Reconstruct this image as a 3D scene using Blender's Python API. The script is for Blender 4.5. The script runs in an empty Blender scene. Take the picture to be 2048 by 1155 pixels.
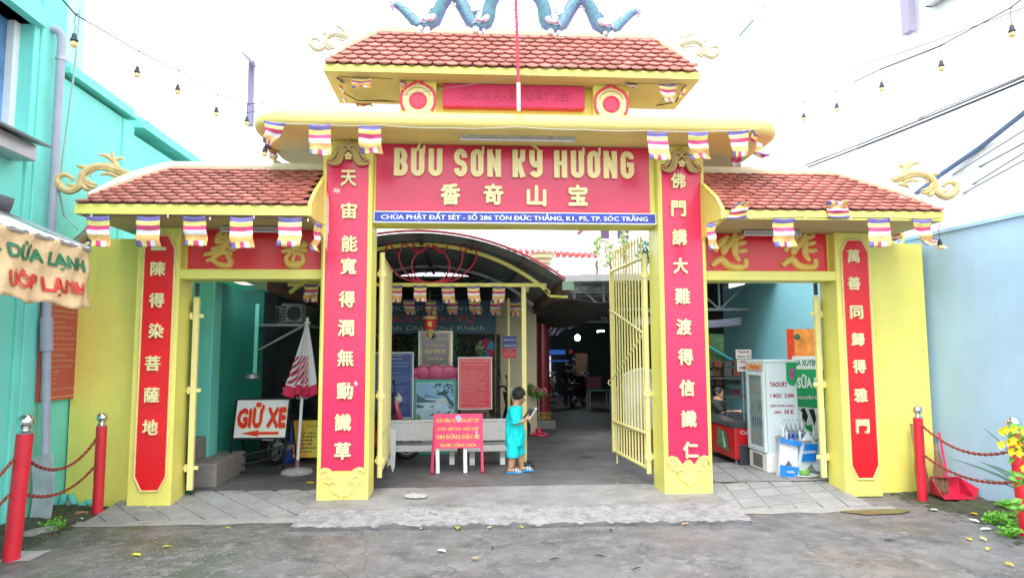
import bpy, math, random
from mathutils import Vector, Matrix, noise
PI = math.pi
R = math.radians
rnd = random.Random(11)
scene = bpy.context.scene
C = scene.collection

# ------------------------------------------------------------------ camera, sky, sun, exposure
cam_d = bpy.data.cameras.new('camera')
cam_d.lens = 24.082
cam_d.sensor_width = 36
cam_d.clip_start = 0.05
cam_d.clip_end = 800
cam = bpy.data.objects.new('camera', cam_d)
C.objects.link(cam)
_y, _p, _r = R(3.80), R(5.25), R(0.25)
_fw = Vector((math.sin(_y) * math.cos(_p), math.cos(_y) * math.cos(_p), math.sin(_p)))
_rt = Vector((math.cos(_y), -math.sin(_y), 0))
_up = _rt.cross(_fw)
_rt2 = _rt * math.cos(_r) - _up * math.sin(_r)
_up2 = _up * math.cos(_r) + _rt * math.sin(_r)
cam.matrix_world = Matrix((( _rt2.x, _up2.x, -_fw.x, 0), (_rt2.y, _up2.y, -_fw.y, 0), (_rt2.z, _up2.z, -_fw.z, 1.65), (0, 0, 0, 1)))
scene.camera = cam

SUN_EL, SUN_AZ = 58, 200          # degrees; azimuth clockwise from +Y
world = bpy.data.worlds.new('World')
scene.world = world
world.use_nodes = True
wn, wl = world.node_tree.nodes, world.node_tree.links
wn.clear()
w_out = wn.new('ShaderNodeOutputWorld')
w_bg = wn.new('ShaderNodeBackground')
w_sky = wn.new('ShaderNodeTexSky')
w_sky.sky_type = 'NISHITA'
w_sky.sun_disc = False
w_sky.sun_elevation = R(SUN_EL)
w_sky.sun_rotation = R(SUN_AZ)
w_sky.dust_density = 5
w_sky.air_density = 1.0
w_mix = wn.new('ShaderNodeMix')            # an overcast veil of cloud over the sky
w_mix.data_type = 'RGBA'
w_mix.inputs[0].default_value = 0.8
w_mix.inputs[7].default_value = (8.4, 8.7, 9.0, 1)
wl.new(w_sky.outputs[0], w_mix.inputs[6])
wl.new(w_mix.outputs[2], w_bg.inputs[0])
w_bg.inputs[1].default_value = 0.12
wl.new(w_bg.outputs[0], w_out.inputs[0])

sun_d = bpy.data.lights.new('sun', 'SUN')
sun_d.energy = 0.9
sun_d.angle = R(25)
sun_d.color = (1.0, 0.97, 0.92)
sun = bpy.data.objects.new('sun', sun_d)
C.objects.link(sun)
_el, _az = R(SUN_EL), R(SUN_AZ)
_to = Vector((math.sin(_az) * math.cos(_el), math.cos(_az) * math.cos(_el), math.sin(_el)))
sun.rotation_euler = _to.to_track_quat('Z', 'Y').to_euler()

scene.view_settings.view_transform = 'Standard'
scene.view_settings.look = 'None'
scene.view_settings.exposure = 1.65
scene.view_settings.gamma = 1
scene.view_settings.use_curve_mapping = False
scene.render.engine = 'CYCLES'
scene.cycles.use_denoising = True
scene.cycles.max_bounces = 6
scene.cycles.transparent_max_bounces = 12

# ------------------------------------------------------------------ materials
MATS = {}
def mat(name, col, rough=0.6, var=0.10, scale=5.0, bump=0.15, bscale=60.0, metal=0.0, coat=0.0,
        spot=None, emit=0.0, rand=0.0, stretch=None, spec=0.5, alpha=None, bdist=0.004, streak=None):
    """spot = (colour, amount 0..1, scale): blotches of dirt or worn paint"""
    if name in MATS: return MATS[name]
    m = bpy.data.materials.new(name)
    m.use_nodes = True
    nt = m.node_tree; N = nt.nodes; L = nt.links
    b = N['Principled BSDF']
    b.inputs['Roughness'].default_value = rough
    b.inputs['Metallic'].default_value = metal
    b.inputs['Coat Weight'].default_value = coat
    b.inputs['Coat Roughness'].default_value = 0.18
    b.inputs['Specular IOR Level'].default_value = spec
    geo = N.new('ShaderNodeNewGeometry')
    mp = N.new('ShaderNodeMapping')
    L.new(geo.outputs['Position'], mp.inputs[0])
    if stretch: mp.inputs['Scale'].default_value = stretch
    n1 = N.new('ShaderNodeTexNoise'); n1.inputs['Scale'].default_value = scale
    n1.inputs['Detail'].default_value = 6; n1.inputs['Roughness'].default_value = 0.65
    L.new(mp.outputs[0], n1.inputs['Vector'])
    mr = N.new('ShaderNodeMapRange')
    mr.inputs[1].default_value = 0.3; mr.inputs[2].default_value = 0.7
    mr.inputs[3].default_value = 1 - var; mr.inputs[4].default_value = 1 + var
    L.new(n1.outputs[0], mr.inputs[0])
    last = mr.outputs[0]
    if rand:
        oi = N.new('ShaderNodeObjectInfo')
        m2 = N.new('ShaderNodeMapRange'); m2.inputs[3].default_value = 1 - rand; m2.inputs[4].default_value = 1 + rand
        L.new(oi.outputs['Random'], m2.inputs[0])
        mm = N.new('ShaderNodeMath'); mm.operation = 'MULTIPLY'
        L.new(last, mm.inputs[0]); L.new(m2.outputs[0], mm.inputs[1]); last = mm.outputs[0]
    vm = N.new('ShaderNodeVectorMath'); vm.operation = 'SCALE'
    vm.inputs[0].default_value = col
    L.new(last, vm.inputs['Scale'])
    cout = vm.outputs[0]
    if spot:
        n2 = N.new('ShaderNodeTexNoise'); n2.inputs['Scale'].default_value = spot[2]
        n2.inputs['Detail'].default_value = 8; n2.inputs['Roughness'].default_value = 0.7
        L.new(mp.outputs[0], n2.inputs['Vector'])
        r2 = N.new('ShaderNodeMapRange')
        t = 0.72 - 0.30 * spot[1]
        r2.inputs[1].default_value = t; r2.inputs[2].default_value = t + 0.09
        L.new(n2.outputs[0], r2.inputs[0])
        mx = N.new('ShaderNodeMix'); mx.data_type = 'RGBA'
        L.new(r2.outputs[0], mx.inputs[0]); L.new(cout, mx.inputs[6])
        mx.inputs[7].default_value = (*spot[0], 1)
        cout = mx.outputs[2]
    if streak:      # rain streaks and grime running down: (colour, strength)
        mp2 = N.new('ShaderNodeMapping'); mp2.inputs['Scale'].default_value = (6, 6, 0.7)
        L.new(geo.outputs['Position'], mp2.inputs[0])
        n4 = N.new('ShaderNodeTexNoise'); n4.inputs['Scale'].default_value = 1.0; n4.inputs['Detail'].default_value = 7; n4.inputs['Roughness'].default_value = 0.7
        L.new(mp2.outputs[0], n4.inputs['Vector'])
        r4 = N.new('ShaderNodeMapRange'); r4.inputs[1].default_value = 0.52; r4.inputs[2].default_value = 0.78; r4.inputs[4].default_value = streak[1]
        L.new(n4.outputs[0], r4.inputs[0])
        mx4 = N.new('ShaderNodeMix'); mx4.data_type = 'RGBA'; mx4.inputs[7].default_value = (*streak[0], 1)
        L.new(r4.outputs[0], mx4.inputs[0]); L.new(cout, mx4.inputs[6]); cout = mx4.outputs[2]
    L.new(cout, b.inputs['Base Color'])
    if emit:
        b.inputs['Emission Strength'].default_value = emit
        b.inputs['Emission Color'].default_value = (*col, 1)
    if bump:
        n3 = N.new('ShaderNodeTexNoise'); n3.inputs['Scale'].default_value = bscale
        n3.inputs['Detail'].default_value = 5
        L.new(mp.outputs[0], n3.inputs['Vector'])
        bp = N.new('ShaderNodeBump'); bp.inputs['Strength'].default_value = min(1, bump * 2)
        bp.inputs['Distance'].default_value = bdist
        L.new(n3.outputs[0], bp.inputs['Height'])
        L.new(bp.outputs[0], b.inputs['Normal'])
    if alpha is not None:
        b.inputs['Alpha'].default_value = alpha
    MATS[name] = m
    return m

YEL = mat('yellow_paint', (0.83, 0.755, 0.17), 0.42, 0.07, 1.6, 0.14, 35, coat=0.12, spot=((0.66, 0.57, 0.17), 0.22, 2.4), streak=((0.50, 0.42, 0.14), 0.22))
YELG = mat('yellow_gate_paint', (0.82, 0.72, 0.30), 0.4, 0.06, 6, 0.08, 50, spot=((0.42, 0.2, 0.08), 0.06, 22))
CREAM = mat('cream_wall', (0.62, 0.56, 0.38), 0.7, 0.06, 2, 0.1, 30)
CRIM = mat('crimson_paint', (0.74, 0.008, 0.085), 0.38, 0.12, 2.2, 0.2, 22, coat=0.45, streak=((0.40, 0.01, 0.05), 0.5), spot=((0.8, 0.35, 0.45), 0.05, 5))
CRIM2 = mat('crimson_panel_paint', (0.66, 0.008, 0.075), 0.38, 0.14, 2.2, 0.2, 16, coat=0.5, bdist=0.006)
RED = mat('red_paint', (0.78, 0.006, 0.014), 0.35, 0.05, 3, 0.06, 30, coat=0.3)
GOLD = mat('gold_letter_paint', (0.86, 0.72, 0.34), 0.4, 0.10, 9, 0.15, 50, coat=0.1)
GOLDW = mat('pale_gold_paint', (0.86, 0.76, 0.40), 0.45, 0.08, 9, 0.1, 50)
GOLDD = mat('dark_gold_paint', (0.52, 0.38, 0.15), 0.38, 0.22, 14, 0.2, 50)
GOLDP = mat('old_gold_patch', (0.72, 0.56, 0.18), 0.5, 0.14, 10, 0.3, 45)
TILE = mat('clay_tile', (0.44, 0.155, 0.125), 0.5, 0.2, 11, 0.3, 60, rand=0.26, spot=((0.20, 0.09, 0.07), 0.30, 9))
RIDGE = mat('ridge_plaster', (0.84, 0.80, 0.58), 0.6, 0.08, 5, 0.2, 40)
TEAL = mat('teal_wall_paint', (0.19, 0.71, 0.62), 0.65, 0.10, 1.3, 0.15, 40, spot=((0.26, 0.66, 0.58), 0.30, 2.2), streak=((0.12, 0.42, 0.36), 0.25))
TEALL = mat('glare_teal_paint', (0.45, 0.80, 0.74), 0.65, 0.08, 1.3, 0.15, 40)  # the wall teal washed pale: glare put into the colour
TEALD = mat('shaded_teal_paint', (0.02, 0.30, 0.22), 0.65, 0.08, 2, 0.1, 40)  # the wall teal darkened: shade of the side face put into the colour
BLUEW = mat('sky_blue_wall_paint', (0.40, 0.58, 0.80), 0.7, 0.10, 0.9, 0.2, 40, spot=((0.30, 0.44, 0.62), 0.16, 3.5), streak=((0.26, 0.36, 0.50), 0.14))
BLUEL = mat('pale_wall_paint', (0.86, 0.88, 0.92), 0.7, 0.05, 1, 0.1, 40)
WHITE = mat('white_paint', (0.80, 0.80, 0.80), 0.5, 0.05, 4, 0.05, 40)
BENCH = mat('bench_terrazzo', (0.64, 0.64, 0.65), 0.55, 0.12, 30, 0.15, 80)
CHROME = mat('chrome', (0.72, 0.74, 0.76), 0.12, 0.03, 5, 0, metal=1)
STEEL = mat('galvanised_steel', (0.40, 0.42, 0.45), 0.45, 0.15, 8, 0.1, 40, metal=0.5)
SHEET = mat('corrugated_steel', (0.20, 0.22, 0.25), 0.5, 0.2, 3, 0.15, 30, metal=0.3)
BLACK = mat('black_plastic', (0.015, 0.015, 0.018), 0.4, 0.1, 8, 0.05, 60)
DARK = mat('dark_grey', (0.05, 0.05, 0.055), 0.6, 0.2, 4, 0.1, 40)
SOCKET = mat('bulb_socket_plastic', (0.01, 0.022, 0.05), 0.4, 0.1, 8, 0.02, 60)
BULB = mat('frosted_bulb', (0.85, 0.60, 0.24), 0.25, 0.05, 8, 0, coat=0.3)
RUST = mat('rusty_red_chain', (0.30, 0.05, 0.03), 0.65, 0.35, 40, 0.4, 80)
BRED = mat('bollard_red', (0.62, 0.012, 0.03), 0.4, 0.08, 8, 0.1, 60, coat=0.3, spot=((0.75, 0.7, 0.7), 0.06, 13))
PVC = mat('grey_pvc', (0.35, 0.37, 0.47), 0.5, 0.1, 6, 0.05, 50)
WOODB = mat('brown_wood', (0.18, 0.09, 0.045), 0.6, 0.2, 8, 0.15, 50)
SKIN = mat('skin', (0.50, 0.27, 0.17), 0.5, 0.05, 9, 0.04, 90)
HAIR = mat('black_hair', (0.012, 0.011, 0.012), 0.55, 0.3, 60, 0.9, 160, bdist=0.006)
CYAN = mat('cyan_cloth', (0.0, 0.62, 0.68), 0.8, 0.05, 8, 0.25, 14, bdist=0.02)
SANDAL = mat('blue_sandal', (0.02, 0.30, 0.62), 0.5, 0.05, 8, 0.05, 60)
PINK = mat('pink_sign_paint', (0.80, 0.06, 0.16), 0.5, 0.07, 5, 0.08, 40, spot=((0.7, 0.35, 0.45), 0.05, 9))
BANB = mat('blue_banner', (0.015, 0.05, 0.42), 0.35, 0.35, 3, 0.1, 12, coat=0.05, spot=((0.12, 0.2, 0.6), 0.2, 6), stretch=(1, 1, 3))
NAVY = mat('navy_board', (0.02, 0.055, 0.23), 0.35, 0.08, 4, 0.0, coat=0.3)
CRBO = mat('crimson_board', (0.62, 0.02, 0.06), 0.35, 0.1, 3, 0.0, coat=0.3)
CONC = mat('worn_concrete', (0.30, 0.29, 0.28), 0.8, 0.18, 5, 0.5, 30, spot=((0.14, 0.15, 0.12), 0.25, 4), bdist=0.01)
STEP = mat('step_concrete', (0.24, 0.22, 0.20), 0.85, 0.2, 7, 0.5, 30, bdist=0.01)
DIRT = mat('mossy_soil', (0.055, 0.06, 0.035), 0.95, 0.5, 9, 1.0, 25, bdist=0.03)
LEAFG = mat('green_leaf', (0.10, 0.30, 0.03), 0.5, 0.2, 20, 0.05, 50, rand=0.2)
LEAFD = mat('dark_green_leaf', (0.035, 0.12, 0.05), 0.5, 0.2, 20, 0.05, 50)
LEAFP = mat('pale_green_leaf', (0.35, 0.48, 0.20), 0.6, 0.2, 20, 0.05, 50)
YFLO = mat('yellow_petal', (0.85, 0.66, 0.02), 0.5, 0.12, 20, 0, rand=0.1)
STRAW = mat('straw_broom', (0.22, 0.13, 0.07), 0.85, 0.4, 60, 0.3, 80)
PAPER = mat('litter_paper', (0.75, 0.76, 0.78), 0.8, 0.1, 20, 0.2, 50)
CABLE = mat('cable_rubber', (0.012, 0.014, 0.025), 0.6, 0.1, 9, 0)
CABLEB = mat('blue_cable_sleeve', (0.10, 0.16, 0.30), 0.5, 0.15, 9, 0.1)
AWN = mat('tan_awning_cloth', (0.66, 0.47, 0.26), 0.75, 0.12, 5, 0.4, 9, bdist=0.03)
AWNT = mat('awning_top_cloth', (0.60, 0.57, 0.60), 0.7, 0.15, 6, 0.1, 30, stretch=(1, 6, 1))
TXG = mat('green_lettering', (0.02, 0.20, 0.10), 0.6, 0.1, 9, 0)
TXR = mat('red_lettering', (0.62, 0.04, 0.03), 0.6, 0.15, 9, 0)
TXBR = mat('bright_red_lettering', (0.70, 0.012, 0.012), 0.5, 0.05, 9, 0)
TXW = mat('white_lettering', (0.84, 0.84, 0.84), 0.5, 0.03, 9, 0)
TXY = mat('yellow_lettering', (0.85, 0.66, 0.12), 0.5, 0.05, 9, 0)
TXK = mat('black_lettering', (0.01, 0.01, 0.012), 0.5, 0.05, 9, 0)
TXM = mat('maroon_lettering', (0.35, 0.01, 0.04), 0.5, 0.05, 9, 0)
TXC = mat('cream_lettering', (0.75, 0.60, 0.38), 0.5, 0.05, 9, 0)
F_BLUE = mat('flag_blue', (0.17, 0.14, 0.40), 0.85, 0.14, 12, 0.2, 30, bdist=0.012, rand=0.16)
F_YEL = mat('flag_yellow', (0.82, 0.70, 0.22), 0.85, 0.14, 12, 0.2, 30, bdist=0.012, rand=0.16)
F_RED = mat('flag_red', (0.64, 0.07, 0.20), 0.85, 0.14, 12, 0.2, 30, bdist=0.012, rand=0.16)
F_WHI = mat('flag_white', (0.78, 0.78, 0.84), 0.85, 0.05, 12, 0.2, 30, bdist=0.012, rand=0.16)
F_ORA = mat('flag_orange', (0.80, 0.47, 0.17), 0.85, 0.14, 12, 0.2, 30, bdist=0.012, rand=0.16)
DRAG = mat('dragon_scale_paint', (0.17, 0.34, 0.44), 0.45, 0.3, 18, 0.2, 50)
DRAGB = mat('dragon_belly_paint', (0.17, 0.20, 0.42), 0.5, 0.1, 8, 0.1, 30)
DRAGF = mat('dragon_fin_paint', (0.62, 0.48, 0.62), 0.5, 0.15, 12, 0.1, 30)
FRIDGE = mat('fridge_white', (0.66, 0.76, 0.82), 0.35, 0.04, 3, 0, coat=0.3)
GLASS = mat('dim_glass', (0.25, 0.36, 0.36), 0.08, 0.1, 4, 0, coat=1.0, alpha=0.35)
GREEN = mat('leaf_green_paint', (0.02, 0.36, 0.12), 0.45, 0.06, 4, 0)
COLARED = mat('freezer_red', (0.70, 0.01, 0.015), 0.3, 0.05, 4, 0, coat=0.5)
AQUA = mat('bright_blue_print', (0.01, 0.22, 0.72), 0.4, 0.05, 5, 0)
ORAN = mat('orange_print', (0.80, 0.20, 0.02), 0.45, 0.2, 5, 0)
CLOUD = mat('white_plaster', (0.86, 0.86, 0.86), 0.6, 0.03, 8, 0.2, 30)

# ------------------------------------------------------------------ mesh helpers
class MB:
    def __init__(self): self.v = []; self.f = []; self.m = []
    def add(self, vs, fs, mi=0):
        o = len(self.v); self.v += [tuple(p) for p in vs]
        for f in fs: self.f.append(tuple(i + o for i in f)); self.m.append(mi)
    def box(self, x0, x1, y0, y1, z0, z1, mi=0):
        vs = [(x, y, z) for z in (z0, z1) for y in (y0, y1) for x in (x0, x1)]
        self.add(vs, [(0, 2, 3, 1), (4, 5, 7, 6), (0, 1, 5, 4), (2, 6, 7, 3), (0, 4, 6, 2), (1, 3, 7, 5)], mi)
    def obox(self, c, s, rot, mi=0):
        """box of size s round c turned by a Matrix / z angle"""
        M = rot if not isinstance(rot, (int, float)) else Matrix.Rotation(rot, 3, 'Z')
        vs = [Vector(c) + M @ Vector((x * s[0] / 2, y * s[1] / 2, z * s[2] / 2)) for z in (-1, 1) for y in (-1, 1) for x in (-1, 1)]
        self.add(vs, [(0, 2, 3, 1), (4, 5, 7, 6), (0, 1, 5, 4), (2, 6, 7, 3), (0, 4, 6, 2), (1, 3, 7, 5)], mi)
    def bar(self, a, b, w, h=None, mi=0):
        """square bar from a to b"""
        a, b = Vector(a), Vector(b); h = h or w
        d = b - a; L_ = d.length
        M = d.to_track_quat('Z', 'Y').to_matrix()
        self.obox((a + b) / 2, (w, h, L_), M, mi)
    def tube(self, path, r, n=8, mi=0, closed=False, flat=None):
        """tube along path; r number or list; flat=(axis, k) squashes the section along an axis"""
        P = [Vector(p) for p in path]; k = len(P)
        rs = r if isinstance(r, (list, tuple)) else [r] * k
        rings = []
        up = None
        for i, p in enumerate(P):
            if closed: t = P[(i + 1) % k] - P[i - 1]
            else: t = P[min(i + 1, k - 1)] - P[max(i - 1, 0)]
            if t.length < 1e-9: t = Vector((0, 0, 1))
            t.normalize()
            if up is None:
                up = Vector((0, 0, 1)) if abs(t.z) < 0.9 else Vector((0, 1, 0))
            u = up - t * up.dot(t)
            if u.length < 1e-4: u = t.orthogonal()
            u.normalize(); w = t.cross(u); up = u
            ring = []
            for j in range(n):
                a = 2 * PI * j / n
                q = (u * math.cos(a) + w * math.sin(a)) * rs[i]
                if flat:
                    ax, kk = flat; ax = Vector(ax); q = q - ax * q.dot(ax) * (1 - kk)
                ring.append(p + q)
            rings.append(ring)
        vs = [q for rg in rings for q in rg]
        fs = []
        for i in range(k if closed else k - 1):
            a0, b0 = i * n, ((i + 1) % k) * n
            for j in range(n):
                j2 = (j + 1) % n
                fs.append((a0 + j, a0 + j2, b0 + j2, b0 + j))
        if not closed:
            fs.append(tuple(range(n - 1, -1, -1))); fs.append(tuple((k - 1) * n + j for j in range(n)))
        self.add(vs, fs, mi)
    def lathe(self, c, prof, n=16, mi=0, axis='Z', sx=1, sy=1):
        """prof [(r, h)] round axis through c"""
        vs, fs = [], []
        for r, h in prof:
            for j in range(n):
                a = 2 * PI * j / n; x, y = r * math.cos(a) * sx, r * math.sin(a) * sy
                if axis == 'Z': q = (c[0] + x, c[1] + y, c[2] + h)
                elif axis == 'Y': q = (c[0] + x, c[1] + h, c[2] + y)
                else: q = (c[0] + h, c[1] + x, c[2] + y)
                vs.append(q)
        for i in range(len(prof) - 1):
            for j in range(n):
                j2 = (j + 1) % n
                fs.append((i * n + j, i * n + j2, (i + 1) * n + j2, (i + 1) * n + j))
        fs.append(tuple(range(n - 1, -1, -1))); fs.append(tuple((len(prof) - 1) * n + j for j in range(n)))
        self.add(vs, fs, mi)
    def ball(self, c, r, n=12, mi=0, sx=1, sy=1, sz=1):
        m = max(4, n // 2)
        self.lathe(c, [(max(1e-4, r * math.sin(PI * i / m)), -r * sz * math.cos(PI * i / m)) for i in range(m + 1)], n, mi, 'Z', sx, sy)
    def prism(self, poly, fn, w0, w1, mi=0, side=None):
        n = len(poly)
        vs = [fn(u, v, w0) for u, v in poly] + [fn(u, v, w1) for u, v in poly]
        self.add(vs, [tuple(range(n)), tuple(range(2 * n - 1, n - 1, -1))], mi)
        self.add(vs, [(i, i + n, (i + 1) % n + n, (i + 1) % n) for i in range(n)], mi if side is None else side)
    def quad(self, a, b, c, d, mi=0): self.add([a, b, c, d], [(0, 1, 2, 3)], mi)
    def grid(self, nu, nv, fn, mi=0):
        vs = [fn(i / nu, j / nv) for j in range(nv + 1) for i in range(nu + 1)]
        fs = [(j * (nu + 1) + i, j * (nu + 1) + i + 1, (j + 1) * (nu + 1) + i + 1, (j + 1) * (nu + 1) + i) for j in range(nv) for i in range(nu)]
        if callable(mi):
            o = len(self.v); self.v += [tuple(p) for p in vs]
            for q, f in enumerate(fs):
                self.f.append(tuple(i + o for i in f)); self.m.append(mi((q % nu + .5) / nu, (q // nu + .5) / nv))
        else: self.add(vs, fs, mi)
    def mesh(self, name, mats, smooth=False, off=(0, 0, 0)):
        me = bpy.data.meshes.new(name)
        o = Vector(off)
        me.from_pydata([(p[0] - o.x, p[1] - o.y, p[2] - o.z) for p in self.v], [], self.f)
        if not isinstance(mats, (list, tuple)): mats = [mats]
        for m in mats: me.materials.append(m)
        me.polygons.foreach_set('material_index', self.m)
        if smooth: me.polygons.foreach_set('use_smooth', [True] * len(self.f))
        me.validate(); me.update()
        return me
    def build(self, name, mats, parent=None, smooth=False, bevel=0, thick=0, sub=0, label=None):
        off = (0, 0, 0)
        q = parent
        while q is not None:
            off = (off[0] + q.location[0], off[1] + q.location[1], off[2] + q.location[2]); q = q.parent
        me = self.mesh(name, mats, smooth, off)
        if smooth:
            me.set_sharp_from_angle(angle=R(42))
        o = bpy.data.objects.new(name, me); C.objects.link(o)
        if parent is not None: o.parent = parent
        if thick:
            md = o.modifiers.new('thick', 'SOLIDIFY'); md.thickness = thick; md.offset = 0
        if bevel:
            md = o.modifiers.new('bevel', 'BEVEL'); md.width = bevel; md.segments = 2; md.limit_method = 'ANGLE'
        if sub:
            md = o.modifiers.new('sub', 'SUBSURF'); md.levels = sub; md.render_levels = sub
        if label: o['label'] = label
        return o

def thing(name, label, cat, loc=(0, 0, 0), group=None):
    o = bpy.data.objects.new(name, None); C.objects.link(o); o.location = loc
    o.empty_display_size = 0.1
    return tag(o, label, cat, group)
def tag(o, label, cat, group=None):
    o['label'] = label; o['category'] = cat
    if group: o['group'] = group
    return o
def struct(o): o['kind'] = 'structure'; return o
def stuff(o): o['kind'] = 'stuff'; return o
def copy_tree(o, loc=None, label=None, group=None, parent=None, rotz=None):
    c = o.copy(); C.objects.link(c); c.parent = parent
    if loc is not None: c.location = loc
    if rotz is not None: c.rotation_euler = (0, 0, rotz)
    if label: c['label'] = label
    if group: c['group'] = group
    for ch in list(o.children): copy_tree(ch, parent=c)
    return c

def smooth_path(pts, k=5):
    P = [Vector(p) for p in pts]; out = []
    for i in range(len(P) - 1):
        p0, p1, p2, p3 = P[max(i - 1, 0)], P[i], P[i + 1], P[min(i + 2, len(P) - 1)]
        for j in range(k):
            t = j / k
            out.append(0.5 * ((2 * p1) + (p2 - p0) * t + (2 * p0 - 5 * p1 + 4 * p2 - p3) * t * t + (3 * p1 - p0 - 3 * p2 + p3) * t ** 3))
    out.append(P[-1]); return out
def taper(n, r, a=0.35, b=0.35):
    return [r * (a + (1 - a) * min(1, 3 * i / n)) * (b + (1 - b) * min(1, 3 * (n - 1 - i) / n)) + 1e-4 for i in range(n)]

# text as mesh, fitted to a rectangle, standing on a plane
_tcache = {}
def text_geo(body, res=2):
    body = body.replace('\u0110', '\u00d0')      # the same capital with a stroke, from the cleaner glyph
    key = (body, res)
    if key in _tcache: return _tcache[key]
    c = bpy.data.curves.new('lettering', 'FONT'); c.body = body; c.resolution_u = res
    o = bpy.data.objects.new('lettering', c)
    C.objects.link(o)
    dg = bpy.context.evaluated_depsgraph_get(); dg.update()
    me = bpy.data.meshes.new_from_object(o.evaluated_get(dg))
    vs = [v.co.copy() for v in me.vertices]; fs = [tuple(p.vertices) for p in me.polygons]
    bpy.data.objects.remove(o); bpy.data.curves.remove(c); bpy.data.meshes.remove(me)
    x0 = min(v.x for v in vs); x1 = max(v.x for v in vs); y0 = min(v.y for v in vs); y1 = max(v.y for v in vs)
    g = ([((v.x - x0) / (x1 - x0), (v.y - y0) / (y1 - y0)) for v in vs], fs, x1 - x0, y1 - y0)
    _tcache[key] = g
    return g
def put_text(mb, body, O, U, V, w, h, depth=0.0, bold=0.0, mi=0, curve=None, res=2):
    """lettering fills the rectangle from O (lower left) along unit U (w) and V (h); raised by depth along U x V;
    bold letters are thickened by shifted copies that differ a hair in height"""
    vs, fs, We, He = text_geo(body, res)
    O, U, V = Vector(O), Vector(U).normalized(), Vector(V).normalized(); Nn = U.cross(V)
    dx, dy = bold * w / We, bold * h / He
    if len(body) > 12: dirs = ((-1, 0), (1, 0), (0, .6))
    elif depth > 0.01: dirs = ((-1, -.3), (1, .3), (-.3, 1), (.3, -1), (.7, .7), (-.7, -.7), (0, 0))
    else: dirs = ((0, 0), (-1, 0), (1, 0), (0, 1), (0, -1), (-.7, .7), (.7, -.7))
    if bold <= 0: dirs = ((0, 0),)
    for k, (a0, b0) in enumerate(dirs):
        d = depth + 0.00025 * k
        top = [O + U * (dx * (1 + a0) + a * (w - 2 * dx)) + V * (dy * (1 + b0) + b * (h - 2 * dy)) + Nn * d for a, b in vs]
        if curve: top = [curve(p) + Nn * 0.00025 * k for p in top]
        mb.add(top, fs, mi)
        if depth > 0.004:
            cnt = {(f[i], f[(i + 1) % len(f)]) for f in fs for i in range(len(f))}
            bot = [p - Nn * depth for p in top]; n = len(top)
            mb.add(top + bot, [(a, a + n, b + n, b) for (a, b) in cnt if (b, a) not in cnt], mi)
NX, NZ = (1, 0, 0), (0, 0, 1)      # lettering facing the street (-Y) runs along +X and +Z


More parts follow.
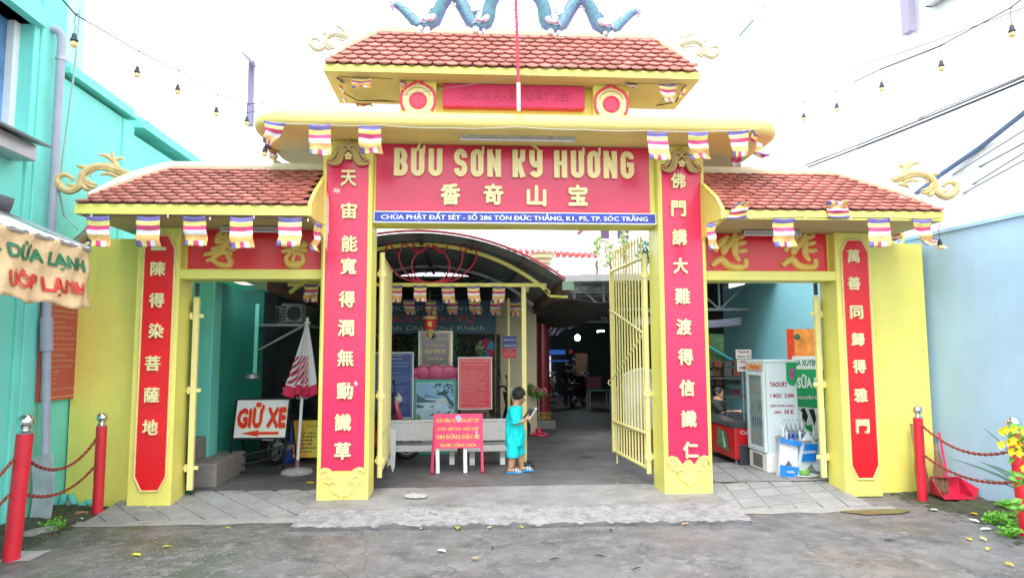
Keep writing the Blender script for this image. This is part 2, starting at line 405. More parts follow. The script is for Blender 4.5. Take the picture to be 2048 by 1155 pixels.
# ================================================================== GROUND
def ground_mat():
    m = mat('wet_concrete_road', (0.150, 0.147, 0.155), 0.62, 0.38, 1.7, 0.7, 38, spot=((0.29, 0.28, 0.29), 0.40, 0.9), bdist=0.010)
    nt = m.node_tree; N = nt.nodes; L = nt.links; b = N['Principled BSDF']
    src = b.inputs['Base Color'].links[0].from_socket
    geo = [n for n in N if n.bl_idname == 'ShaderNodeNewGeometry'][0]
    def patch(col, scale, lo, hi, xr, src, seed):
        nn = N.new('ShaderNodeTexNoise'); nn.inputs['Scale'].default_value = scale; nn.inputs['Detail'].default_value = 9
        nn.inputs['Roughness'].default_value = 0.75; nn.noise_dimensions = '4D'; nn.inputs['W'].default_value = seed
        L.new(geo.outputs['Position'], nn.inputs['Vector'])
        r = N.new('ShaderNodeMapRange'); r.inputs[1].default_value = lo; r.inputs[2].default_value = hi
        L.new(nn.outputs[0], r.inputs[0])
        fac = r.outputs[0]
        if xr:
            sp = N.new('ShaderNodeSeparateXYZ'); L.new(geo.outputs['Position'], sp.inputs[0])
            r2 = N.new('ShaderNodeMapRange'); r2.inputs[1].default_value = xr[0]; r2.inputs[2].default_value = xr[1]
            r2.inputs[3].default_value = 1; r2.inputs[4].default_value = xr[2]
            L.new(sp.outputs[0], r2.inputs[0])
            mm = N.new('ShaderNodeMath'); mm.operation = 'MULTIPLY'; L.new(fac, mm.inputs[0]); L.new(r2.outputs[0], mm.inputs[1]); fac = mm.outputs[0]
        mx = N.new('ShaderNodeMix'); mx.data_type = 'RGBA'; mx.inputs[7].default_value = (*col, 1)
        L.new(fac, mx.inputs[0]); L.new(src, mx.inputs[6]); return mx.outputs[2]
    src = patch((0.065, 0.08, 0.055), 1.3, 0.44, 0.60, (-3.2, 0.6, 0.15), src, 1)     # damp moss, mostly on the left
    src = patch((0.20, 0.165, 0.135), 1.1, 0.52, 0.66, None, src, 5)                     # brown silt
    src = patch((0.06, 0.064, 0.07), 2.6, 0.50, 0.68, None, src, 9)                    # darker wet stains
    src = patch((0.235, 0.225, 0.24), 7.5, 0.52, 0.66, None, src, 11)
    src = patch((0.07, 0.072, 0.07), 11, 0.55, 0.68, None, src, 13)
    src = patch((0.34, 0.33, 0.33), 42, 0.63, 0.70, None, src, 3)                       # pale grit
    src = patch((0.05, 0.05, 0.05), 55, 0.64, 0.72, None, src, 7)
    vor = N.new('ShaderNodeTexVoronoi'); vor.feature = 'DISTANCE_TO_EDGE'; vor.inputs['Scale'].default_value = 0.55
    nz = N.new('ShaderNodeTexNoise'); nz.inputs['Scale'].default_value = 2.2; nz.inputs['Detail'].default_value = 6
    L.new(geo.outputs['Position'], nz.inputs['Vector'])
    vm = N.new('ShaderNodeVectorMath'); vm.operation = 'MULTIPLY_ADD'; vm.inputs[1].default_value = (0.9, 0.9, 0)
    L.new(nz.outputs['Color'], vm.inputs[0]); L.new(geo.outputs['Position'], vm.inputs[2]); L.new(vm.outputs[0], vor.inputs['Vector'])
    r = N.new('ShaderNodeMapRange'); r.inputs[1].default_value = 0.004; r.inputs[2].default_value = 0.0; L.new(vor.outputs[0], r.inputs[0])
    mk = N.new('ShaderNodeMath'); mk.operation = 'MULTIPLY'; mk.inputs[1].default_value = 0.7; L.new(r.outputs[0], mk.inputs[0])
    mx = N.new('ShaderNodeMix'); mx.data_type = 'RGBA'; mx.inputs[7].default_value = (0.045, 0.045, 0.045, 1)
    L.new(mk.outputs[0], mx.inputs[0]); L.new(src, mx.inputs[6])
    L.new(mx.outputs[2], b.inputs['Base Color'])
    # damp, shinier patches
    nr = N.new('ShaderNodeTexNoise'); nr.inputs['Scale'].default_value = 0.9; nr.inputs['Detail'].default_value = 5
    L.new(geo.outputs['Position'], nr.inputs['Vector'])
    rr = N.new('ShaderNodeMapRange'); rr.inputs[1].default_value = 0.4; rr.inputs[2].default_value = 0.62
    rr.inputs[3].default_value = 0.72; rr.inputs[4].default_value = 0.40
    L.new(nr.outputs[0], rr.inputs[0]); L.new(rr.outputs[0], b.inputs['Roughness'])
    return m
ROAD = ground_mat()

g = MB(); g.quad((-150, -60, -0.012), (150, -60, -0.012), (150, 220, -0.012), (-150, 220, -0.012))
struct(g.build('ground', DIRT))
# the road in front of the gate, gently uneven
g = MB()
def roadf(u, v):
    x, y = -4.6 + u * 11.4, 1.2 + v * 8.6
    return (x, y, 0.010 * noise.noise((x * 0.6, y * 0.6, 0)) + 0.003 * noise.noise((x * 3, y * 3, 4)))
g.grid(110, 80, roadf)
struct(g.build('road', ROAD, smooth=True))

# worn platform with a broken front lip
PLAT = mat('platform_concrete', (0.235, 0.23, 0.238), 0.7, 0.34, 2.4, 0.8, 26, spot=((0.125, 0.13, 0.11), 0.42, 2.2), bdist=0.008)
FLOOR = mat('yard_floor', (0.105, 0.103, 0.108), 0.6, 0.4, 1.8, 0.6, 20, spot=((0.045, 0.046, 0.046), 0.5, 1.4), bdist=0.006)
g = MB()
def platf(u, v):
    x = -1.63 + u * 4.35
    yf = 6.62 + 0.035 * noise.noise((x * 2.3, 0, 0)) + 0.03 * noise.noise((x * 9, 1, 0)) + 0.012 * noise.noise((x * 30, 1, 0)) - 0.02 * x
    v = v ** 1.35
    y = yf + v * (8.15 - yf)
    t = min(1.0, (y - yf) / 0.42)
    z = 0.040 + 0.056 * t
    amp = 0.024 * (1 - t) + 0.003
    z += amp * noise.noise((x * 5, y * 5, 2)) + amp * 0.7 * noise.noise((x * 17, y * 17, 2))
    if t < 1: z -= 0.03 * max(0, noise.noise((x * 3.1, y * 7, 8)) - 0.25)
    return (x, y, z)
g.grid(180, 70, platf, lambda u, v: 1 if v < 0.43 + 0.05 * noise.noise((u * 30, 0, 1)) else 0)
n0 = 181
edge = [platf(i / 180, 0) for i in range(181)]
low = [(x, y + 0.035, -0.03) for x, y, z in edge]
g.add(edge + low, [(i, i + 1, i + 182, i + 181) for i in range(180)])
for s in (0, 1):
    e = [platf(s, j / 70) for j in range(71)]; l2 = [(x, y, -0.03) for x, y, z in e]
    g.add(e + l2, [(j, j + 1, j + 72, j + 71) for j in range(70)])
struct(g.build('platform', [PLAT, mat('broken_lip_concrete', (0.265, 0.258, 0.268), 0.85, 0.40, 8, 1.0, 20, spot=((0.12, 0.12, 0.12), 0.46, 8), bdist=0.03)], smooth=True))
g = MB()
g.grid(60, 80, lambda u, v: (-4.32 + u * 9.9, 8.14 + v * 18, 0.094 + 0.008 * noise.noise((u * 20, v * 26, 5))))
struct(g.build('yard_floor', FLOOR, smooth=True))

# tiled slabs sloping up to the two side openings: each stone is its own piece
def clip(poly, x0, x1, y0, y1):
    for ax, lim, sgn in ((0, x0, 1), (0, x1, -1), (1, y0, 1), (1, y1, -1)):
        out = []
        for i in range(len(poly)):
            a, b = poly[i], poly[(i + 1) % len(poly)]
            ia, ib = (a[ax] - lim) * sgn >= 0, (b[ax] - lim) * sgn >= 0
            if ia: out.append(a)
            if ia != ib:
                t = (lim - a[ax]) / (b[ax] - a[ax]); out.append((a[0] + t * (b[0] - a[0]), a[1] + t * (b[1] - a[1])))
        poly = out
        if len(poly) < 3: return []
    return poly
PAVE = mat('paving_stone', (0.27, 0.27, 0.275), 0.7, 0.2, 3, 0.4, 35, rand=0.07, spot=((0.15, 0.155, 0.13), 0.3, 3), bdist=0.006)
def pave_region(x0, x1, y0, y1, zf, cell, ang, skew=0):
    bed = MB(); bed.grid(12, 12, lambda u, v: (x0 + u * (x1 - x0), y0 + v * (y1 - y0), zf(y0 + v * (y1 - y0)) - 0.004))
    e = [(x0, y0), (x1, y0)]
    p = struct(bed.build('pavement', CONC, smooth=True))
    ca, sa = math.cos(ang), math.sin(ang); k = 0
    for i in range(-16, 17):
        for j in range(-16, 17):
            gp = 0.011
            q = [(i * cell + gp, j * cell + gp), ((i + 1) * cell - gp, j * cell + gp), ((i + 1) * cell - gp, (j + 1) * cell - gp), (i * cell + gp, (j + 1) * cell - gp)]
            cx, cy = (x0 + x1) / 2, (y0 + y1) / 2
            q = [(cx + a * ca - b * sa + skew * b, cy + a * sa + b * ca) for a, b in q]
            q = clip(q, x0 + 0.01, x1 - 0.01, y0 + 0.02, y1)
            if len(q) < 3: continue
            ar = abs(sum(q[m][0] * q[(m + 1) % len(q)][1] - q[(m + 1) % len(q)][0] * q[m][1] for m in range(len(q)))) / 2
            if ar < cell * cell * 0.06: continue
            dz = rnd.uniform(0.002, 0.009)
            b = MB(); b.prism(q, lambda u, v, w: (u, v, zf(v) + w), -0.02, dz)
            b.build('paving_stone', PAVE, p); k += 1
zl = lambda y: 0.004 + 0.088 * max(0, min(1, (y - 7.2) / 0.95))
pave_region(-3.75, -1.64, 7.12, 8.14, zl, 0.235, R(42))
pave_region(2.73, 4.32, 7.10, 8.13, zl, 0.30, R(12), 0.35)
zr = lambda y: 0.104
pave_region(2.95, 4.95, 8.16, 9.5, zr, 0.33, R(12), 0.35)
# concrete screed lips in front of the tiled slabs
g = MB()
g.grid(40, 6, lambda u, v: (-3.9 + u * 2.3, 6.98 + v * 0.17 + 0.05 * noise.noise((u * 7, 0, 3)) * (1 - v), 0.004 + 0.010 * v))
g.grid(40, 6, lambda u, v: (2.72 + u * 1.75, 6.96 + v * 0.17 + 0.05 * noise.noise((u * 7, 0, 6)) * (1 - v), 0.004 + 0.010 * v))
struct(g.build('pavement_edge', CONC, smooth=True))
# mossy verges at the foot of both side walls
g = MB()
def vergeL(u, v):
    x = -4.33 + u * 0.62; y = 5.0 + v * 2.75
    return (x, y, 0.10 * (1 - u) ** 0.6 * (0.7 + 0.5 * noise.noise((x * 4, y * 4, 1))) + 0.02 * noise.noise((x * 14, y * 14, 1)) - 0.005)
g.grid(26, 90, vergeL)
struct(g.build('verge', DIRT, smooth=True))
g = MB()
def vergeR(u, v):
    x = 5.75 - u * (1.35 - 0.5 * v); y = 5.0 + v * 2.95
    return (x, y, 0.05 * (1 - u) * (0.7 + 0.6 * noise.noise((x * 4, y * 4, 1))) + 0.018 * noise.noise((x * 14, y * 14, 1)) - 0.008 * u)
g.grid(40, 90, vergeR)
struct(g.build('verge', DIRT, smooth=True))

# ================================================================== LEFT TEAL HOUSE
h = thing('teal_house', 'turquoise rendered house wall running back along the left side', 'house', (-4.6, 7.5, 0))
w = MB()
w.box(-4.9, -4.32, 7.02, 7.42, 0, 9.5)          # pilaster
w.box(-4.9, -4.34, 7.42, 9.0, 0, 4.62)
w.box(-4.9, -4.32, 8.72, 9.0, 0, 4.61)
w.box(-4.9, -4.35, 9.0, 13.2, 0, 4.5)
w.box(-4.9, -4.34, 6.93, 7.02, 0, 9.5)
w.box(-4.9, -4.36, 1.0, 6.15, 0, 9.5)
w.box(-4.9, -4.37, 6.15, 6.93, 0, 3.75)
w.box(-4.9, -4.36, 6.15, 6.93, 4.95, 9.5)
w.build('wall', TEAL, h, bevel=0.01)
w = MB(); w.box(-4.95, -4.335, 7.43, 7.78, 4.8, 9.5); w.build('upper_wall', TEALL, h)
w = MB(); w.box(-4.95, -4.26, 7.42, 8.95, 4.66, 4.72); w.box(-4.95, -4.30, 7.42, 8.95, 4.72, 4.80); w.build('coping', TEAL, h)
w = MB(); w.box(-4.95, -4.26, 9.12, 13.3, 4.62, 4.69); w.box(-4.95, -4.30, 9.12, 13.3, 4.69, 4.77); w.build('coping', TEAL, h)
w = MB(); w.box(-4.95, -4.27, 1, 7.0, 4.95, 5.02); w.box(-4.95, -4.30, 1, 7.0, 5.02, 5.16); w.build('lintel', TEAL, h)
win = MB(); win.box(-4.8, -4.55, 6.15, 6.93, 3.75, 4.95)
wo = win.build('window', mat('window_film', (0.10, 0.30, 0.62), 0.25, 0.5, 1.2, 0, coat=0.4, spot=((0.62, 0.28, 0.5), 0.3, 1.4)), h)
fm = MB()
fm.box(-4.56, -4.48, 6.15, 6.20, 3.75, 4.95); fm.box(-4.56, -4.48, 6.84, 6.93, 3.75, 4.95); fm.box(-4.56, -4.48, 6.2, 6.84, 3.75, 3.82)
fm.build('window_frame', WHITE, wo)
sl = MB(); sl.obox((-4.22, 6.2, 3.70), (0.36, 1.25, 0.02), Matrix.Rotation(R(14), 3, 'Y')); sl.build('rain_hood', SHEET, h)
sb = MB(); sb.box(-4.36, -4.16, 5.7, 6.78, 3.50, 3.66); sb.build('shutter_box', STEEL, h, bevel=0.01)
# small block set forward behind the gate
w = MB()
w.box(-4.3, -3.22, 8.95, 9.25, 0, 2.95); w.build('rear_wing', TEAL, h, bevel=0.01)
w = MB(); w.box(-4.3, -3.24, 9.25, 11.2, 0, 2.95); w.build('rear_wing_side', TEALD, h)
w = MB(); w.bar((-2.98, 9.95, 1.35), (-3.0, 10.05, 2.35), 0.05); w.build('conduit', TEAL, h)
w = MB(); w.lathe((-3.0, 9.9, 1.28), [(0.05, 0), (0.1, 0.02), (0.09, 0.07), (0.03, 0.09)], 12); w.build('lamp_bowl', STEEL, h)

# rain pipe
p = MB()
pts = smooth_path([(-4.34, 7.16, 5.02), (-4.26, 7.18, 5.0), (-4.235, 7.2, 4.9), (-4.235, 7.2, 4.6), (-4.24, 7.22, 2.0)], 4)
p.tube(pts, 0.042, 14)
p.tube([(-4.24, 7.22, 2.02), (-4.22, 7.22, 1.68)], 0.058, 14)
p.tube([(-4.22, 7.22, 1.7), (-4.16, 7.24, 0.06)], 0.04, 14)
pp = thing('rain_pipe', 'grey plastic rain pipe running down the turquoise wall', 'pipe', (-4.24, 7.2, 0))
p.build('pipe', PVC, pp, smooth=True)
p = MB(); p.tube([(-4.235, 7.2, 4.70), (-4.235, 7.2, 4.73)], 0.05, 14); p.build('clamp', STEEL, pp, smooth=True)
p = MB(); p.grid(6, 6, lambda u, v: (-4.05 - 0.22 * u + 0.02 * math.sin(v * 4), 7.14 + 0.05 * u, 0.06 + v * 0.62 - 0.05 * u)); 
tag(p.build('board_scrap', mat('grey_board', (0.42, 0.42, 0.47), 0.7, 0.2, 6, 0.2, 30), thick=0.015), 'pale grey scrap of board leaning on the foot of the turquoise wall behind the bollard', 'board')

# red notice on the teal wall
s = thing('notice_sign', 'large faded red notice with rows of small lettering on the turquoise wall', 'sign', (-4.3, 7.6, 1.2))
b = MB(); b.box(-4.318, -4.285, 7.24, 8.02, 1.17, 2.33); b.build('board', mat('faded_red_board', (0.50, 0.075, 0.065), 0.5, 0.1, 2, 0, coat=0.1), s)
b = MB()
for (y0, y1, z0, z1) in ((7.27, 7.99, 1.20, 1.206), (7.27, 7.99, 2.294, 2.30), (7.27, 7.276, 1.206, 2.294), (7.984, 7.99, 1.206, 2.294)):
    b.box(-4.285, -4.282, y0, y1, z0, z1)
b.build('border', TXC, s)
b = MB()
NOTICE = ['Căn cứ Luật di sản văn hóa và các văn bản hướng', 'dẫn thi hành.', 'Khu di tích trong khuôn viên chùa, khách tham quan',
 'không mang vật dễ cháy nổ, không viết vẽ', 'lên tường và cột của chùa.', 'Khách tham quan ăn mặc lịch sự nghiêm túc',
 'giữ gìn vệ sinh chung trong khu vực.', 'Xe của khách được gửi đúng nơi quy định, không đậu', 'xe trước cổng chùa làm ảnh hưởng lối đi.',
 'Các hàng quán buôn bán trật tự, không chèo kéo', 'khách hành hương và du khách.', 'Ban trị sự chùa rất mong quý khách gần xa thực hiện',
 'tốt những điều quy định trên đây để giữ', 'nơi thờ tự tôn nghiêm.']
zz = 2.23
for i, t in enumerate(NOTICE):
    wd = 0.64 * len(t) / 52
    put_text(b, t, (-4.2815, 7.31, zz - 0.028), (0, 1, 0), NZ, wd, 0.026, 0, 0.004, res=0)
    zz -= 0.052 if i % 2 == 0 else 0.064
for i, t in enumerate(['Sáng từ 6 giờ 30', 'Chiều từ 13 giờ', 'Tối đến 18 giờ']):
    put_text(b, t, (-4.2815, 7.30, 1.42 - i * 0.04), (0, 1, 0), NZ, 0.22, 0.022, 0, 0.004, res=0)
put_text(b, 'BAN TRỊ SỰ CHÙA PHẬT ĐẤT SÉT', (-4.2815, 7.42, 1.27), (0, 1, 0), NZ, 0.44, 0.03, 0, 0.008, res=0)
b.build('lettering', TXC, s)
b = MB(); b.box(-4.345, -4.338, 6.60, 6.70, 1.28, 1.82); put_text(b, 'KHOAN CẮT', (-4.337, 6.62, 1.80), (0, 0, -1), (0, 1, 0), 0.4, 0.05, 0, 0.01, 1, res=0)
tag(b.build('advert_sticker', [WHITE, TXM]), 'narrow white sticker with hand lettering on the turquoise wall at the far left', 'sticker')

# ================================================================== RIGHT BLUE HOUSE
h = thing('blue_house', 'pale blue rendered house wall on the right of the gate', 'house', (5.7, 7.5, 0))
def rwall(mb, x0a, ya, x0b, yb, z0, z1, th=0.4, mi=0):
    vs = [(x0a, ya, z0), (x0b, yb, z0), (x0b + th, yb, z0), (x0a + th, ya, z0)]
    vs += [(x, y, z1) for x, y, z in vs]
    mb.add(vs, [(0, 3, 2, 1), (4, 5, 6, 7), (0, 1, 5, 4), (1, 2, 6, 5), (2, 3, 7, 6), (3, 0, 4, 7)], mi)
w = MB(); rwall(w, 5.51, 8.3, 5.98, 4.0, 0, 3.02); w.build('wall', BLUEW, h)
w = MB(); rwall(w, 5.36, 8.02, 5.36, 14.0, 0, 2.93, 0.3); w.build('rear_wall', mat('aqua_wall', (0.26, 0.60, 0.70), 0.7, 0.08, 1, 0.15, 40), h)
w = MB(); rwall(w, 5.485, 8.31, 5.955, 4.0, 3.02, 3.06); w.build('ledge', BLUEW, h)
w = MB(); rwall(w, 5.62, 8.9, 6.09, 4.6, 3.06, 4.0, 0.5); rwall(w, 5.80, 9.6, 6.25, 4.6, 4.0, 9.0, 0.5); w.build('upper_wall', BLUEL, h)
wi = MB(); wi.obox((5.80, 8.3, 6.6), (0.10, 0.14, 1.6), R(6)); 
wo = wi.build('window_frame', mat('mauve_frame', (0.36, 0.32, 0.46), 0.5, 0.05, 5, 0), h)
wi = MB(); wi.obox((5.93, 7.25, 6.75), (0.08, 1.5, 1.5), R(6)); wi.build('shutter', mat('pale_mauve_shutter', (0.70, 0.66, 0.76), 0.6, 0.05, 5, 0.05), h)
wi = MB(); wi.obox((5.87, 7.99, 6.75), (0.10, 0.03, 1.5), R(6)); wi.build('shutter_edge', mat('dark_mauve', (0.20, 0.16, 0.26), 0.5, 0.05, 5, 0), h)

# ================================================================== THE GATE
gate = thing('temple_gate', 'yellow and crimson temple gate with tiled roofs and gold raised lettering', 'gate', (0.56, 7.8, 0))
ZS = 4.0
def main_pillar(x0, x1, chars, cw, xc_top, xc_bot):
    p = MB(); p.box(x0, x1, 7.55, 8.0, 0.03, ZS)
    pil = p.build('pillar', YEL, gate, bevel=0.012)
    s = MB(); s.box(x0 + 0.045, x1 - 0.045, 7.543, 7.551, 0.40, 3.78)
    s.build('crimson_strip', CRIM, pil)
    for xx in (x0 + 0.030, x1 - 0.030):
        t = MB(); t.tube([(xx, 7.545, 0.42), (xx, 7.545, 3.74)], 0.016, 10); t.build('edge_moulding', YEL, pil, smooth=True)
    return pil
PL = main_pillar(-1.59, -1.045, None, 0, 0, 0)
PR = main_pillar(2.172, 2.715, None, 0, 0, 0)
LCH = '天宙能寬得潤無動識草'
LPX = [(697,356),(699,422),(699,487),(697,532),(694,598),(692,655),(692,715),(690,780),(686,845),(685,901)]
def put_char(ch, cx, cz, w, h, Y, parent, m=GOLD, bold=0.024, depth=0.03, name='character'):
    b = MB()
    put_text(b, ch, (cx - w / 2, Y - 0.001, cz - h / 2), NX, NZ, w, h, depth, bold)
    return b.build(name, m, parent)
COL_L = [(-1.304, 7.52, 3.567), (-1.292, 7.52, 3.203), (-1.281, 7.52, 2.837), (-1.287, 7.52, 2.589), (-1.297, 7.52, 2.228), (-1.302, 7.52, 1.918), (-1.302, 7.52, 1.595), (-1.301, 7.52, 1.243), (-1.316, 7.52, 0.91), (-1.316, 7.52, 0.611)]
for ch, q in zip(LCH, COL_L): put_char(ch, q[0], q[2], 0.172, 0.178, 7.543, PL, GOLDW)
COL_R = [(2.401, 7.52, 3.585), (2.398, 7.52, 3.261), (2.401, 7.52, 2.934), (2.403, 7.52, 2.609), (2.417, 7.52, 2.264), (2.424, 7.52, 1.922), (2.432, 7.52, 1.588), (2.44, 7.52, 1.246), (2.452, 7.52, 0.907), (2.465, 7.52, 0.57)]
for ch, q in zip('佛門講大難渡得信識仁', COL_R): put_char(ch, q[0], q[2], 0.168, 0.18, 7.543, PR, GOLDW)
# worn plaster where the paint has come off the left pillar
def blotch(cx, cz, rx, rz, Y, parent, m, k=22, name='bare_patch', seed=0):
    b = MB(); rr_ = random.Random(seed)
    pl = [(cx + rx * math.cos(2 * PI * i / k) * rr_.uniform(0.55, 1.1), cz + rz * math.sin(2 * PI * i / k) * rr_.uniform(0.6, 1.1)) for i in range(k)]
    b.add([(cx, Y, cz)] + [(u, Y, v) for u, v in pl], [(0, i + 1, (i + 1) % k + 1) for i in range(k)])
    return b.build(name, m, parent)
BARE = mat('bare_plaster', (0.78, 0.52, 0.56), 0.7, 0.12, 20, 0.3, 50)
blotch(-1.53, 3.12, 0.022, 0.34, 7.5415, PL, BARE, seed=3)
blotch(-1.43, 3.43, 0.045, 0.03, 7.5415, PL, BARE, seed=4)
blotch(-1.26, 1.22, 0.045, 0.035, 7.5415, PL, BARE, seed=5)
blotch(-1.19, 1.32, 0.02, 0.025, 7.5415, PL, BARE, seed=6)

# gold mouldings at the foot and head of each main pillar
FOOT = [(565,190),(560,145),(600,130),(650,142),(700,202),(728,170),(745,163),(765,163),(785,178),(803,207),(850,145),(900,128),(945,140),(962,160),(930,185),(925,240),(885,262),(862,310),(812,352),(770,352),(752,398),(735,352),(672,322),(650,262),(590,236)]
def foot(x0, x1, parent, dz):
    sx = (x1 - x0 + 0.0) / (965 - 545)
    pl = [(x0 + (a - 545) * sx, 0.44 - (b - 128) * 0.00135 + dz) for a, b in FOOT]
    b = MB(); b.prism(pl, lambda u, v, w: (u, 7.549 - w, v), 0.0, 0.016)
    b.build('foot_moulding', GOLDP, parent)
    b = MB()
    for sgn in (-1, 1):
        cx = (x0 + x1) / 2
        for k, (r0, z0) in enumerate(((0.19, 0.37), (0.15, 0.31), (0.10, 0.25))):
            P = [(cx + sgn * (r0 + 0.03 * math.cos(a)), 7.531, z0 + dz + 0.035 * math.sin(a)) for a in [0.3 + 0.5 * t for t in range(6)]]
            b.tube(smooth_path(P, 3), 0.009, 6)
    b.build('foot_scroll', GOLDP, parent, smooth=True)
foot(-1.575, -1.06, PL, 0.0); foot(2.185, 2.70, PR, 0.07)
def head(cx, cz, parent):
    b = MB(); k = 0.00097     # metres per traced unit
    P = lambda L_: [(cx + sg * (a - 500) * k, 7.50, cz - (q - 230) * k) for a, q in L_]
    for sg in (-1, 1):
        for pth, r in (([(255,345),(300,330),(340,290),(375,220),(420,170),(470,162),(492,185),(485,215),(462,222)], 22),
                       ([(265,360),(320,385),(380,375),(415,330),(432,270),(450,235),(480,232)], 26),
                       ([(300,350),(350,350),(385,310),(402,250),(430,205),(455,200)], 18),
                       ([(330,365),(370,358),(400,315),(418,255),(440,225)], 14),
                       ([(470,250),(440,262),(445,215),(470,205)], 12)):
            sp = smooth_path(P(pth), 4)
            b.tube(sp, taper(len(sp), r * k * 1.15, 0.3, 0.5), 8, flat=((0, 1, 0), 1.1))
    b.prism([(cx - 0.19, cz - 0.09), (cx - 0.10, cz + 0.06), (cx, cz + 0.07), (cx + 0.10, cz + 0.06), (cx + 0.19, cz - 0.09), (cx + 0.12, cz - 0.12), (cx + 0.05, cz - 0.02), (cx - 0.05, cz - 0.02), (cx - 0.12, cz - 0.12)], lambda u, v, w: (u, w, v), 7.535, 7.549)
    b.build('scroll', GOLDD, parent, smooth=True)
    b = MB(); b.lathe((cx, 7.50, cz + 0.075), [(0.022, 0), (0.026, 0.02), (0.012, 0.045), (0.001, 0.075)], 10); b.build('finial', GOLDD, parent, smooth=True)
    b = MB()
    for j in range(5):
        a = PI / 2 + 2 * PI * j / 5
        b.ball((cx + 0.026 * math.cos(a), 7.485, cz - 0.065 + 0.028 * math.sin(a)), 0.021, 8, sz=0.9)
    b.ball((cx, 7.472, cz - 0.065), 0.015, 8)
    b.build('rosette', GOLD, parent, smooth=True)
head(-1.305, 3.87, PL); head(2.44, 3.84, PR)

# crossbeam, crimson name panel and its raised letters
b = MB(); b.box(-1.045, 2.172, 7.66, 8.0, 3.085, ZS); beam = b.build('crossbeam', YEL, gate, bevel=0.008)
b = MB(); b.box(-1.02, 2.105, 7.650, 7.66, 3.235, ZS - 0.002); panel = b.build('name_panel', CRIM2, beam)
def stroke(b, pts, t, zofs, closed=False, w0=0.0, w1=0.035):
    """ribbon of width t along pts in the unit letter box"""
    P = [Vector((p[0], p[1])) for p in pts]; n = len(P); Lf, Rt = [], []
    for i in range(n):
        if closed: a, c = P[i - 1], P[(i + 1) % n]
        else: a, c = P[max(i - 1, 0)], P[min(i + 1, n - 1)]
        d1 = (P[i] - a); d2 = (c - P[i])
        if d1.length < 1e-9: d1 = d2
        if d2.length < 1e-9: d2 = d1
        d1, d2 = d1.normalized(), d2.normalized(); n1 = Vector((-d1.y, d1.x)); n2 = Vector((-d2.y, d2.x))
        m = (n1 + n2); m = m.normalized() if m.length > 1e-6 else n1
        k = t / 2 / max(0.35, m.dot(n1)); Lf.append(P[i] + m * k); Rt.append(P[i] - m * k)
    y0, y1 = 7.65 - w0, 7.65 - w1 - zofs
    vs = [(p.x, y1, p.y) for p in Lf] + [(p.x, y1, p.y) for p in Rt] + [(p.x, y0, p.y) for p in Lf] + [(p.x, y0, p.y) for p in Rt]
    fs = []
    for i in range(n if closed else n - 1):
        j = (i + 1) % n
        fs += [(i, j, n + j, n + i), (i, 2 * n + i, 2 * n + j, j), (n + i, n + j, 3 * n + j, 3 * n + i)]
    if not closed: fs += [(0, n, 3 * n, 2 * n), (n - 1, 3 * n - 1, 4 * n - 1, 2 * n - 1)]
    b.add(vs, fs)
def arc(cx, cy, rx, ry, a0, a1, k=10): return [(cx + rx * math.cos(R(a0 + (a1 - a0) * i / k)), cy + ry * math.sin(R(a0 + (a1 - a0) * i / k))) for i in range(k + 1)]
TT = 0.062
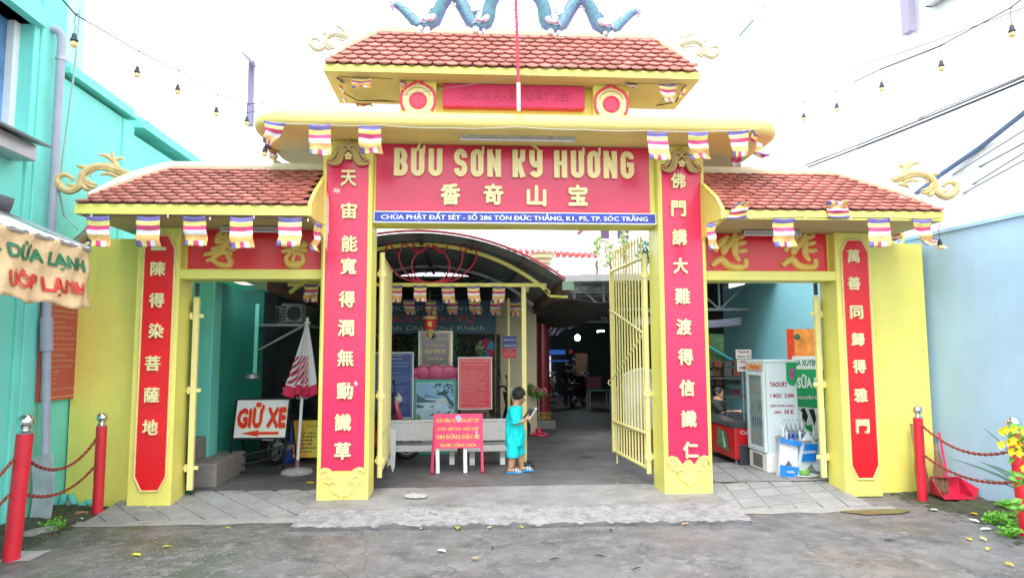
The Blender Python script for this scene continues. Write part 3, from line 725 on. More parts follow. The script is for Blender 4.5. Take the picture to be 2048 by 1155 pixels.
def letter(ch, x0, x1, z0, z1, marks=()):
    b = MB(); w, h_, t = x1 - x0, z1 - z0, TT; i = t / 2
    xl, xr, zb, zt, xm, zm = x0 + i, x1 - i, z0 + i, z1 - i, (x0 + x1) / 2, (z0 + z1) / 2
    rx = (xr - xl) / 2; ry = rx * 1.15
    if ch == 'U': stroke(b, [(xl, z1)] + arc(xm, zb + ry, rx, ry, 180, 360, 12) + [(xr, z1)], t, 0)
    elif ch == 'O': stroke(b, arc(xm, zt - ry, rx, ry, 0, 180, 12) + arc(xm, zb + ry, rx, ry, 180, 360, 12), t, 0, closed=True)
    elif ch == 'B':
        stroke(b, [(xl, z0), (xl, z1)], t, 0.001)
        r1 = (zt - zm) / 2
        stroke(b, [(xl, zt), (xm, zt)] + arc(xm, zt - r1, xr - xm - 0.006, r1, 90, -90, 8) + [(xl, zm)], t, 0)
        stroke(b, [(xl, zm), (xm, zm)] + arc(xm, zb + r1, xr - xm, r1, 90, -90, 8) + [(xl, zb)], t, 0.002)
    elif ch == 'S':
        r1 = (zt - zb) / 4
        stroke(b, arc(xm, zt - r1, rx, r1, -5, 180, 10) + arc(xm, zt - r1, rx, r1, 185, 262, 4) + arc(xm, zb + r1, rx, r1, 82, -10, 5) + arc(xm, zb + r1, rx, r1, -15, -178, 10), t, 0)
    elif ch == 'N': stroke(b, [(xl, z0), (xl, z1)], t, 0.001); stroke(b, [(xr, z0), (xr, z1)], t, 0.002); stroke(b, [(xl, zt - 0.01), (xr, zb + 0.01)], t * 0.9, 0)
    elif ch == 'K': stroke(b, [(xl, z0), (xl, z1)], t, 0.001); stroke(b, [(xr, z1), (xr - 0.004, zm + 0.05), (xl + 0.02, zm)], t * 0.95, 0); stroke(b, [(xm - 0.01, zm + 0.02), (xr + 0.002, z0)], t * 0.95, 0.002)
    elif ch == 'H': stroke(b, [(xl, z0), (xl, z1)], t, 0.001); stroke(b, [(xr, z0), (xr, z1)], t, 0.002); stroke(b, [(xl, zm + 0.01), (xr, zm + 0.01)], t * 0.85, 0)
    elif ch == 'Y':
        stroke(b, [(xl, z1)] + arc(xm, zm + 0.06, rx, 0.075, 180, 300, 8) + [(xr, zm + 0.04)], t, 0)
        stroke(b, [(xr, z1), (xr, zb + ry)] + arc(xm, zb + ry * 0.9, rx, ry * 0.9, 0, -165, 10), t, 0.002)
    elif ch == 'G':
        stroke(b, [(xr, zt - ry * 1.1)] + arc(xm, zt - ry, rx, ry, 5, 180, 12) + arc(xm, zb + ry, rx, ry, 180, 360, 12) + [(xr, zm + 0.0)], t, 0)
        stroke(b, [(xr + i, zm), (xm - 0.005, zm)], t * 0.85, 0.002)
    for mk in marks:
        if mk == 'horn': stroke(b, [(xr + 0.012, z1 - 0.06), (xr + 0.026, z1 - 0.045), (xr + 0.026, z1 + 0.035)], 0.026, 0.003)
        if mk == 'hook': stroke(b, [(xm - 0.03, z1 + 0.062), (xm - 0.005, z1 + 0.078), (xm + 0.022, z1 + 0.06), (xm + 0.015, z1 + 0.03), (xm, z1 + 0.0), (xm - 0.01, z1 - 0.03)], 0.026, 0.003)
        if mk == 'grave': b.prism([(xm - 0.03, z1 + 0.085), (xm - 0.058, z1 + 0.052), (xm + 0.03, z1 - 0.008), (xm + 0.04, z1 + 0.006)], lambda u, v, q: (u, q, v), 7.65, 7.610)
    return b.build('letter', GOLD, panel)
X_ = lambda a: a
for ch, xa, xb, mk in (('B', -0.819, -0.665, ()), ('U', -0.629, -0.478, ('horn', 'hook')), ('U', -0.433, -0.276, ()),
        ('S', -0.146, 0.004, ()), ('O', 0.043, 0.188, ('horn',)), ('N', 0.231, 0.387, ()),
        ('K', 0.518, 0.667, ()), ('Y', 0.71, 0.862, ('grave',)),
        ('H', 0.994, 1.144, ()), ('U', 1.187, 1.34, ('horn',)), ('O', 1.378, 1.526, ('horn',)),
        ('N', 1.566, 1.723, ()), ('G', 1.764, 1.92, ())):
    letter(ch, xa, xb, 3.626, 3.945, mk)
for ch, q in zip('香竒山宝', ((-0.184, 7.62, 3.423), (0.301, 7.62, 3.428), (0.79, 7.62, 3.416), (1.266, 7.62, 3.427))):
    put_char(ch, q[0], q[2], 0.225, 0.245, 7.65, panel, GOLDW, 0.035, 0.03)

# address banner under the panel
s = thing('address_banner', 'long blue banner with white lettering fixed under the crimson name panel', 'banner', (0.56, 7.62, 3.1))
b = MB(); b.box(-1.04, 2.168, 7.615, 7.645, 3.092, 3.222); b.build('frame', WHITE, s)
b = MB(); b.grid(80, 4, lambda u, v: (-1.025 + u * 3.178, 7.611 + 0.004 * noise.noise((u * 30, v * 2, 0)), 3.106 + v * 0.104)); b.build('sheet', BANB, s, smooth=True)
b = MB(); put_text(b, 'CHÙA PHẬT ĐẤT SÉT - SỐ 286 TÔN ĐỨC THẮNG, K1, P5, TP. SÓC TRĂNG', (-0.955, 7.605, 3.112), NX, NZ, 3.02, 0.098, 0.0, 0.030); b.build('lettering', TXW, s)

# upper slab with rounded nose
def round_rect(x0, x1, y0, y1, r, k=8):
    P = []
    for cx, cy, a in ((x1 - r, y1 - r, 0), (x0 + r, y1 - r, 90), (x0 + r, y0 + r, 180), (x1 - r, y0 + r, 270)):
        P += [(cx + r * math.cos(R(a + 90 * i / k)), cy + r * math.sin(R(a + 90 * i / k))) for i in range(k + 1)]
    return P
b = MB(); prof = [(0.03, 4.002), (0.0, 4.03), (-0.012, 4.07), (-0.01, 4.12), (0.012, 4.16), (0.06, 4.185), (0.14, 4.197)]
rings = [[(x, y, z) for x, y in round_rect(-2.27 + i, 3.47 - i, 7.06 + i, 8.72 - i, 0.36, 8)] for i, z in prof]
n = len(rings[0]); vs = [p for r_ in rings for p in r_]
fs = [(a * n + j, a * n + (j + 1) % n, (a + 1) * n + (j + 1) % n, (a + 1) * n + j) for a in range(len(rings) - 1) for j in range(n)]
fs += [tuple(range(n - 1, -1, -1)), tuple((len(rings) - 1) * n + j for j in range(n))]
b.add(vs, fs); slab = b.build('canopy_slab', mat('slab_yellow', (0.74, 0.58, 0.20), 0.55, 0.08, 2, 0.15, 30, spot=((0.45, 0.34, 0.14), 0.16, 2.5)), gate, smooth=True)
# attic above the slab
b = MB(); b.box(-0.70, 1.80, 7.50, 7.98, 4.19, 4.63); attic = b.build('attic_wall', YEL, gate)
for x0, x1 in ((-0.735, -0.338), (1.412, 1.812)):
    b = MB(); b.box(x0, x1, 7.36, 7.9, 4.19, 4.625); blk = b.build('medallion_block', YEL, attic, bevel=0.008)
    cx = (x0 + x1) / 2
    b = MB(); cz = 4.44
    P = []
    for i in range(49):
        a = R(-40 + 260 * i / 48); rr = 0.185 + 0.012 * abs(math.cos(3 * (a - PI / 2))) + 0.02 * max(0, 1 - abs(a - PI / 2) * 6)
        P.append((cx + rr * 0.98 * math.cos(a), 7.348, cz - 0.03 + rr * 0.98 * math.sin(a)))
    b.tube(P, 0.015, 8, flat=((0, 1, 0), 0.8))
    b.lathe((cx, 7.345, cz - 0.04), [(0.095, 0.02), (0.098, 0.0), (0.088, -0.012), (0.078, -0.012), (0.074, 0.0), (0.0, 0.0)], 28, axis='Y')
    b.build('medallion', CRIM, blk, smooth=True)
    b = MB(); b.lathe((cx, 7.352, cz - 0.03), [(0.172, 0.01), (0.172, 0.0), (0.0, 0.0)], 32, axis='Y'); b.build('medallion_field', GOLDW, blk)
    b = MB(); Q = [(cx + 0.15 * math.cos(a) * (1 - 0.06 * abs(math.sin(4 * a))), 7.35, cz - 0.03 + 0.14 * math.sin(a)) for a in [R(20 + 140 * i / 24) for i in range(25)]]
    b.tube(Q, 0.007, 6); b.build('medallion_ring', GOLDD, blk, smooth=True)
b = MB(); b.box(-0.270, 1.318, 7.39, 7.50, 4.36, 4.617); sg = b.build('name_sign', mat('faded_crimson', (0.66, 0.03, 0.14), 0.6, 0.1, 6, 0.3, 50, coat=0.1), attic, bevel=0.006)
b = MB(); put_text(b, 'CHÙA PHẬT ĐẤT SÉT', (-0.10, 7.388, 4.42), NX, NZ, 1.27, 0.15, 0.006, 0.01); b.build('lettering', mat('faded_letter', (0.58, 0.06, 0.10), 0.6, 0.2, 6, 0), sg)

# ---------------------------------------------------------------- tiled roofs
def make_tile(w, l):
    """a fish-scale tile: local x across, y up the slope, z out; its tip at the origin"""
    b = MB(); k = 10; t = 0.017
    rim = [(w / 2 * math.cos(R(180 + 180 * i / k)), l * 0.34 * (1 + math.sin(R(180 + 180 * i / k)))) for i in range(k + 1)]
    top = [(x, y, t + 0.006 * (1 - (2 * x / w) ** 2)) for x, y in rim]
    top += [(w / 2, l, 0.0), (0, l, 0.006), (-w / 2, l, 0.0)]
    c = (0, l * 0.34, t + 0.008)
    n = len(top)
    bot = [(x * 0.97, y + 0.004, z - t - (0.006 if abs(x) < w * .08 and y < l * .1 else 0)) for x, y, z in top]
    b.add(top + bot + [c], [(i, (i + 1) % n, 2 * n) for i in range(n)] + [(i, i + n, (i + 1) % n + n, (i + 1) % n) for i in range(n)])
    me = b.mesh('roof_tile', [TILE]); return me
def tile_slope(parent, me, A, B, rowsvec, nrow, cols, tw, inset_l, inset_r, lift=0.020, jit=0.004):
    """A: left eave point, B: right eave point; rowsvec: vector up the slope per row; inset: x change per row at each end"""
    A, B, rv = Vector(A), Vector(B), Vector(rowsvec)
    X = (B - A).normalized(); Yv = rv.normalized(); Z = X.cross(Yv)
    tilt = Matrix.Rotation(R(-9.5), 3, 'X')
    M0 = Matrix((X, Yv, Z)).transposed() @ tilt
    off = Vector(parent.location)
    q = parent.parent
    while q is not None: off += Vector(q.location); q = q.parent
    for r in range(nrow):
        a = A + rv * r; x0 = inset_l * r; x1 = (B - A).length - inset_r * r
        s = tw * 0.5 * (r % 2); x = s + tw * math.floor((x0 - s) / tw) + tw * 0.5
        while x < x1:
            if x > x0 - tw * 0.15 and x < x1 + tw * 0.15:
                xx = min(max(x, x0 + tw * (0.12 if inset_l else 0.50)), x1 - tw * (0.12 if inset_r else 0.50))
                o = bpy.data.objects.new('roof_tile', me); C.objects.link(o); o.parent = parent
                p = a + X * (xx + rnd.uniform(-jit, jit)) + Z * (lift + rnd.uniform(0, 0.004)) + Yv * rnd.uniform(-jit, jit)
                M = M0 @ Matrix.Rotation(R(rnd.uniform(-1.5, 1.5)), 3, 'Z') @ Matrix.Rotation(R(rnd.uniform(-1.0, 1.0)), 3, 'Y')
                mw = M.to_4x4(); mw.translation = p - off
                o.matrix_local = mw
            x += tw

ORN = [  # traced scroll strokes (traced units) and radius
 ([(1050,520),(950,485),(850,450),(750,425),(650,425),(560,455),(490,500),(430,580),(405,680),(390,780),(330,850),(250,885),(165,850),(105,770),(95,690),(140,635),(210,625),(265,650),(295,685),(270,700)], 40),
 ([(1010,545),(920,520),(840,490),(740,462),(640,460),(560,495),(520,560),(530,620)], 28),
 ([(960,500),(880,450),(800,400),(720,385)], 30), ([(1040,515),(940,480),(880,420),(850,350),(825,270),(800,155)], 30),
 ([(850,360),(790,290),(720,240),(620,240)], 26), ([(855,350),(880,290),(920,265),(975,272)], 20),
 ([(900,590),(830,555),(760,545),(650,575)], 24), ([(960,590),(890,620),(840,640),(810,690)], 22),
 ([(440,600),(470,680),(540,730),(625,740)], 26), ([(425,650),(480,740),(560,790),(645,775)], 26), ([(415,700),(440,780),(490,830),(540,850)], 28),
 ([(400,720),(360,780),(290,790),(205,765)], 20), ([(470,480),(420,470),(335,455)], 24)]
def ornament(x0, z0, y, k, mirror, parent, m, name='scroll_ornament', yk=0.0):
    sg = -1 if mirror else 1
    b = MB()
    for pth, r in ORN:
        P = smooth_path([(x0 + sg * (a - 1050) * k, y + yk * (1050 - a) * k * -1, z0 - (q - 520) * k) for a, q in pth], 4)
        b.tube(P, taper(len(P), r * k * 1.5, 0.8, 0.3), 8, flat=((0, 1, 0), 1.1))
        if r > 23:      # carved ribs along the broad strokes
            for sd in (-0.55, 0.0, 0.55):
                Q = []
                for i_, p_ in enumerate(P):
                    t_ = (P[min(i_ + 1, len(P) - 1)] - P[max(i_ - 1, 0)]).normalized(); n_ = t_.cross(Vector((0, 1, 0)))
                    Q.append(p_ + n_ * r * k * 1.35 * sd * (1 - 0.6 * i_ / len(P)) + Vector((0, -r * k * (1.45 - 0.5 * abs(sd)) * (1 - 0.5 * i_ / len(P)), 0)))
                b.tube(Q, taper(len(Q), r * k * 0.30, 0.6, 0.2), 5)
    b.build(name, m, parent, smooth=True)

def roof(parent, xl, xr, ye, ze, xl2, xr2, yr, zr_, yb, zsof, nrow, tw, fas_h, name, hipl=True, hipr=True, rid=0.05):
    # solid core
    b = MB()
    vs = [(xl, ye, ze), (xr, ye, ze), (xr2, yr, zr_), (xl2, yr, zr_), (xl, yb, ze), (xr, yb, ze), (xl, ye, zsof), (xr, ye, zsof), (xl, yb, zsof), (xr, yb, zsof)]
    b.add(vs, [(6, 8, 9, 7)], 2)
    b.add(vs, [(6, 7, 1, 0), (8, 4, 5, 9), (6, 0, 4, 8), (7, 9, 5, 1)])
    b.add(vs, [(0, 1, 2, 3), (5, 4, 3, 2), (4, 0, 3), (1, 5, 2)], 1)
    r = b.build(name, [YEL, mat('roof_mortar', (0.16, 0.05, 0.05), 0.8, 0.2, 9, 0.2), mat('shaded_soffit_paint', (0.48, 0.38, 0.20), 0.6, 0.08, 2, 0.1)], parent)  # third colour is the yellow dulled to tan, underside shade painted in
    sl = Vector((0, yr - ye, zr_ - ze)); L_ = sl.length; row = L_ * 0.975 / nrow
    me = make_tile(tw * 0.985, row * 2.1)
    il = (xl2 - xl) / nrow; ir = (xr - xr2) / nrow
    up = sl.normalized()
    tile_slope(r, me, Vector((xl, ye, ze)) - up * 0.03, Vector((xr, ye, ze)) - up * 0.03, sl / nrow * 0.985, nrow, 0, tw, il, ir)
    b = MB()
    b.tube([(xl2 - 0.02, yr, zr_ + rid * .6), (xr2 + 0.02, yr, zr_ + rid * .6)], rid * 1.1, 8)
    b.build('ridge', RIDGE, r, smooth=True)
    for ok, e0, e1 in ((hipl, (xl, ye), (xl2, yr)), (hipr, (xr, ye), (xr2, yr))):
        if ok:
            b = MB()
            P = [Vector((e0[0] + (e1[0] - e0[0]) * t, e0[1] + (e1[1] - e0[1]) * t, ze + (zr_ - ze) * t + 0.03 + 0.035 * math.sin(PI * t) )) for t in [0.12 + 0.88 * i / 8 for i in range(9)]]
            b.tube(P, [0.02 + 0.035 * min(1, i / 4) for i in range(9)], 8)
            b.build('hip_ridge', RIDGE, r, smooth=True)
    return r
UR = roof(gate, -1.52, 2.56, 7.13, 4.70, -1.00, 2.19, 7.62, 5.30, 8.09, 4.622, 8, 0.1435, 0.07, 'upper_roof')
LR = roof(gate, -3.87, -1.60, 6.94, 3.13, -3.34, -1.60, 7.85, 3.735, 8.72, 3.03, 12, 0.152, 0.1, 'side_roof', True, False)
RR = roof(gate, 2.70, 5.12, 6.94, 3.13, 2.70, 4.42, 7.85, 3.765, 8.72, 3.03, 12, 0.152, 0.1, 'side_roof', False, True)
ornament(-3.598, 3.556, 7.42, 0.000635, False, LR, GOLDD.copy() if False else mat('weathered_gold', (0.60, 0.45, 0.20), 0.5, 0.22, 16, 0.2, 50), yk=0.35)
ornament(4.881, 3.596, 7.42, 0.000635, True, RR, MATS['weathered_gold'], yk=0.35)
ornament(-1.246, 5.074, 7.38, 0.00046, False, UR, mat('pale_scroll', (0.56, 0.49, 0.34), 0.5, 0.15, 16, 0.2, 50), yk=0.35)
ornament(2.375, 5.099, 7.38, 0.00046, True, UR, MATS['pale_scroll'], yk=0.35)
# flared cheeks where the side roofs meet the main pillars
for x0, x1 in ((-1.602, -1.592), (2.702, 2.692)):
    b = MB(); s_ = 1 if x0 < x1 else -1
    A = [(x0, 6.93, 3.03), (x0, 6.93, 3.15), (x0 + 0.02 * s_, 7.05, 3.30), (x1, 7.56, 3.60), (x1, 7.56, 2.90)]
    b.add(A + [(x + 0.03 * s_, y + 0.02, z) for x, y, z in A], [(0, 1, 2, 3, 4), (9, 8, 7, 6, 5)] + [(i, i + 5, (i + 1) % 5 + 5, (i + 1) % 5) for i in range(5)])
    b.build('roof_cheek', YEL, gate)

# side bays
def side_bay(xi, xo, px0, px1, wx, pst, roofside):
    lo, hi = min(xi, px0 if px0 > xi else px1), 0
    xa, xb = (xi, px0) if xi < px0 else (px1, xi)
    b = MB(); b.box(xa, xb, 7.80, 8.02, 2.57, 3.03); up_ = b.build('side_lintel', YEL, gate)
    b = MB(); b.box(xa + 0.0, xb, 7.67, 8.0, 2.462, 2.57); b.build('side_beam', YEL, gate, bevel=0.006)
    b = MB(); b.box(xa + 0.03, xb - 0.03, 7.790, 7.80, 2.575, 3.028); pn = b.build('side_panel', RED, up_)
    b = MB(); b.box(px0, px1, 7.66, 8.05, 0, 3.028); pil = b.build('outer_pillar', YEL, gate, bevel=0.012)
    cx = (px0 + px1) / 2 + pst; w, z0, z1, c = 0.165, 0.20, 2.94, 0.075
    def octo(k, zz): return [(cx - w + c + k * .4, z0 + k), (cx + w - c - k * .4, z0 + k), (cx + w - k, z0 + 2 * c + k * .4), (cx + w - k, z1 - 2 * c - k * .4), (cx + w - c - k * .4, z1 - k), (cx - w + c + k * .4, z1 - k), (cx - w + k, z1 - 2 * c - k * .4), (cx - w + k, z0 + 2 * c + k * .4)]
    b = MB(); b.prism(octo(0.01, 0), lambda u, v, q: (u, q, v), 7.66, 7.650); strip = b.build('red_strip', RED, pil)
    b = MB(); P = [(u, 7.652, v) for u, v in octo(0, 0)]
    Q = []
    for i in range(8):
        a, d = Vector(P[i]), Vector(P[(i + 1) % 8]); Q += [a, a + (d - a) * 0.03, a + (d - a) * 0.97]
    b.tube(Q, 0.013, 8, closed=True); b.build('strip_rim', mat('rim_gold', (0.80, 0.64, 0.26), 0.4, 0.12, 9, 0.1, 40), pil, smooth=True)
    b = MB(); b.box(*( (px1, -1.6) if False else ((wx, px0) if wx < px0 else (px1, wx)) ), 7.86, 8.0, 0, 2.93); b.build('wing_wall', YEL, gate)
    return pn, pil
pnL, pilL = side_bay(-1.59, 0, -3.585, -3.13, -4.318, 0.01, LR)
pnR, pilR = side_bay(2.715, 0, 4.29, 4.725, 5.49, 0.015, RR)
for ch, q in zip('一陳得染菩薩地', ((-3.352, 7.63, 2.786), (-3.348, 7.63, 2.567), (-3.349, 7.63, 2.224), (-3.341, 7.63, 1.894), (-3.362, 7.63, 1.546), (-3.359, 7.63, 1.211), (-3.36, 7.63, 0.869))):
    put_char(ch, q[0], q[2], 0.155, 0.16 if ch != '一' else 0.035, 7.650, pilL, GOLDW, 0.022, 0.025)
for ch, q in zip('萬善同歸得雅門', ((4.494, 7.63, 2.743), (4.484, 7.63, 2.426), (4.497, 7.63, 2.09), (4.498, 7.63, 1.778), (4.5, 7.63, 1.469), (4.5, 7.63, 1.14), (4.505, 7.63, 0.79))):
    put_char(ch, q[0], q[2], 0.15, 0.155, 7.650, pilR, GOLDW, 0.022, 0.025)
# plump brush strokes on the side panels
def puffy(strokes, ox, oz, k, parent, cx, cy):
    b = MB()
    for pth, r in strokes:
        P = smooth_path([(ox + (a - cx) * k, 7.785, oz - (c - cy) * k) for a, c in pth], 4)
        b.tube(P, taper(len(P), r * k * 1.32, 0.6, 0.6), 10, flat=((0, 1, 0), 0.8))
    b.build('brush_character', mat('puffy_gold', (0.82, 0.54, 0.13), 0.35, 0.1, 9, 0.1, 40, coat=0.2), parent, smooth=True)
G1 = [([(590,170),(520,215)], 34), ([(640,180),(650,260),(640,330),(600,400)], 34), ([(510,260),(600,235),(700,215)], 26), ([(500,320),(600,300),(700,290)], 26), ([(440,410),(560,375),(690,340)], 26), ([(660,370),(720,395),(775,420)], 26), ([(340,490),(450,465),(560,430),(640,400)], 30),
      ([(380,580),(460,545),(520,490),(590,455),(660,455),(740,480)], 32), ([(450,545),(510,600),(590,640),(680,645),(715,600),(690,530),(640,460)], 36), ([(605,530),(600,545)], 20), ([(520,215),(505,330)], 24)]
G2 = [([(1640,300),(1600,400),(1560,460)], 34), ([(1430,445),(1500,425),(1620,405),(1720,385)], 28), ([(1720,385),(1780,300)], 44), ([(1690,420),(1800,425)], 30), ([(1560,460),(1500,520),(1510,590),(1560,640),(1650,650),(1725,600),(1735,520),(1690,470),(1600,455)], 34), ([(1615,470),(1590,560),(1600,640)], 24), ([(1500,590),(1600,630),(1720,580)], 38), ([(1700,420),(1640,350)], 30)]
puffy(G1, -2.767, 2.796, 0.00079, pnL, 545, 424)
puffy(G2, -1.928, 2.772, 0.00079, pnL, 1620, 455)
G3 = [([(60,10),(30,60),(-10,110)], 14), ([(20,20),(-30,60),(-60,110)], 14), ([(-60,70),(-20,60),(10,40)], 12), ([(60,0),(60,60),(55,120),(80,160)], 16), ([(70,30),(115,15)], 12), ([(70,65),(120,55)], 12), ([(70,105),(125,100)], 12), ([(-5,50),(-15,120),(30,60)], 12),
      ([(-80,190),(-50,165),(-20,155),(10,185),(60,200),(110,190),(115,150)], 18)]
puffy(G3, 3.072, 2.828, 0.0021, pnR, 20, 100)
puffy(G3 + [([(-70,10),(-30,25)], 12), ([(10,-15),(15,30)], 12)], 3.919, 2.832, 0.0021, pnR, 20, 100)
# round vent bricks above the right wing wall
b = MB()
for i in range(3): b.tube([(4.83 + i * 0.2 + 0.085 * math.cos(a), 7.93, 3.01 + 0.085 * math.sin(a)) for a in [2 * PI * t / 20 for t in range(20)]], 0.016, 6, closed=True)
b.build('vent_ring', YEL, gate, smooth=True)


# ================================================================== BEHIND THE GATE: ROOFS AND WALLS OF THE YARD
# market hall
h = thing('market_hall', 'dark covered market hall behind the open gate with steel trusses', 'hall', (3, 14, 0))
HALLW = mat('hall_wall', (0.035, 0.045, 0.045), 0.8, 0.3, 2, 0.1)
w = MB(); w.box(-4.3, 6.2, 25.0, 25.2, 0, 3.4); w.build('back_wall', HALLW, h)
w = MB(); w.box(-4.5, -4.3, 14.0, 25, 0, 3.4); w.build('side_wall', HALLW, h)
w = MB(); w.box(-4.3, -1.95, 12.95, 13.05, 0, 3.0); w.build('shade_sheet', HALLW, h)  # near-black sheet added; its colour stands in for shade behind the left bay
w = MB(); w.box(-4.3, -3.5, 11.2, 12.95, 0, 2.95); w.build('shade_block', HALLW, h)  # near-black block added where the bay only falls into shade
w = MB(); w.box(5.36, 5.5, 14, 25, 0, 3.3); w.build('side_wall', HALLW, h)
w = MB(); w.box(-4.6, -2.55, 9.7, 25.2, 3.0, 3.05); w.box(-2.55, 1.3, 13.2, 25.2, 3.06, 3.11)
w.add([(1.3, 12.3, 2.98), (5.5, 11.5, 2.98), (5.5, 25.2, 3.5), (1.3, 25.2, 3.5), (1.3, 12.3, 3.02), (5.5, 11.5, 3.02), (5.5, 25.2, 3.54), (1.3, 25.2, 3.54)], [(0, 1, 2, 3), (7, 6, 5, 4), (0, 4, 5, 1)])
w.build('roof_sheet', SHEET, h)
w = MB(); w.bar((1.3, 12.25, 2.96), (5.4, 11.45, 2.96), 0.10, 0.12); w.build('eave_beam', STEEL, h)
for k in range(3):
    y = 12.6 + k * 2.6; tr_ = MB(); zt = 2.93
    tr_.bar((2.0, y, zt), (5.35, y, zt + 0.02), 0.05); tr_.bar((2.0, y, zt - 0.5), (5.35, y, zt - 0.5), 0.05)
    for i in range(6):
        x = 2.0 + i * 0.55; tr_.bar((x, y, zt - .5), (x, y, zt), 0.035); tr_.bar((x, y, zt - .5 if i % 2 else zt), (x + 0.55, y, zt if i % 2 else zt - .5), 0.03)
    tr_.build('truss', STEEL, h)
w = MB(); w.tube([(3.1, 11.6, 2.35), (4.75, 11.9, 1.45)], 0.022, 8); w.build('brace', mat('green_pipe', (0.03, 0.30, 0.30), 0.4, 0.1, 5, 0), h, smooth=True)
# tarpaulin slung below the eave
def tarp(u, v):
    x = 1.25 + u * 2.35; y = 11.9 + v * 2.6
    return (x, y, 2.72 - 0.30 * v - 0.28 * (1 - u) + 0.09 * math.sin(u * 9 + v * 2) * (1 - 0.5 * u) - 0.12 * math.sin(PI * u) * math.sin(PI * v) + 0.03 * noise.noise((x * 4, y * 4, 1)))
b = MB(); b.grid(30, 20, tarp); tag(b.build('tarpaulin', mat('grey_tarp', (0.07, 0.065, 0.06), 0.8, 0.3, 3, 0.5, 8, bdist=0.03), smooth=True, thick=0.004), 'grey brown tarpaulin slung under the hall eave behind the metal leaf', 'tarpaulin')
# striped awning cloth
b = MB()
SC = [mat('awning_blue', (0.03, 0.06, 0.34), 0.8, 0.1, 4, 0.1), mat('awning_cream', (0.62, 0.58, 0.50), 0.8, 0.1, 4, 0.1), mat('awning_orange', (0.5, 0.28, 0.12), 0.8, 0.1, 4, 0.1)]
pat = [0, 0, 0, 1, 2, 1]
b.grid(60, 10, lambda u, v: (1.66 + u * 1.0 + 0.18 * (1 - v), 14.1 + 0.15 * v, 2.44 - v * (0.42 * (1 - u) + 0.10) + 0.03 * math.sin(u * 20)), lambda u, v: pat[int(u * 48 + v * 6) % 6])
tag(b.build('striped_awning', SC, smooth=True, thick=0.005), 'blue awning cloth with cream and orange stripes beside the dark red column', 'awning')

# barrel canopy
cv = thing('barrel_canopy', 'curved corrugated steel canopy on yellow arches with a red hoop lotus', 'canopy', (-0.62, 10.5, 0))
def arcp(t, y, cx=-0.63, half=1.93, z0=2.56, rise=0.63):
    a = -1 + 2 * t; Rr = (half ** 2 + rise ** 2) / (2 * rise); x = a * half
    return (cx + x, y, z0 + rise - (Rr - math.sqrt(Rr * Rr - x * x)))
b = MB(); b.grid(60, 90, lambda u, v: (lambda p: (p[0], p[1], p[2] + 0.012 * math.sin(v * 90 * 2)))(arcp(u, 8.92 + v * 4.4, z0=2.575)))
b.build('corrugated_sheet', SHEET, cv, smooth=True, thick=0.003)
b = MB(); b.tube([arcp(i / 24, 8.90, z0=2.60) for i in range(25)], 0.018, 6); b.build('edge_trim', mat('pink_trim', (0.62, 0.10, 0.16), 0.5, 0.1, 5, 0), cv, smooth=True)
for y in (9.56, 12.0):
    b = MB(); P = [arcp(i / 24, y, z0=2.47, rise=0.68, half=1.80) for i in range(25)]
    for i in range(24): b.bar(P[i], P[i + 1], 0.035, 0.05)
    b.build('arch', YEL if y < 10 else STEEL, cv)
for t in (0.14, 0.32, 0.5, 0.68, 0.86):
    b = MB(); p, q = arcp(t, 8.98), arcp(t, 13.2); b.bar((p[0], p[1], p[2] - 0.03), (q[0], q[1], q[2] - 0.03), 0.045); b.build('purlin', DARK, cv)
b = MB(); b.bar((-2.45, 9.56, 2.585), (1.12, 9.56, 2.585), 0.045, 0.05); b.build('tie_bar', YEL, cv)
for xx in (1.33, -2.62):
    b = MB(); b.box(xx - 0.07, xx + 0.07, 8.9, 13.3, 2.46, 2.565); b.build('box_gutter', mat('brown_gutter', (0.16, 0.07, 0.05), 0.6, 0.1, 4, 0), cv)
    b = MB(); b.box(xx - 0.075, xx + 0.075, 8.885, 8.90, 2.455, 2.57); b.build('gutter_end', mat('gutter_green', (0.25, 0.42, 0.36), 0.6, 0.1, 4, 0), cv)
b = MB(); b.bar((1.10, 9.56, 2.52), (1.17, 9.56, 2.43), 0.035); b.bar((1.17, 9.56, 2.43), (1.42, 9.56, 2.42), 0.035); b.build('bracket', YEL, cv)
b = MB(); b.box(0.765, 0.83, 9.525, 9.59, 0.09, 2.56); b.build('post', YELG, cv, bevel=0.006)
b = MB(); b.box(-2.42, -2.36, 12.3, 12.36, 0.09, 2.9); b.build('post', YELG, cv)
# lotus hoops: the pink outline of a lotus in bent rod
LOT = [[(0,0),(-60,14),(-100,55),(-112,110),(-90,160),(-40,205),(-8,222)], [(0,0),(60,14),(100,55),(112,110),(90,160),(40,205),(8,222)],
       [(-30,2),(-110,25),(-165,85),(-185,140),(-182,180),(-160,235)], [(30,2),(110,25),(165,85),(185,140),(182,180),(160,235)],
       [(-60,4),(-150,20),(-225,80),(-270,150),(-255,215),(-225,245)], [(60,4),(150,20),(225,80),(270,150),(255,215),(235,245)],
       [(-8,222),(-60,178),(-110,235)], [(8,222),(60,178),(110,235)], [(-160,235),(-110,195),(-75,170)], [(185,170),(240,235)], [(-190,165),(-240,225)]]
LOTM = mat('lotus_red_rod', (0.62, 0.02, 0.08), 0.4, 0.1, 5, 0, coat=0.3)
for pth in LOT:
    b = MB(); b.tube(smooth_path([(-0.50 + a * 0.00237, 9.54, 2.615 + c * 0.00237) for a, c in pth], 5), 0.011, 7); b.build('lotus_rod', LOTM, cv, smooth=True)
for pth in LOT[:4]:
    b = MB(); b.tube(smooth_path([(-0.55 + a * 0.0022, 11.98, 2.64 + c * 0.0022) for a, c in pth], 4), 0.010, 6); b.build('lotus_rod', DARK, cv, smooth=True)
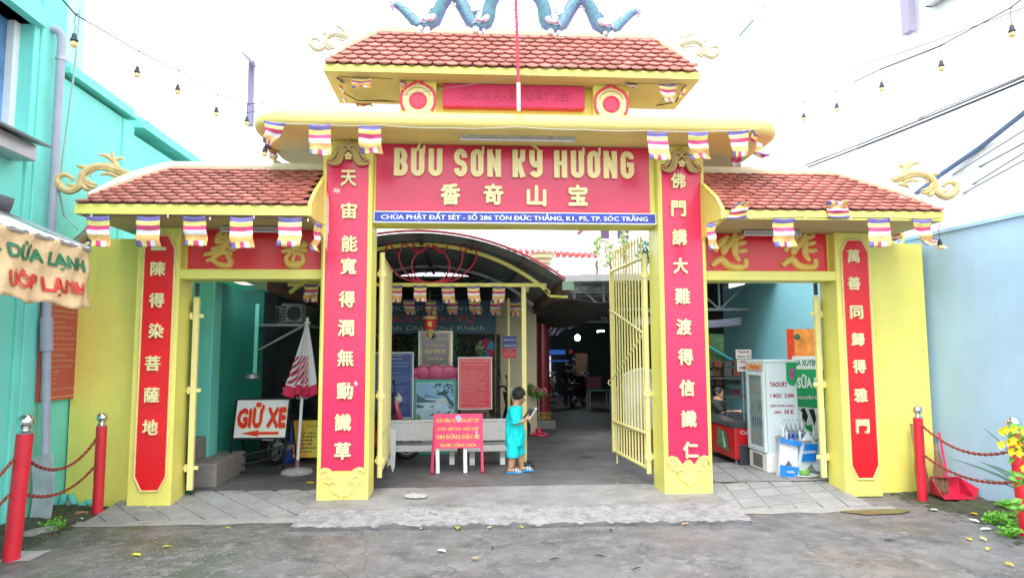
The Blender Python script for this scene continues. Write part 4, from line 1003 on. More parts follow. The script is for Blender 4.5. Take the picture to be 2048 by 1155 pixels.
b = MB(); b.tube([(0.02, 10.2, 2.62), (0.62, 11.6, 2.99)], 0.008, 5); b.tube([(0.0, 10.3, 2.62), (0.85, 11.8, 2.95)], 0.008, 5)
tag(b.build('cable', mat('teal_wire', (0.10, 0.40, 0.42), 0.5, 0.1, 4, 0)), 'pair of thin turquoise wires strung under the barrel canopy', 'cable')

# cream back wall, red column, temple eave beyond
b = MB(); b.box(-1.9, 1.33, 13.05, 13.2, 0, 2.62); tag(b.build('cream_wall', CREAM), 'plain cream rendered wall between the thin posts and the dark red column', 'wall')
b = MB(); b.box(-1.95, 0.62, 12.7, 12.75, 0.1, 1.98); tag(b.build('screen_wall', mat('dark_lattice', (0.05, 0.055, 0.045), 0.8, 0.8, 14, 0.6, 20, bdist=0.03)), 'dark lattice screen standing behind the plaque and boards', 'screen')
cl = thing('column', 'round dark red column with a gold ringed foot and cream capital', 'column', (1.565, 14.2, 0.1))
b = MB(); b.tube([(1.565, 14.2, 0.42), (1.565, 14.2, 3.42)], 0.148, 24); b.build('shaft', mat('oxblood_lacquer', (0.28, 0.012, 0.02), 0.3, 0.1, 4, 0, coat=0.4), cl, smooth=True)
b = MB(); b.lathe((1.565, 14.2, 0.1), [(0.22, 0), (0.22, 0.14), (0.17, 0.16), (0.19, 0.20), (0.165, 0.24), (0.185, 0.29), (0.16, 0.33)], 24); b.build('foot', mat('brown_gold', (0.45, 0.30, 0.08), 0.4, 0.3, 12, 0.1, 30, metal=0.3), cl, smooth=True)
b = MB(); b.box(1.33, 1.80, 13.97, 14.43, 0.09, 0.26); b.build('plinth', CONC, cl, bevel=0.01)
b = MB(); b.lathe((1.565, 14.2, 3.40), [(0.15, 0), (0.17, 0.02), (0.16, 0.06), (0.20, 0.10), (0.19, 0.15), (0.25, 0.20), (0.24, 0.27), (0.28, 0.30)], 24); b.build('capital', mat('cream_capital', (0.60, 0.46, 0.25), 0.5, 0.08, 4, 0), cl, smooth=True)
te = thing('temple_eave', 'red tiled temple eave over pale corrugated sheets beyond the canopy', 'roof', (2, 15, 3.5))
b = MB()
for i in range(15):
    x = 0.9 + i * 0.135; b.tube([(x, 14.6, 3.80 - i * 0.008), (x + 0.05, 15.4, 3.98 - i * 0.008)], 0.05, 8)
b.build('roof_tile_row', mat('far_red_tile', (0.55, 0.07, 0.07), 0.6, 0.2, 6, 0.1), te, smooth=True)
b = MB(); b.grid(60, 6, lambda u, v: (1.2 + u * 1.85 - 0.75 * v, 14.7 - 0.6 * v, 3.74 - 0.40 * v + 0.013 * math.sin(u * 80))); b.build('corrugated_sheet', mat('pale_sheet', (0.50, 0.53, 0.60), 0.4, 0.2, 3, 0, metal=0.2), te, smooth=True, thick=0.004)
for u in (0.25, 0.5, 0.75):
    b = MB(); b.bar((1.2 + u * 1.85, 14.72, 3.70), (0.45 + u * 1.85, 14.1, 3.30), 0.03); b.build('rafter', DARK, te)
b = MB(); b.box(-2.8, 0.4, 14.6, 15.2, 3.62, 3.70); b.box(-2.8, -0.6, 14.5, 14.6, 3.58, 3.78); b.build('far_ridge', mat('far_red', (0.60, 0.03, 0.03), 0.6, 0.1, 4, 0), te)
# pink house far behind
ph = thing('pink_house', 'small pale pink house with shuttered windows seen above the market roof', 'house', (5.6, 30, 0))
b = MB(); b.box(5.5, 7.4, 29.8, 33, 0, 7.4); b.build('wall', mat('pale_pink_wall', (0.80, 0.62, 0.62), 0.7, 0.05, 2, 0), ph)
for x0, w_, z0 in ((5.95, 0.36, 6.62), (6.7, 0.5, 6.60)):
    b = MB(); b.box(x0, x0 + w_, 29.76, 29.8, z0, z0 + 0.42); wi = b.build('window', mat('plum_shutter', (0.10, 0.05, 0.12), 0.5, 0.1, 3, 0), ph)
    b = MB(); b.box(x0 - 0.04, x0 + w_ + 0.04, 29.72, 29.8, z0 - 0.06, z0); b.build('sill', WHITE, wi)
b = MB(); b.box(5.4, 7.5, 29.6, 33.1, 7.4, 7.5); b.build('roof', mat('pink_roof', (0.7, 0.25, 0.25), 0.7, 0.1, 3, 0), ph)

# plants on the roof behind
def leaf_clump(mb, c, rx, rz, n, ls, seed, up=0.0, mi=0):
    r_ = random.Random(seed)
    for _ in range(n):
        a = r_.uniform(0, 2 * PI); u = r_.uniform(-1, 1); rr = r_.random() ** 0.4; s = math.sqrt(1 - u * u)
        p = Vector((c[0] + rx * rr * s * math.cos(a), c[1] + rx * rr * s * math.sin(a), c[2] + rz * rr * u))
        d = Vector((r_.uniform(-1, 1), r_.uniform(-1, 1), r_.uniform(-0.6, 0.9) + up)).normalized(); w_ = d.orthogonal().normalized() * ls * 0.28
        e = p + d * ls
        mid = (p + e) / 2 + Vector((0, 0, ls * 0.12))
        mb.add([p, mid + w_, e, mid - w_], [(0, 1, 2, 3)], mi)
def small_tree(x, y, z, hh, r, n, ls, m, label, seed, group=None, cat='tree', nm='roof_tree'):
    t = thing(nm, label, cat, (x, y, z), group)
    b = MB(); r_ = random.Random(seed)
    b.tube([(x, y, z), (x + 0.03, y, z + hh * .55), (x - 0.02, y, z + hh)], [0.03, 0.022, 0.01], 6)
    for k in range(5):
        a = r_.uniform(0, 6.28); b.tube([(x, y, z + hh * (.4 + .1 * k)), (x + r * .7 * math.cos(a), y + r * .7 * math.sin(a), z + hh * (.6 + .1 * k))], [0.014, 0.004], 5)
    b.build('stem', WOODB, t)
    b = MB(); leaf_clump(b, (x, y, z + hh), r, hh * 0.45, n, ls, seed + 1, 0.3); b.build('foliage', m, t)
small_tree(5.3, 19.5, 3.5, 0.95, 0.42, 420, 0.12, LEAFD, 'dark leafy shrub rising behind the spikes of the metal leaf', 5)
for k, (x, hh) in enumerate(((3.55, 1.0), (3.95, 0.85), (4.35, 1.1))):
    small_tree(x, 18.5, 3.4, hh, 0.16, 70, 0.16, LEAFP, ['pale bamboo like pot plant on the market roof, nearest the tiled eave', 'pale pot plant on the market roof, middle and lowest of three', 'pale pot plant on the market roof, tallest and nearest the metal leaf'][k], 20 + k, 'pot plants on the market roof', 'plant', 'pot_plant')

# ================================================================== UNDER THE CANOPY
s = thing('temple_name_board', 'dark blue board with red and pale lettering at the back of the canopy', 'board', (-0.5, 12.2, 2))
b = MB(); b.box(-1.95, 0.50, 12.18, 12.22, 1.98, 2.56); b.build('board', mat('dark_blue_board', (0.012, 0.075, 0.14), 0.5, 0.15, 3, 0), s)
b = MB(); put_text(b, 'DI TÍCH LỊCH SỬ VĂN HOÁ', (-1.52, 12.175, 2.36), NX, NZ, 1.82, 0.13, 0, 0.025); b.build('lettering', mat('grey_letter', (0.36, 0.44, 0.46), 0.5, 0.1, 5, 0), s)
b = MB(); put_text(b, 'BỬU SƠN TỰ', (-1.36, 12.172, 2.155), NX, NZ, 1.52, 0.17, 0.004, 0.03); b.build('name_lettering', mat('brick_red_letter', (0.45, 0.03, 0.04), 0.5, 0.1, 5, 0), s)
b = MB(); put_text(b, 'Kính Chào Quý Khách', (-1.50, 12.172, 2.01), NX, NZ, 1.82, 0.11, 0, 0.012); b.build('greeting_lettering', mat('green_grey_letter', (0.30, 0.42, 0.30), 0.5, 0.1, 5, 0), s)

s = thing('shrine_plinth', 'green framed painted landscape plinth carrying a pink lotus and black plaque', 'shrine', (-0.48, 10.8, 0.1))
b = MB(); b.box(-0.82, -0.145, 10.70, 11.2, 0.09, 1.235); pl = b.build('plinth', mat('sea_green_tile', (0.06, 0.36, 0.30), 0.4, 0.08, 4, 0.05), s, bevel=0.006)
b = MB(); b.box(-0.775, -0.185, 10.69, 10.70, 0.20, 1.19); b.build('inner_border', mat('pale_teal_tile', (0.35, 0.62, 0.60), 0.4, 0.05, 3, 0), pl)
# painted scene, in flat layers of pigment
pm = MB(); Y0 = 10.689
PC = [mat('paint_sky', (0.22, 0.45, 0.66), 0.5, 0.15, 6, 0), mat('paint_water', (0.42, 0.60, 0.72), 0.5, 0.2, 9, 0), mat('paint_hill', (0.05, 0.12, 0.16), 0.5, 0.1, 9, 0), mat('paint_far_hill', (0.12, 0.28, 0.40), 0.5, 0.1, 9, 0),
      mat('paint_leaf', (0.02, 0.10, 0.08), 0.5, 0.3, 30, 0), mat('paint_sun', (0.75, 0.60, 0.35), 0.5, 0.1, 9, 0), mat('paint_pink', (0.75, 0.40, 0.55), 0.5, 0.1, 9, 0), mat('paint_green', (0.10, 0.35, 0.10), 0.5, 0.2, 9, 0)]
def flat(poly, k, mi, y0=None): pm.add([(a, Y0 - 0.0008 * k, c) for a, c in poly], [tuple(range(len(poly)))], mi)
flat([(-0.765, 0.21), (-0.195, 0.21), (-0.195, 0.95), (-0.765, 0.95)], 0, 1); flat([(-0.765, 0.95), (-0.195, 0.95), (-0.195, 1.18), (-0.765, 1.18)], 0, 0)
flat([(-0.72, 0.95), (-0.65, 0.98), (-0.62, 1.04), (-0.585, 1.0), (-0.5, 0.985), (-0.4, 0.95)], 1, 3)
flat([(-0.765, 0.88), (-0.765, 1.02), (-0.70, 0.97), (-0.62, 0.93), (-0.46, 0.905), (-0.46, 0.895)], 2, 2); flat([(-0.765, 0.80), (-0.765, 0.86), (-0.64, 0.83), (-0.66, 0.81)], 2, 2)
flat([(-0.44, 0.905), (-0.38, 0.925), (-0.30, 0.925), (-0.27, 0.90)], 1, 5)
flat([(-0.195, 0.80), (-0.195, 0.87), (-0.28, 0.97), (-0.33, 1.08), (-0.335, 1.13), (-0.345, 1.13), (-0.335, 1.0), (-0.28, 0.88)], 3, 2)
r_ = random.Random(4)
for k in range(110):
    c = r_.choice([(-0.30, 1.13, .10, .035), (-0.42, 1.15, .12, .03), (-0.34, 1.03, .06, .03), (-0.24, 0.82, .05, .05), (-0.22, 1.08, .03, .08), (-0.40, 1.02, .05, .02)])
    x, z = c[0] + r_.gauss(0, c[2] * .5), c[1] + r_.gauss(0, c[3] * .6); e = 0.014
    if -0.76 < x < -0.21 and z < 1.17: flat([(x - e, z - e * .5), (x + e, z - e * .6), (x + e * .8, z + e * .6), (x - e * .7, z + e * .7)], 4 + k % 3, 4)
for (x, z, q) in ((-0.52, 0.83, .05), (-0.47, 0.72, .10), (-0.30, 0.73, .11), (-0.20, 0.74, .03)):
    flat([(x - q, z - q * .3), (x - q * .4, z), (x, z - q * .1), (x + q * .7, z + q * .5), (x + q * .3, z - q * .3), (x - q * .2, z - q * .4)], 5, 2)
flat([(-0.76, 0.44), (-0.70, 0.52), (-0.69, 0.66), (-0.74, 0.72), (-0.76, 0.70)], 5, 7); flat([(-0.68, 0.45), (-0.65, 0.60), (-0.62, 0.62), (-0.63, 0.48)], 5, 7); flat([(-0.60, 0.47), (-0.56, 0.53), (-0.50, 0.54), (-0.46, 0.48), (-0.52, 0.46)], 6, 6)
pm.build('painted_scene', PC, pl)
# lotus petals
PK = mat('lotus_pink', (0.66, 0.13, 0.27), 0.45, 0.08, 6, 0.05)
for k, (cx, w_, hh, yy) in enumerate(((-0.71, 0.26, 0.16, 10.76), (-0.25, 0.26, 0.16, 10.76), (-0.62, 0.28, 0.19, 10.73), (-0.34, 0.28, 0.19, 10.73), (-0.48, 0.24, 0.21, 10.70))):
    b = MB(); lean = (cx + 0.48) * 0.4
    b.grid(8, 8, lambda u, v: (cx + (u - .5) * w_ * (0.75 + 0.5 * v) * (1 if v < .75 else (1 - (v - .75) * 2.2)) + lean * v, yy - 0.10 * math.sin(v * 2.2) * (1 - (2 * u - 1) ** 2 * 0.5) + 0.02, 1.235 + v * hh + 0.02 * (1 - (2 * u - 1) ** 2) * v))
    b.build('petal', PK, s, smooth=True, thick=0.012)
b = MB(); b.box(-0.81, -0.16, 10.74, 11.1, 1.235, 1.36); b.build('lotus_base', PK, s)
b = MB(); b.box(-0.755, -0.215, 10.80, 10.9, 1.36, 1.985); fr = b.build('plaque_surround', WHITE, s, bevel=0.008)
b = MB()
for a in ((-0.715, -0.255, 1.43, 1.455), (-0.715, -0.255, 1.935, 1.96), (-0.715, -0.69, 1.455, 1.935), (-0.28, -0.255, 1.455, 1.935)): b.box(a[0], a[1], 10.77, 10.80, a[2], a[3])
b.build('gold_frame', GOLDD, fr)
b = MB(); b.box(-0.69, -0.28, 10.785, 10.80, 1.455, 1.935); b.build('plaque', mat('black_granite', (0.015, 0.013, 0.012), 0.12, 0.1, 5, 0, coat=0.5), fr)
b = MB()
for t, z, w_, hh in (('DI TÍCH LỊCH SỬ VĂN HÓA', 1.845, 0.30, 0.022), ('KIẾN TRÚC NGHỆ THUẬT', 1.745, 0.30, 0.035), ('BỬU SƠN TỰ', 1.625, 0.31, 0.085), ('( CHÙA ĐẤT SÉT )', 1.53, 0.26, 0.042)):
    put_text(b, t, (-0.485 - w_ / 2, 10.783, z), NX, NZ, w_, hh, 0, 0.02, res=1)
b.build('lettering', TXY, fr)
b = MB()
for sg in (-1, 1):
    b.tube(smooth_path([(-0.485 + sg * a, 10.79, 1.395 + c) for a, c in ((0.0, 0.0), (0.03, 0.02), (0.06, 0.0), (0.05, -0.02), (0.09, -0.015), (0.12, 0.01))], 3), 0.006, 5)
b.build('carved_scroll', mat('plum_scroll', (0.22, 0.04, 0.10), 0.5, 0.1, 5, 0), fr, smooth=True)
b = MB(); leaf_clump(b, (-0.79, 10.88, 1.72), 0.035, 0.32, 110, 0.045, 6); b.build('garland', LEAFD, s)
b = MB(); leaf_clump(b, (-0.18, 10.88, 1.72), 0.035, 0.32, 110, 0.045, 8); b.build('garland', LEAFD, s)
ln = thing('lantern', 'red paper lantern with gold bands hanging before the blue board', 'lantern', (-0.55, 10.3, 1.95))
b = MB(); b.lathe((-0.55, 10.3, 1.99), [(0.07, 0), (0.085, 0.03), (0.105, 0.09), (0.105, 0.12), (0.09, 0.15)], 16); b.build('body', mat('lantern_red', (0.55, 0.03, 0.03), 0.5, 0.1, 5, 0), ln, smooth=True)
b = MB(); b.lathe((-0.55, 10.3, 2.14), [(0.11, 0), (0.115, 0.02), (0.10, 0.05), (0.03, 0.06)], 16); b.build('gold_band', GOLDD, ln, smooth=True)
b = MB(); b.lathe((-0.55, 10.3, 1.94), [(0.03, 0), (0.05, 0.03), (0.065, 0.05)], 16); b.tube([(-0.55, 10.3, 2.2), (-0.55, 10.3, 2.58)], 0.004, 5); b.lathe((-0.55, 10.3, 1.86), [(0.02, 0), (0.05, 0.05), (0.02, 0.08)], 10); b.build('gold_band', GOLDD, ln, smooth=True)
b = MB(); put_text(b, '福', (-0.58, 10.192, 2.03), NX, NZ, 0.065, 0.08, 0, 0.02); b.build('lettering', TXY, ln)

def text_board(nm, label, x0, x1, y, z0, z1, mats, lines, tilt=0.0, legs=True, border=True, lettering=TXC):
    s = thing(nm, label, 'board', ((x0 + x1) / 2, y, 0.1))
    b = MB(); b.box(x0, x1, y, y + 0.025, z0, z1); b.build('frame', WHITE, s)
    b = MB(); b.box(x0 + 0.015, x1 - 0.015, y - 0.003, y, z0 + 0.015, z1 - 0.015); b.build('panel', mats, s)
    if border:
        b = MB(); i = 0.032
        for a in ((x0 + i, x1 - i, z0 + i, z0 + i + .004), (x0 + i, x1 - i, z1 - i - .004, z1 - i), (x0 + i, x0 + i + .004, z0 + i, z1 - i), (x1 - i - .004, x1 - i, z0 + i, z1 - i)): b.box(a[0], a[1], y - 0.005, y - 0.003, a[2], a[3])
        b.build('border', lettering, s)
    b = MB()
    for t, cx, z, w_, hh in lines: put_text(b, t, (cx - w_ / 2, y - 0.0055, z), NX, NZ, w_, hh, 0, 0.012, res=0)
    b.build('lettering', lettering, s)
    if legs:
        b = MB(); xm = (x0 + x1) / 2
        b.bar((x0 + 0.09, y + 0.03, z1 - 0.1), (x0 + 0.04, y + 0.02, 0.1), 0.025); b.bar((x1 - 0.09, y + 0.03, z1 - 0.1), (x1 - 0.04, y + 0.02, 0.1), 0.025); b.bar((xm, y + 0.03, z1 - 0.1), (xm, y + 0.4, 0.1), 0.025); b.bar((x0 + .05, y + 0.035, z0 - 0.02), (x1 - .05, y + 0.035, z0 - 0.02), 0.03)
        b.build('easel', WOODB, s)
    return s
VN = ['Chùa Bửu Sơn được xây dựng vào đầu thế kỷ trước', 'do dòng họ Ngô lập nên tại gia để tu hành', 'Trong chùa có nhiều pho tượng bằng đất sét', 'và những cặp đèn cầy lớn còn thắp sáng',
      'Các tượng được nặn bằng tay rất tỉ mỉ và công phu', 'Chùa là nơi tham quan của khách gần xa', 'Kính mong quý khách giữ gìn vệ sinh chung', 'không sờ vào hiện vật trong chánh điện', 'cùng giữ gìn sự tôn nghiêm của ngôi chùa']
L_ = [('VÀI NÉT VỀ LỊCH SỬ CHÙA', 0.13, 1.50, 0.40, 0.030), ('BỬU SƠN TỰ (CHÙA ĐẤT SÉT)', 0.13, 1.445, 0.32, 0.026)]
z = 1.365
for i in range(17):
    t = VN[i % 9][: 46 if i % 5 else 26]; w_ = 0.43 * len(t) / 46; L_.append((t, -0.085 + w_ / 2, z, w_, 0.018)); z -= 0.0315
text_board('history_board', 'bright red board of small cream lettering on an easel to the right of the shrine', -0.13, 0.39, 10.55, 0.785, 1.575, CRBO, L_)
L_ = [('QUY ĐỊNH', -1.05, 1.59, 0.14, 0.028), ('REGULATION', -1.05, 1.545, 0.16, 0.022), ('BỬU SƠN TỰ (CHÙA ĐẤT SÉT)', -1.07, 1.48, 0.40, 0.03), ('KHÁCH THAM QUAN HÀNH HƯƠNG', -1.07, 1.435, 0.36, 0.02)]
z = 1.34
for i in range(16):
    t = VN[(i * 2) % 9][: 46 if i % 4 else 30]; w_ = 0.46 * len(t) / 46; L_.append((t, -1.30 + w_ / 2, z, w_, 0.016)); z -= 0.034 if i % 4 else 0.055
text_board('rules_board', 'navy blue board of small white lettering to the left of the shrine', -1.42, -0.80, 10.5, 0.66, 1.655, NAVY, L_, border=True, lettering=mat('pale_blue_lettering', (0.45, 0.52, 0.62), 0.5, 0.05, 5, 0))

# decorated round fans among the foliage behind
for k, (x, z, lab) in enumerate(((0.35, 1.70, 'round painted fan of yellow red and blue wedges behind the red board'), (-1.45, 2.0, 'half hidden round painted fan above the navy board'))):
    b = MB(); n = 30
    vs = [(x, 12.55, z)] + [(x + 0.19 * math.cos(2 * PI * i / n), 12.56, z + 0.19 * math.sin(2 * PI * i / n)) for i in range(n)]
    for i in range(n): b.add([vs[0], vs[i + 1], vs[(i + 1) % n + 1]], [(0, 1, 2)], (i // 5) % 4)
    tag(b.build('round_fan', [mat('fan_blue', (0.05, 0.30, 0.50), 0.6, 0.1, 5, 0), mat('fan_red', (0.45, 0.03, 0.12), 0.6, 0.1, 5, 0), mat('fan_sand', (0.40, 0.38, 0.22), 0.6, 0.2, 20, 0), mat('fan_green', (0.12, 0.30, 0.16), 0.6, 0.2, 20, 0)], thick=0.01), lab, 'fan')
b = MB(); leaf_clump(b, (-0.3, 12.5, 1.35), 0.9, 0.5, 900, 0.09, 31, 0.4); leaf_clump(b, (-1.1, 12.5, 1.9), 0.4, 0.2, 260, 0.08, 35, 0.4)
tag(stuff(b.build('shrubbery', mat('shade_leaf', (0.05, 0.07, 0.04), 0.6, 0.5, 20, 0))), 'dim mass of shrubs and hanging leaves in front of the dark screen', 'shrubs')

# posts and small signs
b = MB(); b.tube([(0.70, 11.5, 0.09), (0.70, 11.5, 2.55)], 0.026, 10)
sp = tag(b.build('sign_post', YELG, smooth=True), 'thin yellow post carrying a small blue sign above a small red sign', 'post')
sp2 = thing('small_sign_pair', 'small blue plate above a small red plate screwed to the thin yellow post', 'sign', (0.71, 11.46, 1.7))
b = MB(); b.box(0.60, 0.835, 11.45, 11.465, 1.715, 1.915); b.build('blue_plate', mat('plate_blue', (0.03, 0.06, 0.28), 0.4, 0.1, 5, 0), sp2)
b = MB(); b.box(0.595, 0.825, 11.45, 11.465, 1.55, 1.708); b.build('red_plate', mat('plate_red', (0.62, 0.015, 0.03), 0.4, 0.1, 5, 0), sp2)
b = MB(); put_text(b, 'CHỖ ĐỂ CỦA PHẬT TỬ', (0.615, 11.448, 1.83), NX, NZ, 0.205, 0.05, 0, 0.02); put_text(b, 'TỪ BẢN GIANG 17 ĐIỂM', (0.62, 11.448, 1.74), NX, NZ, 0.20, 0.05, 0, 0.02)
put_text(b, 'Lưu ý', (0.68, 11.448, 1.665), NX, NZ, 0.06, 0.025, 0, 0.01); put_text(b, 'Không bán hàng rong', (0.62, 11.448, 1.625), NX, NZ, 0.18, 0.018, 0, 0.0); put_text(b, 'trong khuôn viên chùa', (0.62, 11.448, 1.59), NX, NZ, 0.18, 0.018, 0, 0.0)
b.build('lettering', TXW, sp2)
b = MB(); b.tube([(0.50, 12.3, 0.09), (0.52, 12.3, 2.6)], 0.02, 8); tag(b.build('thin_pole', mat('grey_olive_pole', (0.22, 0.20, 0.14), 0.6, 0.2, 6, 0), smooth=True), 'thin dull olive pole at the right edge of the dark blue board', 'pole')

# ---------------------------------------------------------------- benches, warning board
def bench(label, x0, x1, y, hz, tone):
    s = thing('bench', label, 'bench', ((x0 + x1) / 2, y, 0.1), 'stone benches seen from behind')
    b = MB(); b.box(x0, x1, y, y + 0.05, 0.44, hz); b.build('backrest', BENCH, s, bevel=0.012)
    b = MB(); b.box(x0 - 0.01, x1 + 0.01, y - 0.012, y + 0.06, hz, hz + 0.035); b.build('top_rail', BENCH, s, bevel=0.008)
    b = MB(); b.box(x0 + 0.02, x1 - 0.02, y + 0.02, y + 0.42, 0.29, 0.375); b.build('seat', BENCH, s, bevel=0.012)
    for xx in (x0 + 0.10, x1 - 0.10):
        b = MB(); b.prism([(y + 0.05, 0.30), (y + 0.40, 0.30), (y + 0.33, 0.20), (y + 0.36, 0.10), (y + 0.08, 0.10), (y + 0.12, 0.20)], lambda u, v, w_: (xx + w_, u, v), -0.035, 0.035)
        b.build('leg', BENCH, s, bevel=0.006)
    return s
bench('long grey stone bench behind the left end of the pink board', -1.15, -0.10, 9.62, 0.69, 0)
bench('short grey stone bench half hidden by the boy and the pink board', -0.02, 0.60, 9.55, 0.70, 0)
b = MB(); b.prism([(-0.99, 0.66), (-0.915, 0.66), (-0.93, 0.17), (-0.955, 0.10), (-0.975, 0.16)], lambda u, v, w_: (u, w_, v), 9.16, 9.19)
tag(b.build('white_stake', BENCH, bevel=0.004), 'pale tapered stake standing before the long bench next to the gatepost', 'stake')
s = thing('no_parking_board', 'pink board with yellow lettering asking not to park before the temple', 'sign', (-0.1, 9.05, 0.1))
b = MB(); b.box(-0.425, 0.212, 9.035, 9.05, 0.415, 0.855); b.build('board', PINK, s, bevel=0.003)
for xa, xb in ((-0.405, -0.445), (0.192, 0.205)):
    b = MB(); b.bar((xa, 9.06, 0.84), (xb, 9.02, 0.10), 0.03, 0.02); b.build('leg', PINK, s)
    b = MB(); b.box(xb - 0.025, xb + 0.025, 8.99, 9.05, 0.096, 0.118); b.build('foot', mat('dark_red_foot', (0.16, 0.01, 0.02), 0.5, 0.1, 5, 0), s)
for xa, xb in ((-0.385, -0.37), (-0.025, -0.015)):
    b = MB(); b.bar((xa, 9.09, 0.80), (xb, 9.06, 0.10), 0.045, 0.025); b.build('white_leg', WHITE, s)
b = MB()
for t, x0, z0, w_, hh in (('BỬU SƠN TỰ CHÙA ĐẤT SÉT', -0.385, 0.735, 0.55, 0.08), ('DI TÍCH - KIẾN TRÚC - NGHỆ THUẬT', -0.37, 0.635, 0.53, 0.065), ('XIN ĐỪNG ĐẬU XE', -0.39, 0.52, 0.56, 0.085), ('TRƯỚC CỔNG CHÙA', -0.345, 0.435, 0.475, 0.06)):
    put_text(b, t, (x0, 9.033, z0), NX, NZ, w_, hh, 0, 0.016)
b.build('lettering', TXY, s)
blotch(-0.105, 0.80, 0.045, 0.05, 9.031, s, mat('torn_pale_sticker', (0.45, 0.52, 0.70), 0.5, 0.3, 30, 0), name='torn_sticker', seed=9)
blotch(0.13, 0.60, 0.012, 0.06, 9.031, s, MATS['torn_pale_sticker'], name='torn_sticker', seed=10)

# ---------------------------------------------------------------- gate leaves
def leaf(label, H, E, z0, z1, nb, spikes, diag=True, group='open metal leaves of the gateways'):
    """H hinge xy, E free edge xy"""
    s = thing('metal_gate_leaf', label, 'gate leaf', (H[0], H[1], 0), group)
    Hv, Ev = Vector((*H, 0)), Vector((*E, 0)); P = lambda t, z: (Hv + (Ev - Hv) * t) + Vector((0, 0, z))
    b = MB(); b.tube([P(0, z0 - 0.03), P(0, z1 + 0.04)], 0.030, 10); b.build('hinge_post', YELG, s, smooth=True)
    b = MB(); b.bar(P(1, z0), P(1, z1 + 0.03), 0.05); b.build('free_post', YELG, s, bevel=0.005)
    for z in (z0 + 0.02, z0 + 0.42, z1):
        b = MB(); b.tube([P(0, z), P(1, z)], 0.022, 10); b.build('rail', YELG, s, smooth=True)
    for i in range(1, nb + 1):
        t = i / (nb + 1); b = MB(); b.tube([P(t, z0), P(t, z1 + (0.20 if spikes else 0))], 0.011, 8)
        if spikes: q = P(t, z1 + 0.2); b.lathe(q, [(0.011, 0), (0.02, 0.03), (0.001, 0.10)], 6)
        b.build('bar', YELG, s, smooth=True)
    if diag:
        for a, c in ((P(1, z1 - 0.55), P(0.08, (z0 + z1) / 2 + 0.35)), (P(0.08, (z0 + z1) / 2 + 0.33), P(1, z0 + 1.0))):
            b = MB(); b.bar(a, c, 0.022); b.build('diagonal', YELG, s)
    for z in (z0 + 0.12, z0 + 0.85, z1 - 0.25):
        b = MB(); b.tube([P(0, z), P(0, z + 0.09)], 0.042, 10); b.box(H[0] - 0.05, H[0] + 0.05, H[1] - 0.02, H[1] + 0.02, z + 0.02, z + 0.06); b.build('hinge', YELG, s, smooth=True)
    b = MB(); b.tube([P(1.0, z0 + 0.95) + Vector((-0.03 + 0.035 * math.cos(a), 0, 0.035 * math.sin(a))) for a in [2 * PI * i / 12 for i in range(12)]], 0.008, 6, closed=True); b.build('latch_ring', YELG, s, smooth=True)
    b = MB(); b.tube([P(0.9, z0 - 0.13), P(0.9, z0 + 0.9)], 0.010, 6); b.build('drop_bolt', YELG, s, smooth=True)
    return s
leaf('tall spiked yellow metal leaf swung inwards beside the right main pillar', (2.12, 8.0), (2.03, 9.49), 0.27, 2.77, 11, True)
leaf('yellow metal leaf seen almost edge on beside the left main pillar', (-0.985, 8.02), (-1.05, 9.5), 0.27, 2.77, 11, False, False)
def side_leaf(label, H, E, z0, z1, sheetm):
    s = thing('metal_gate_leaf', label, 'gate leaf', (H[0], H[1], 0), 'open metal leaves of the gateways')
    Hv, Ev = Vector((*H, 0)), Vector((*E, 0)); P = lambda t, z: (Hv + (Ev - Hv) * t) + Vector((0, 0, z))
    b = MB(); b.bar(P(0, z0), P(0, z1), 0.062, 0.05); b.build('hinge_post', YELG, s, bevel=0.006)
    b = MB(); b.bar(P(1, z0), P(1, z1), 0.05); b.build('free_post', YELG, s)
    b = MB(); b.obox(P(0.5, (z0 + z1) / 2), ((Ev - Hv).length, 0.012, z1 - z0 - 0.04), math.atan2((Ev - Hv).y, (Ev - Hv).x)); b.build('infill_sheet', sheetm, s)
    for z in (z0 + 0.2, z0 + 1.05, z1 - 0.25):
        b = MB(); b.tube([P(0, z) + Vector((-0.055 if H[0] < 0 else 0.055, 0, 0)), P(0, z + 0.08) + Vector((-0.055 if H[0] < 0 else 0.055, 0, 0))], 0.018, 8); b.box(H[0] - 0.08, H[0] + 0.08, H[1] - 0.006, H[1] + 0.006, z + 0.02, z + 0.06); b.build('hinge', YELG, s)
    b = MB(); b.bar(P(0, z1 + 0.02), P(0, z1 + 0.16), 0.035); b.build('top_pivot', DARK, s)
side_leaf('narrow yellow framed leaf folded back in the left side opening', (-3.045, 7.95), (-3.38, 8.80), 0.15, 2.28, mat('dark_green_sheet', (0.03, 0.16, 0.08), 0.5, 0.1, 5, 0))
side_leaf('narrow yellow framed leaf folded back in the right side opening', (4.215, 8.0), (4.62, 8.75), 0.16, 2.30, MATS['dark_green_sheet'])

# ================================================================== LEFT BAY
s = thing('concrete_steps', 'pair of rough concrete steps against the turquoise rear wing', 'steps', (-3.3, 8.8, 0.1))
b = MB(); b.box(-3.95, -2.93, 8.42, 9.5, 0.05, 0.36); b.build('step', STEP, s, bevel=0.015)
b = MB(); b.box(-3.95, -3.25, 8.50, 9.5, 0.36, 0.62); b.build('step', STEP, s, bevel=0.015)
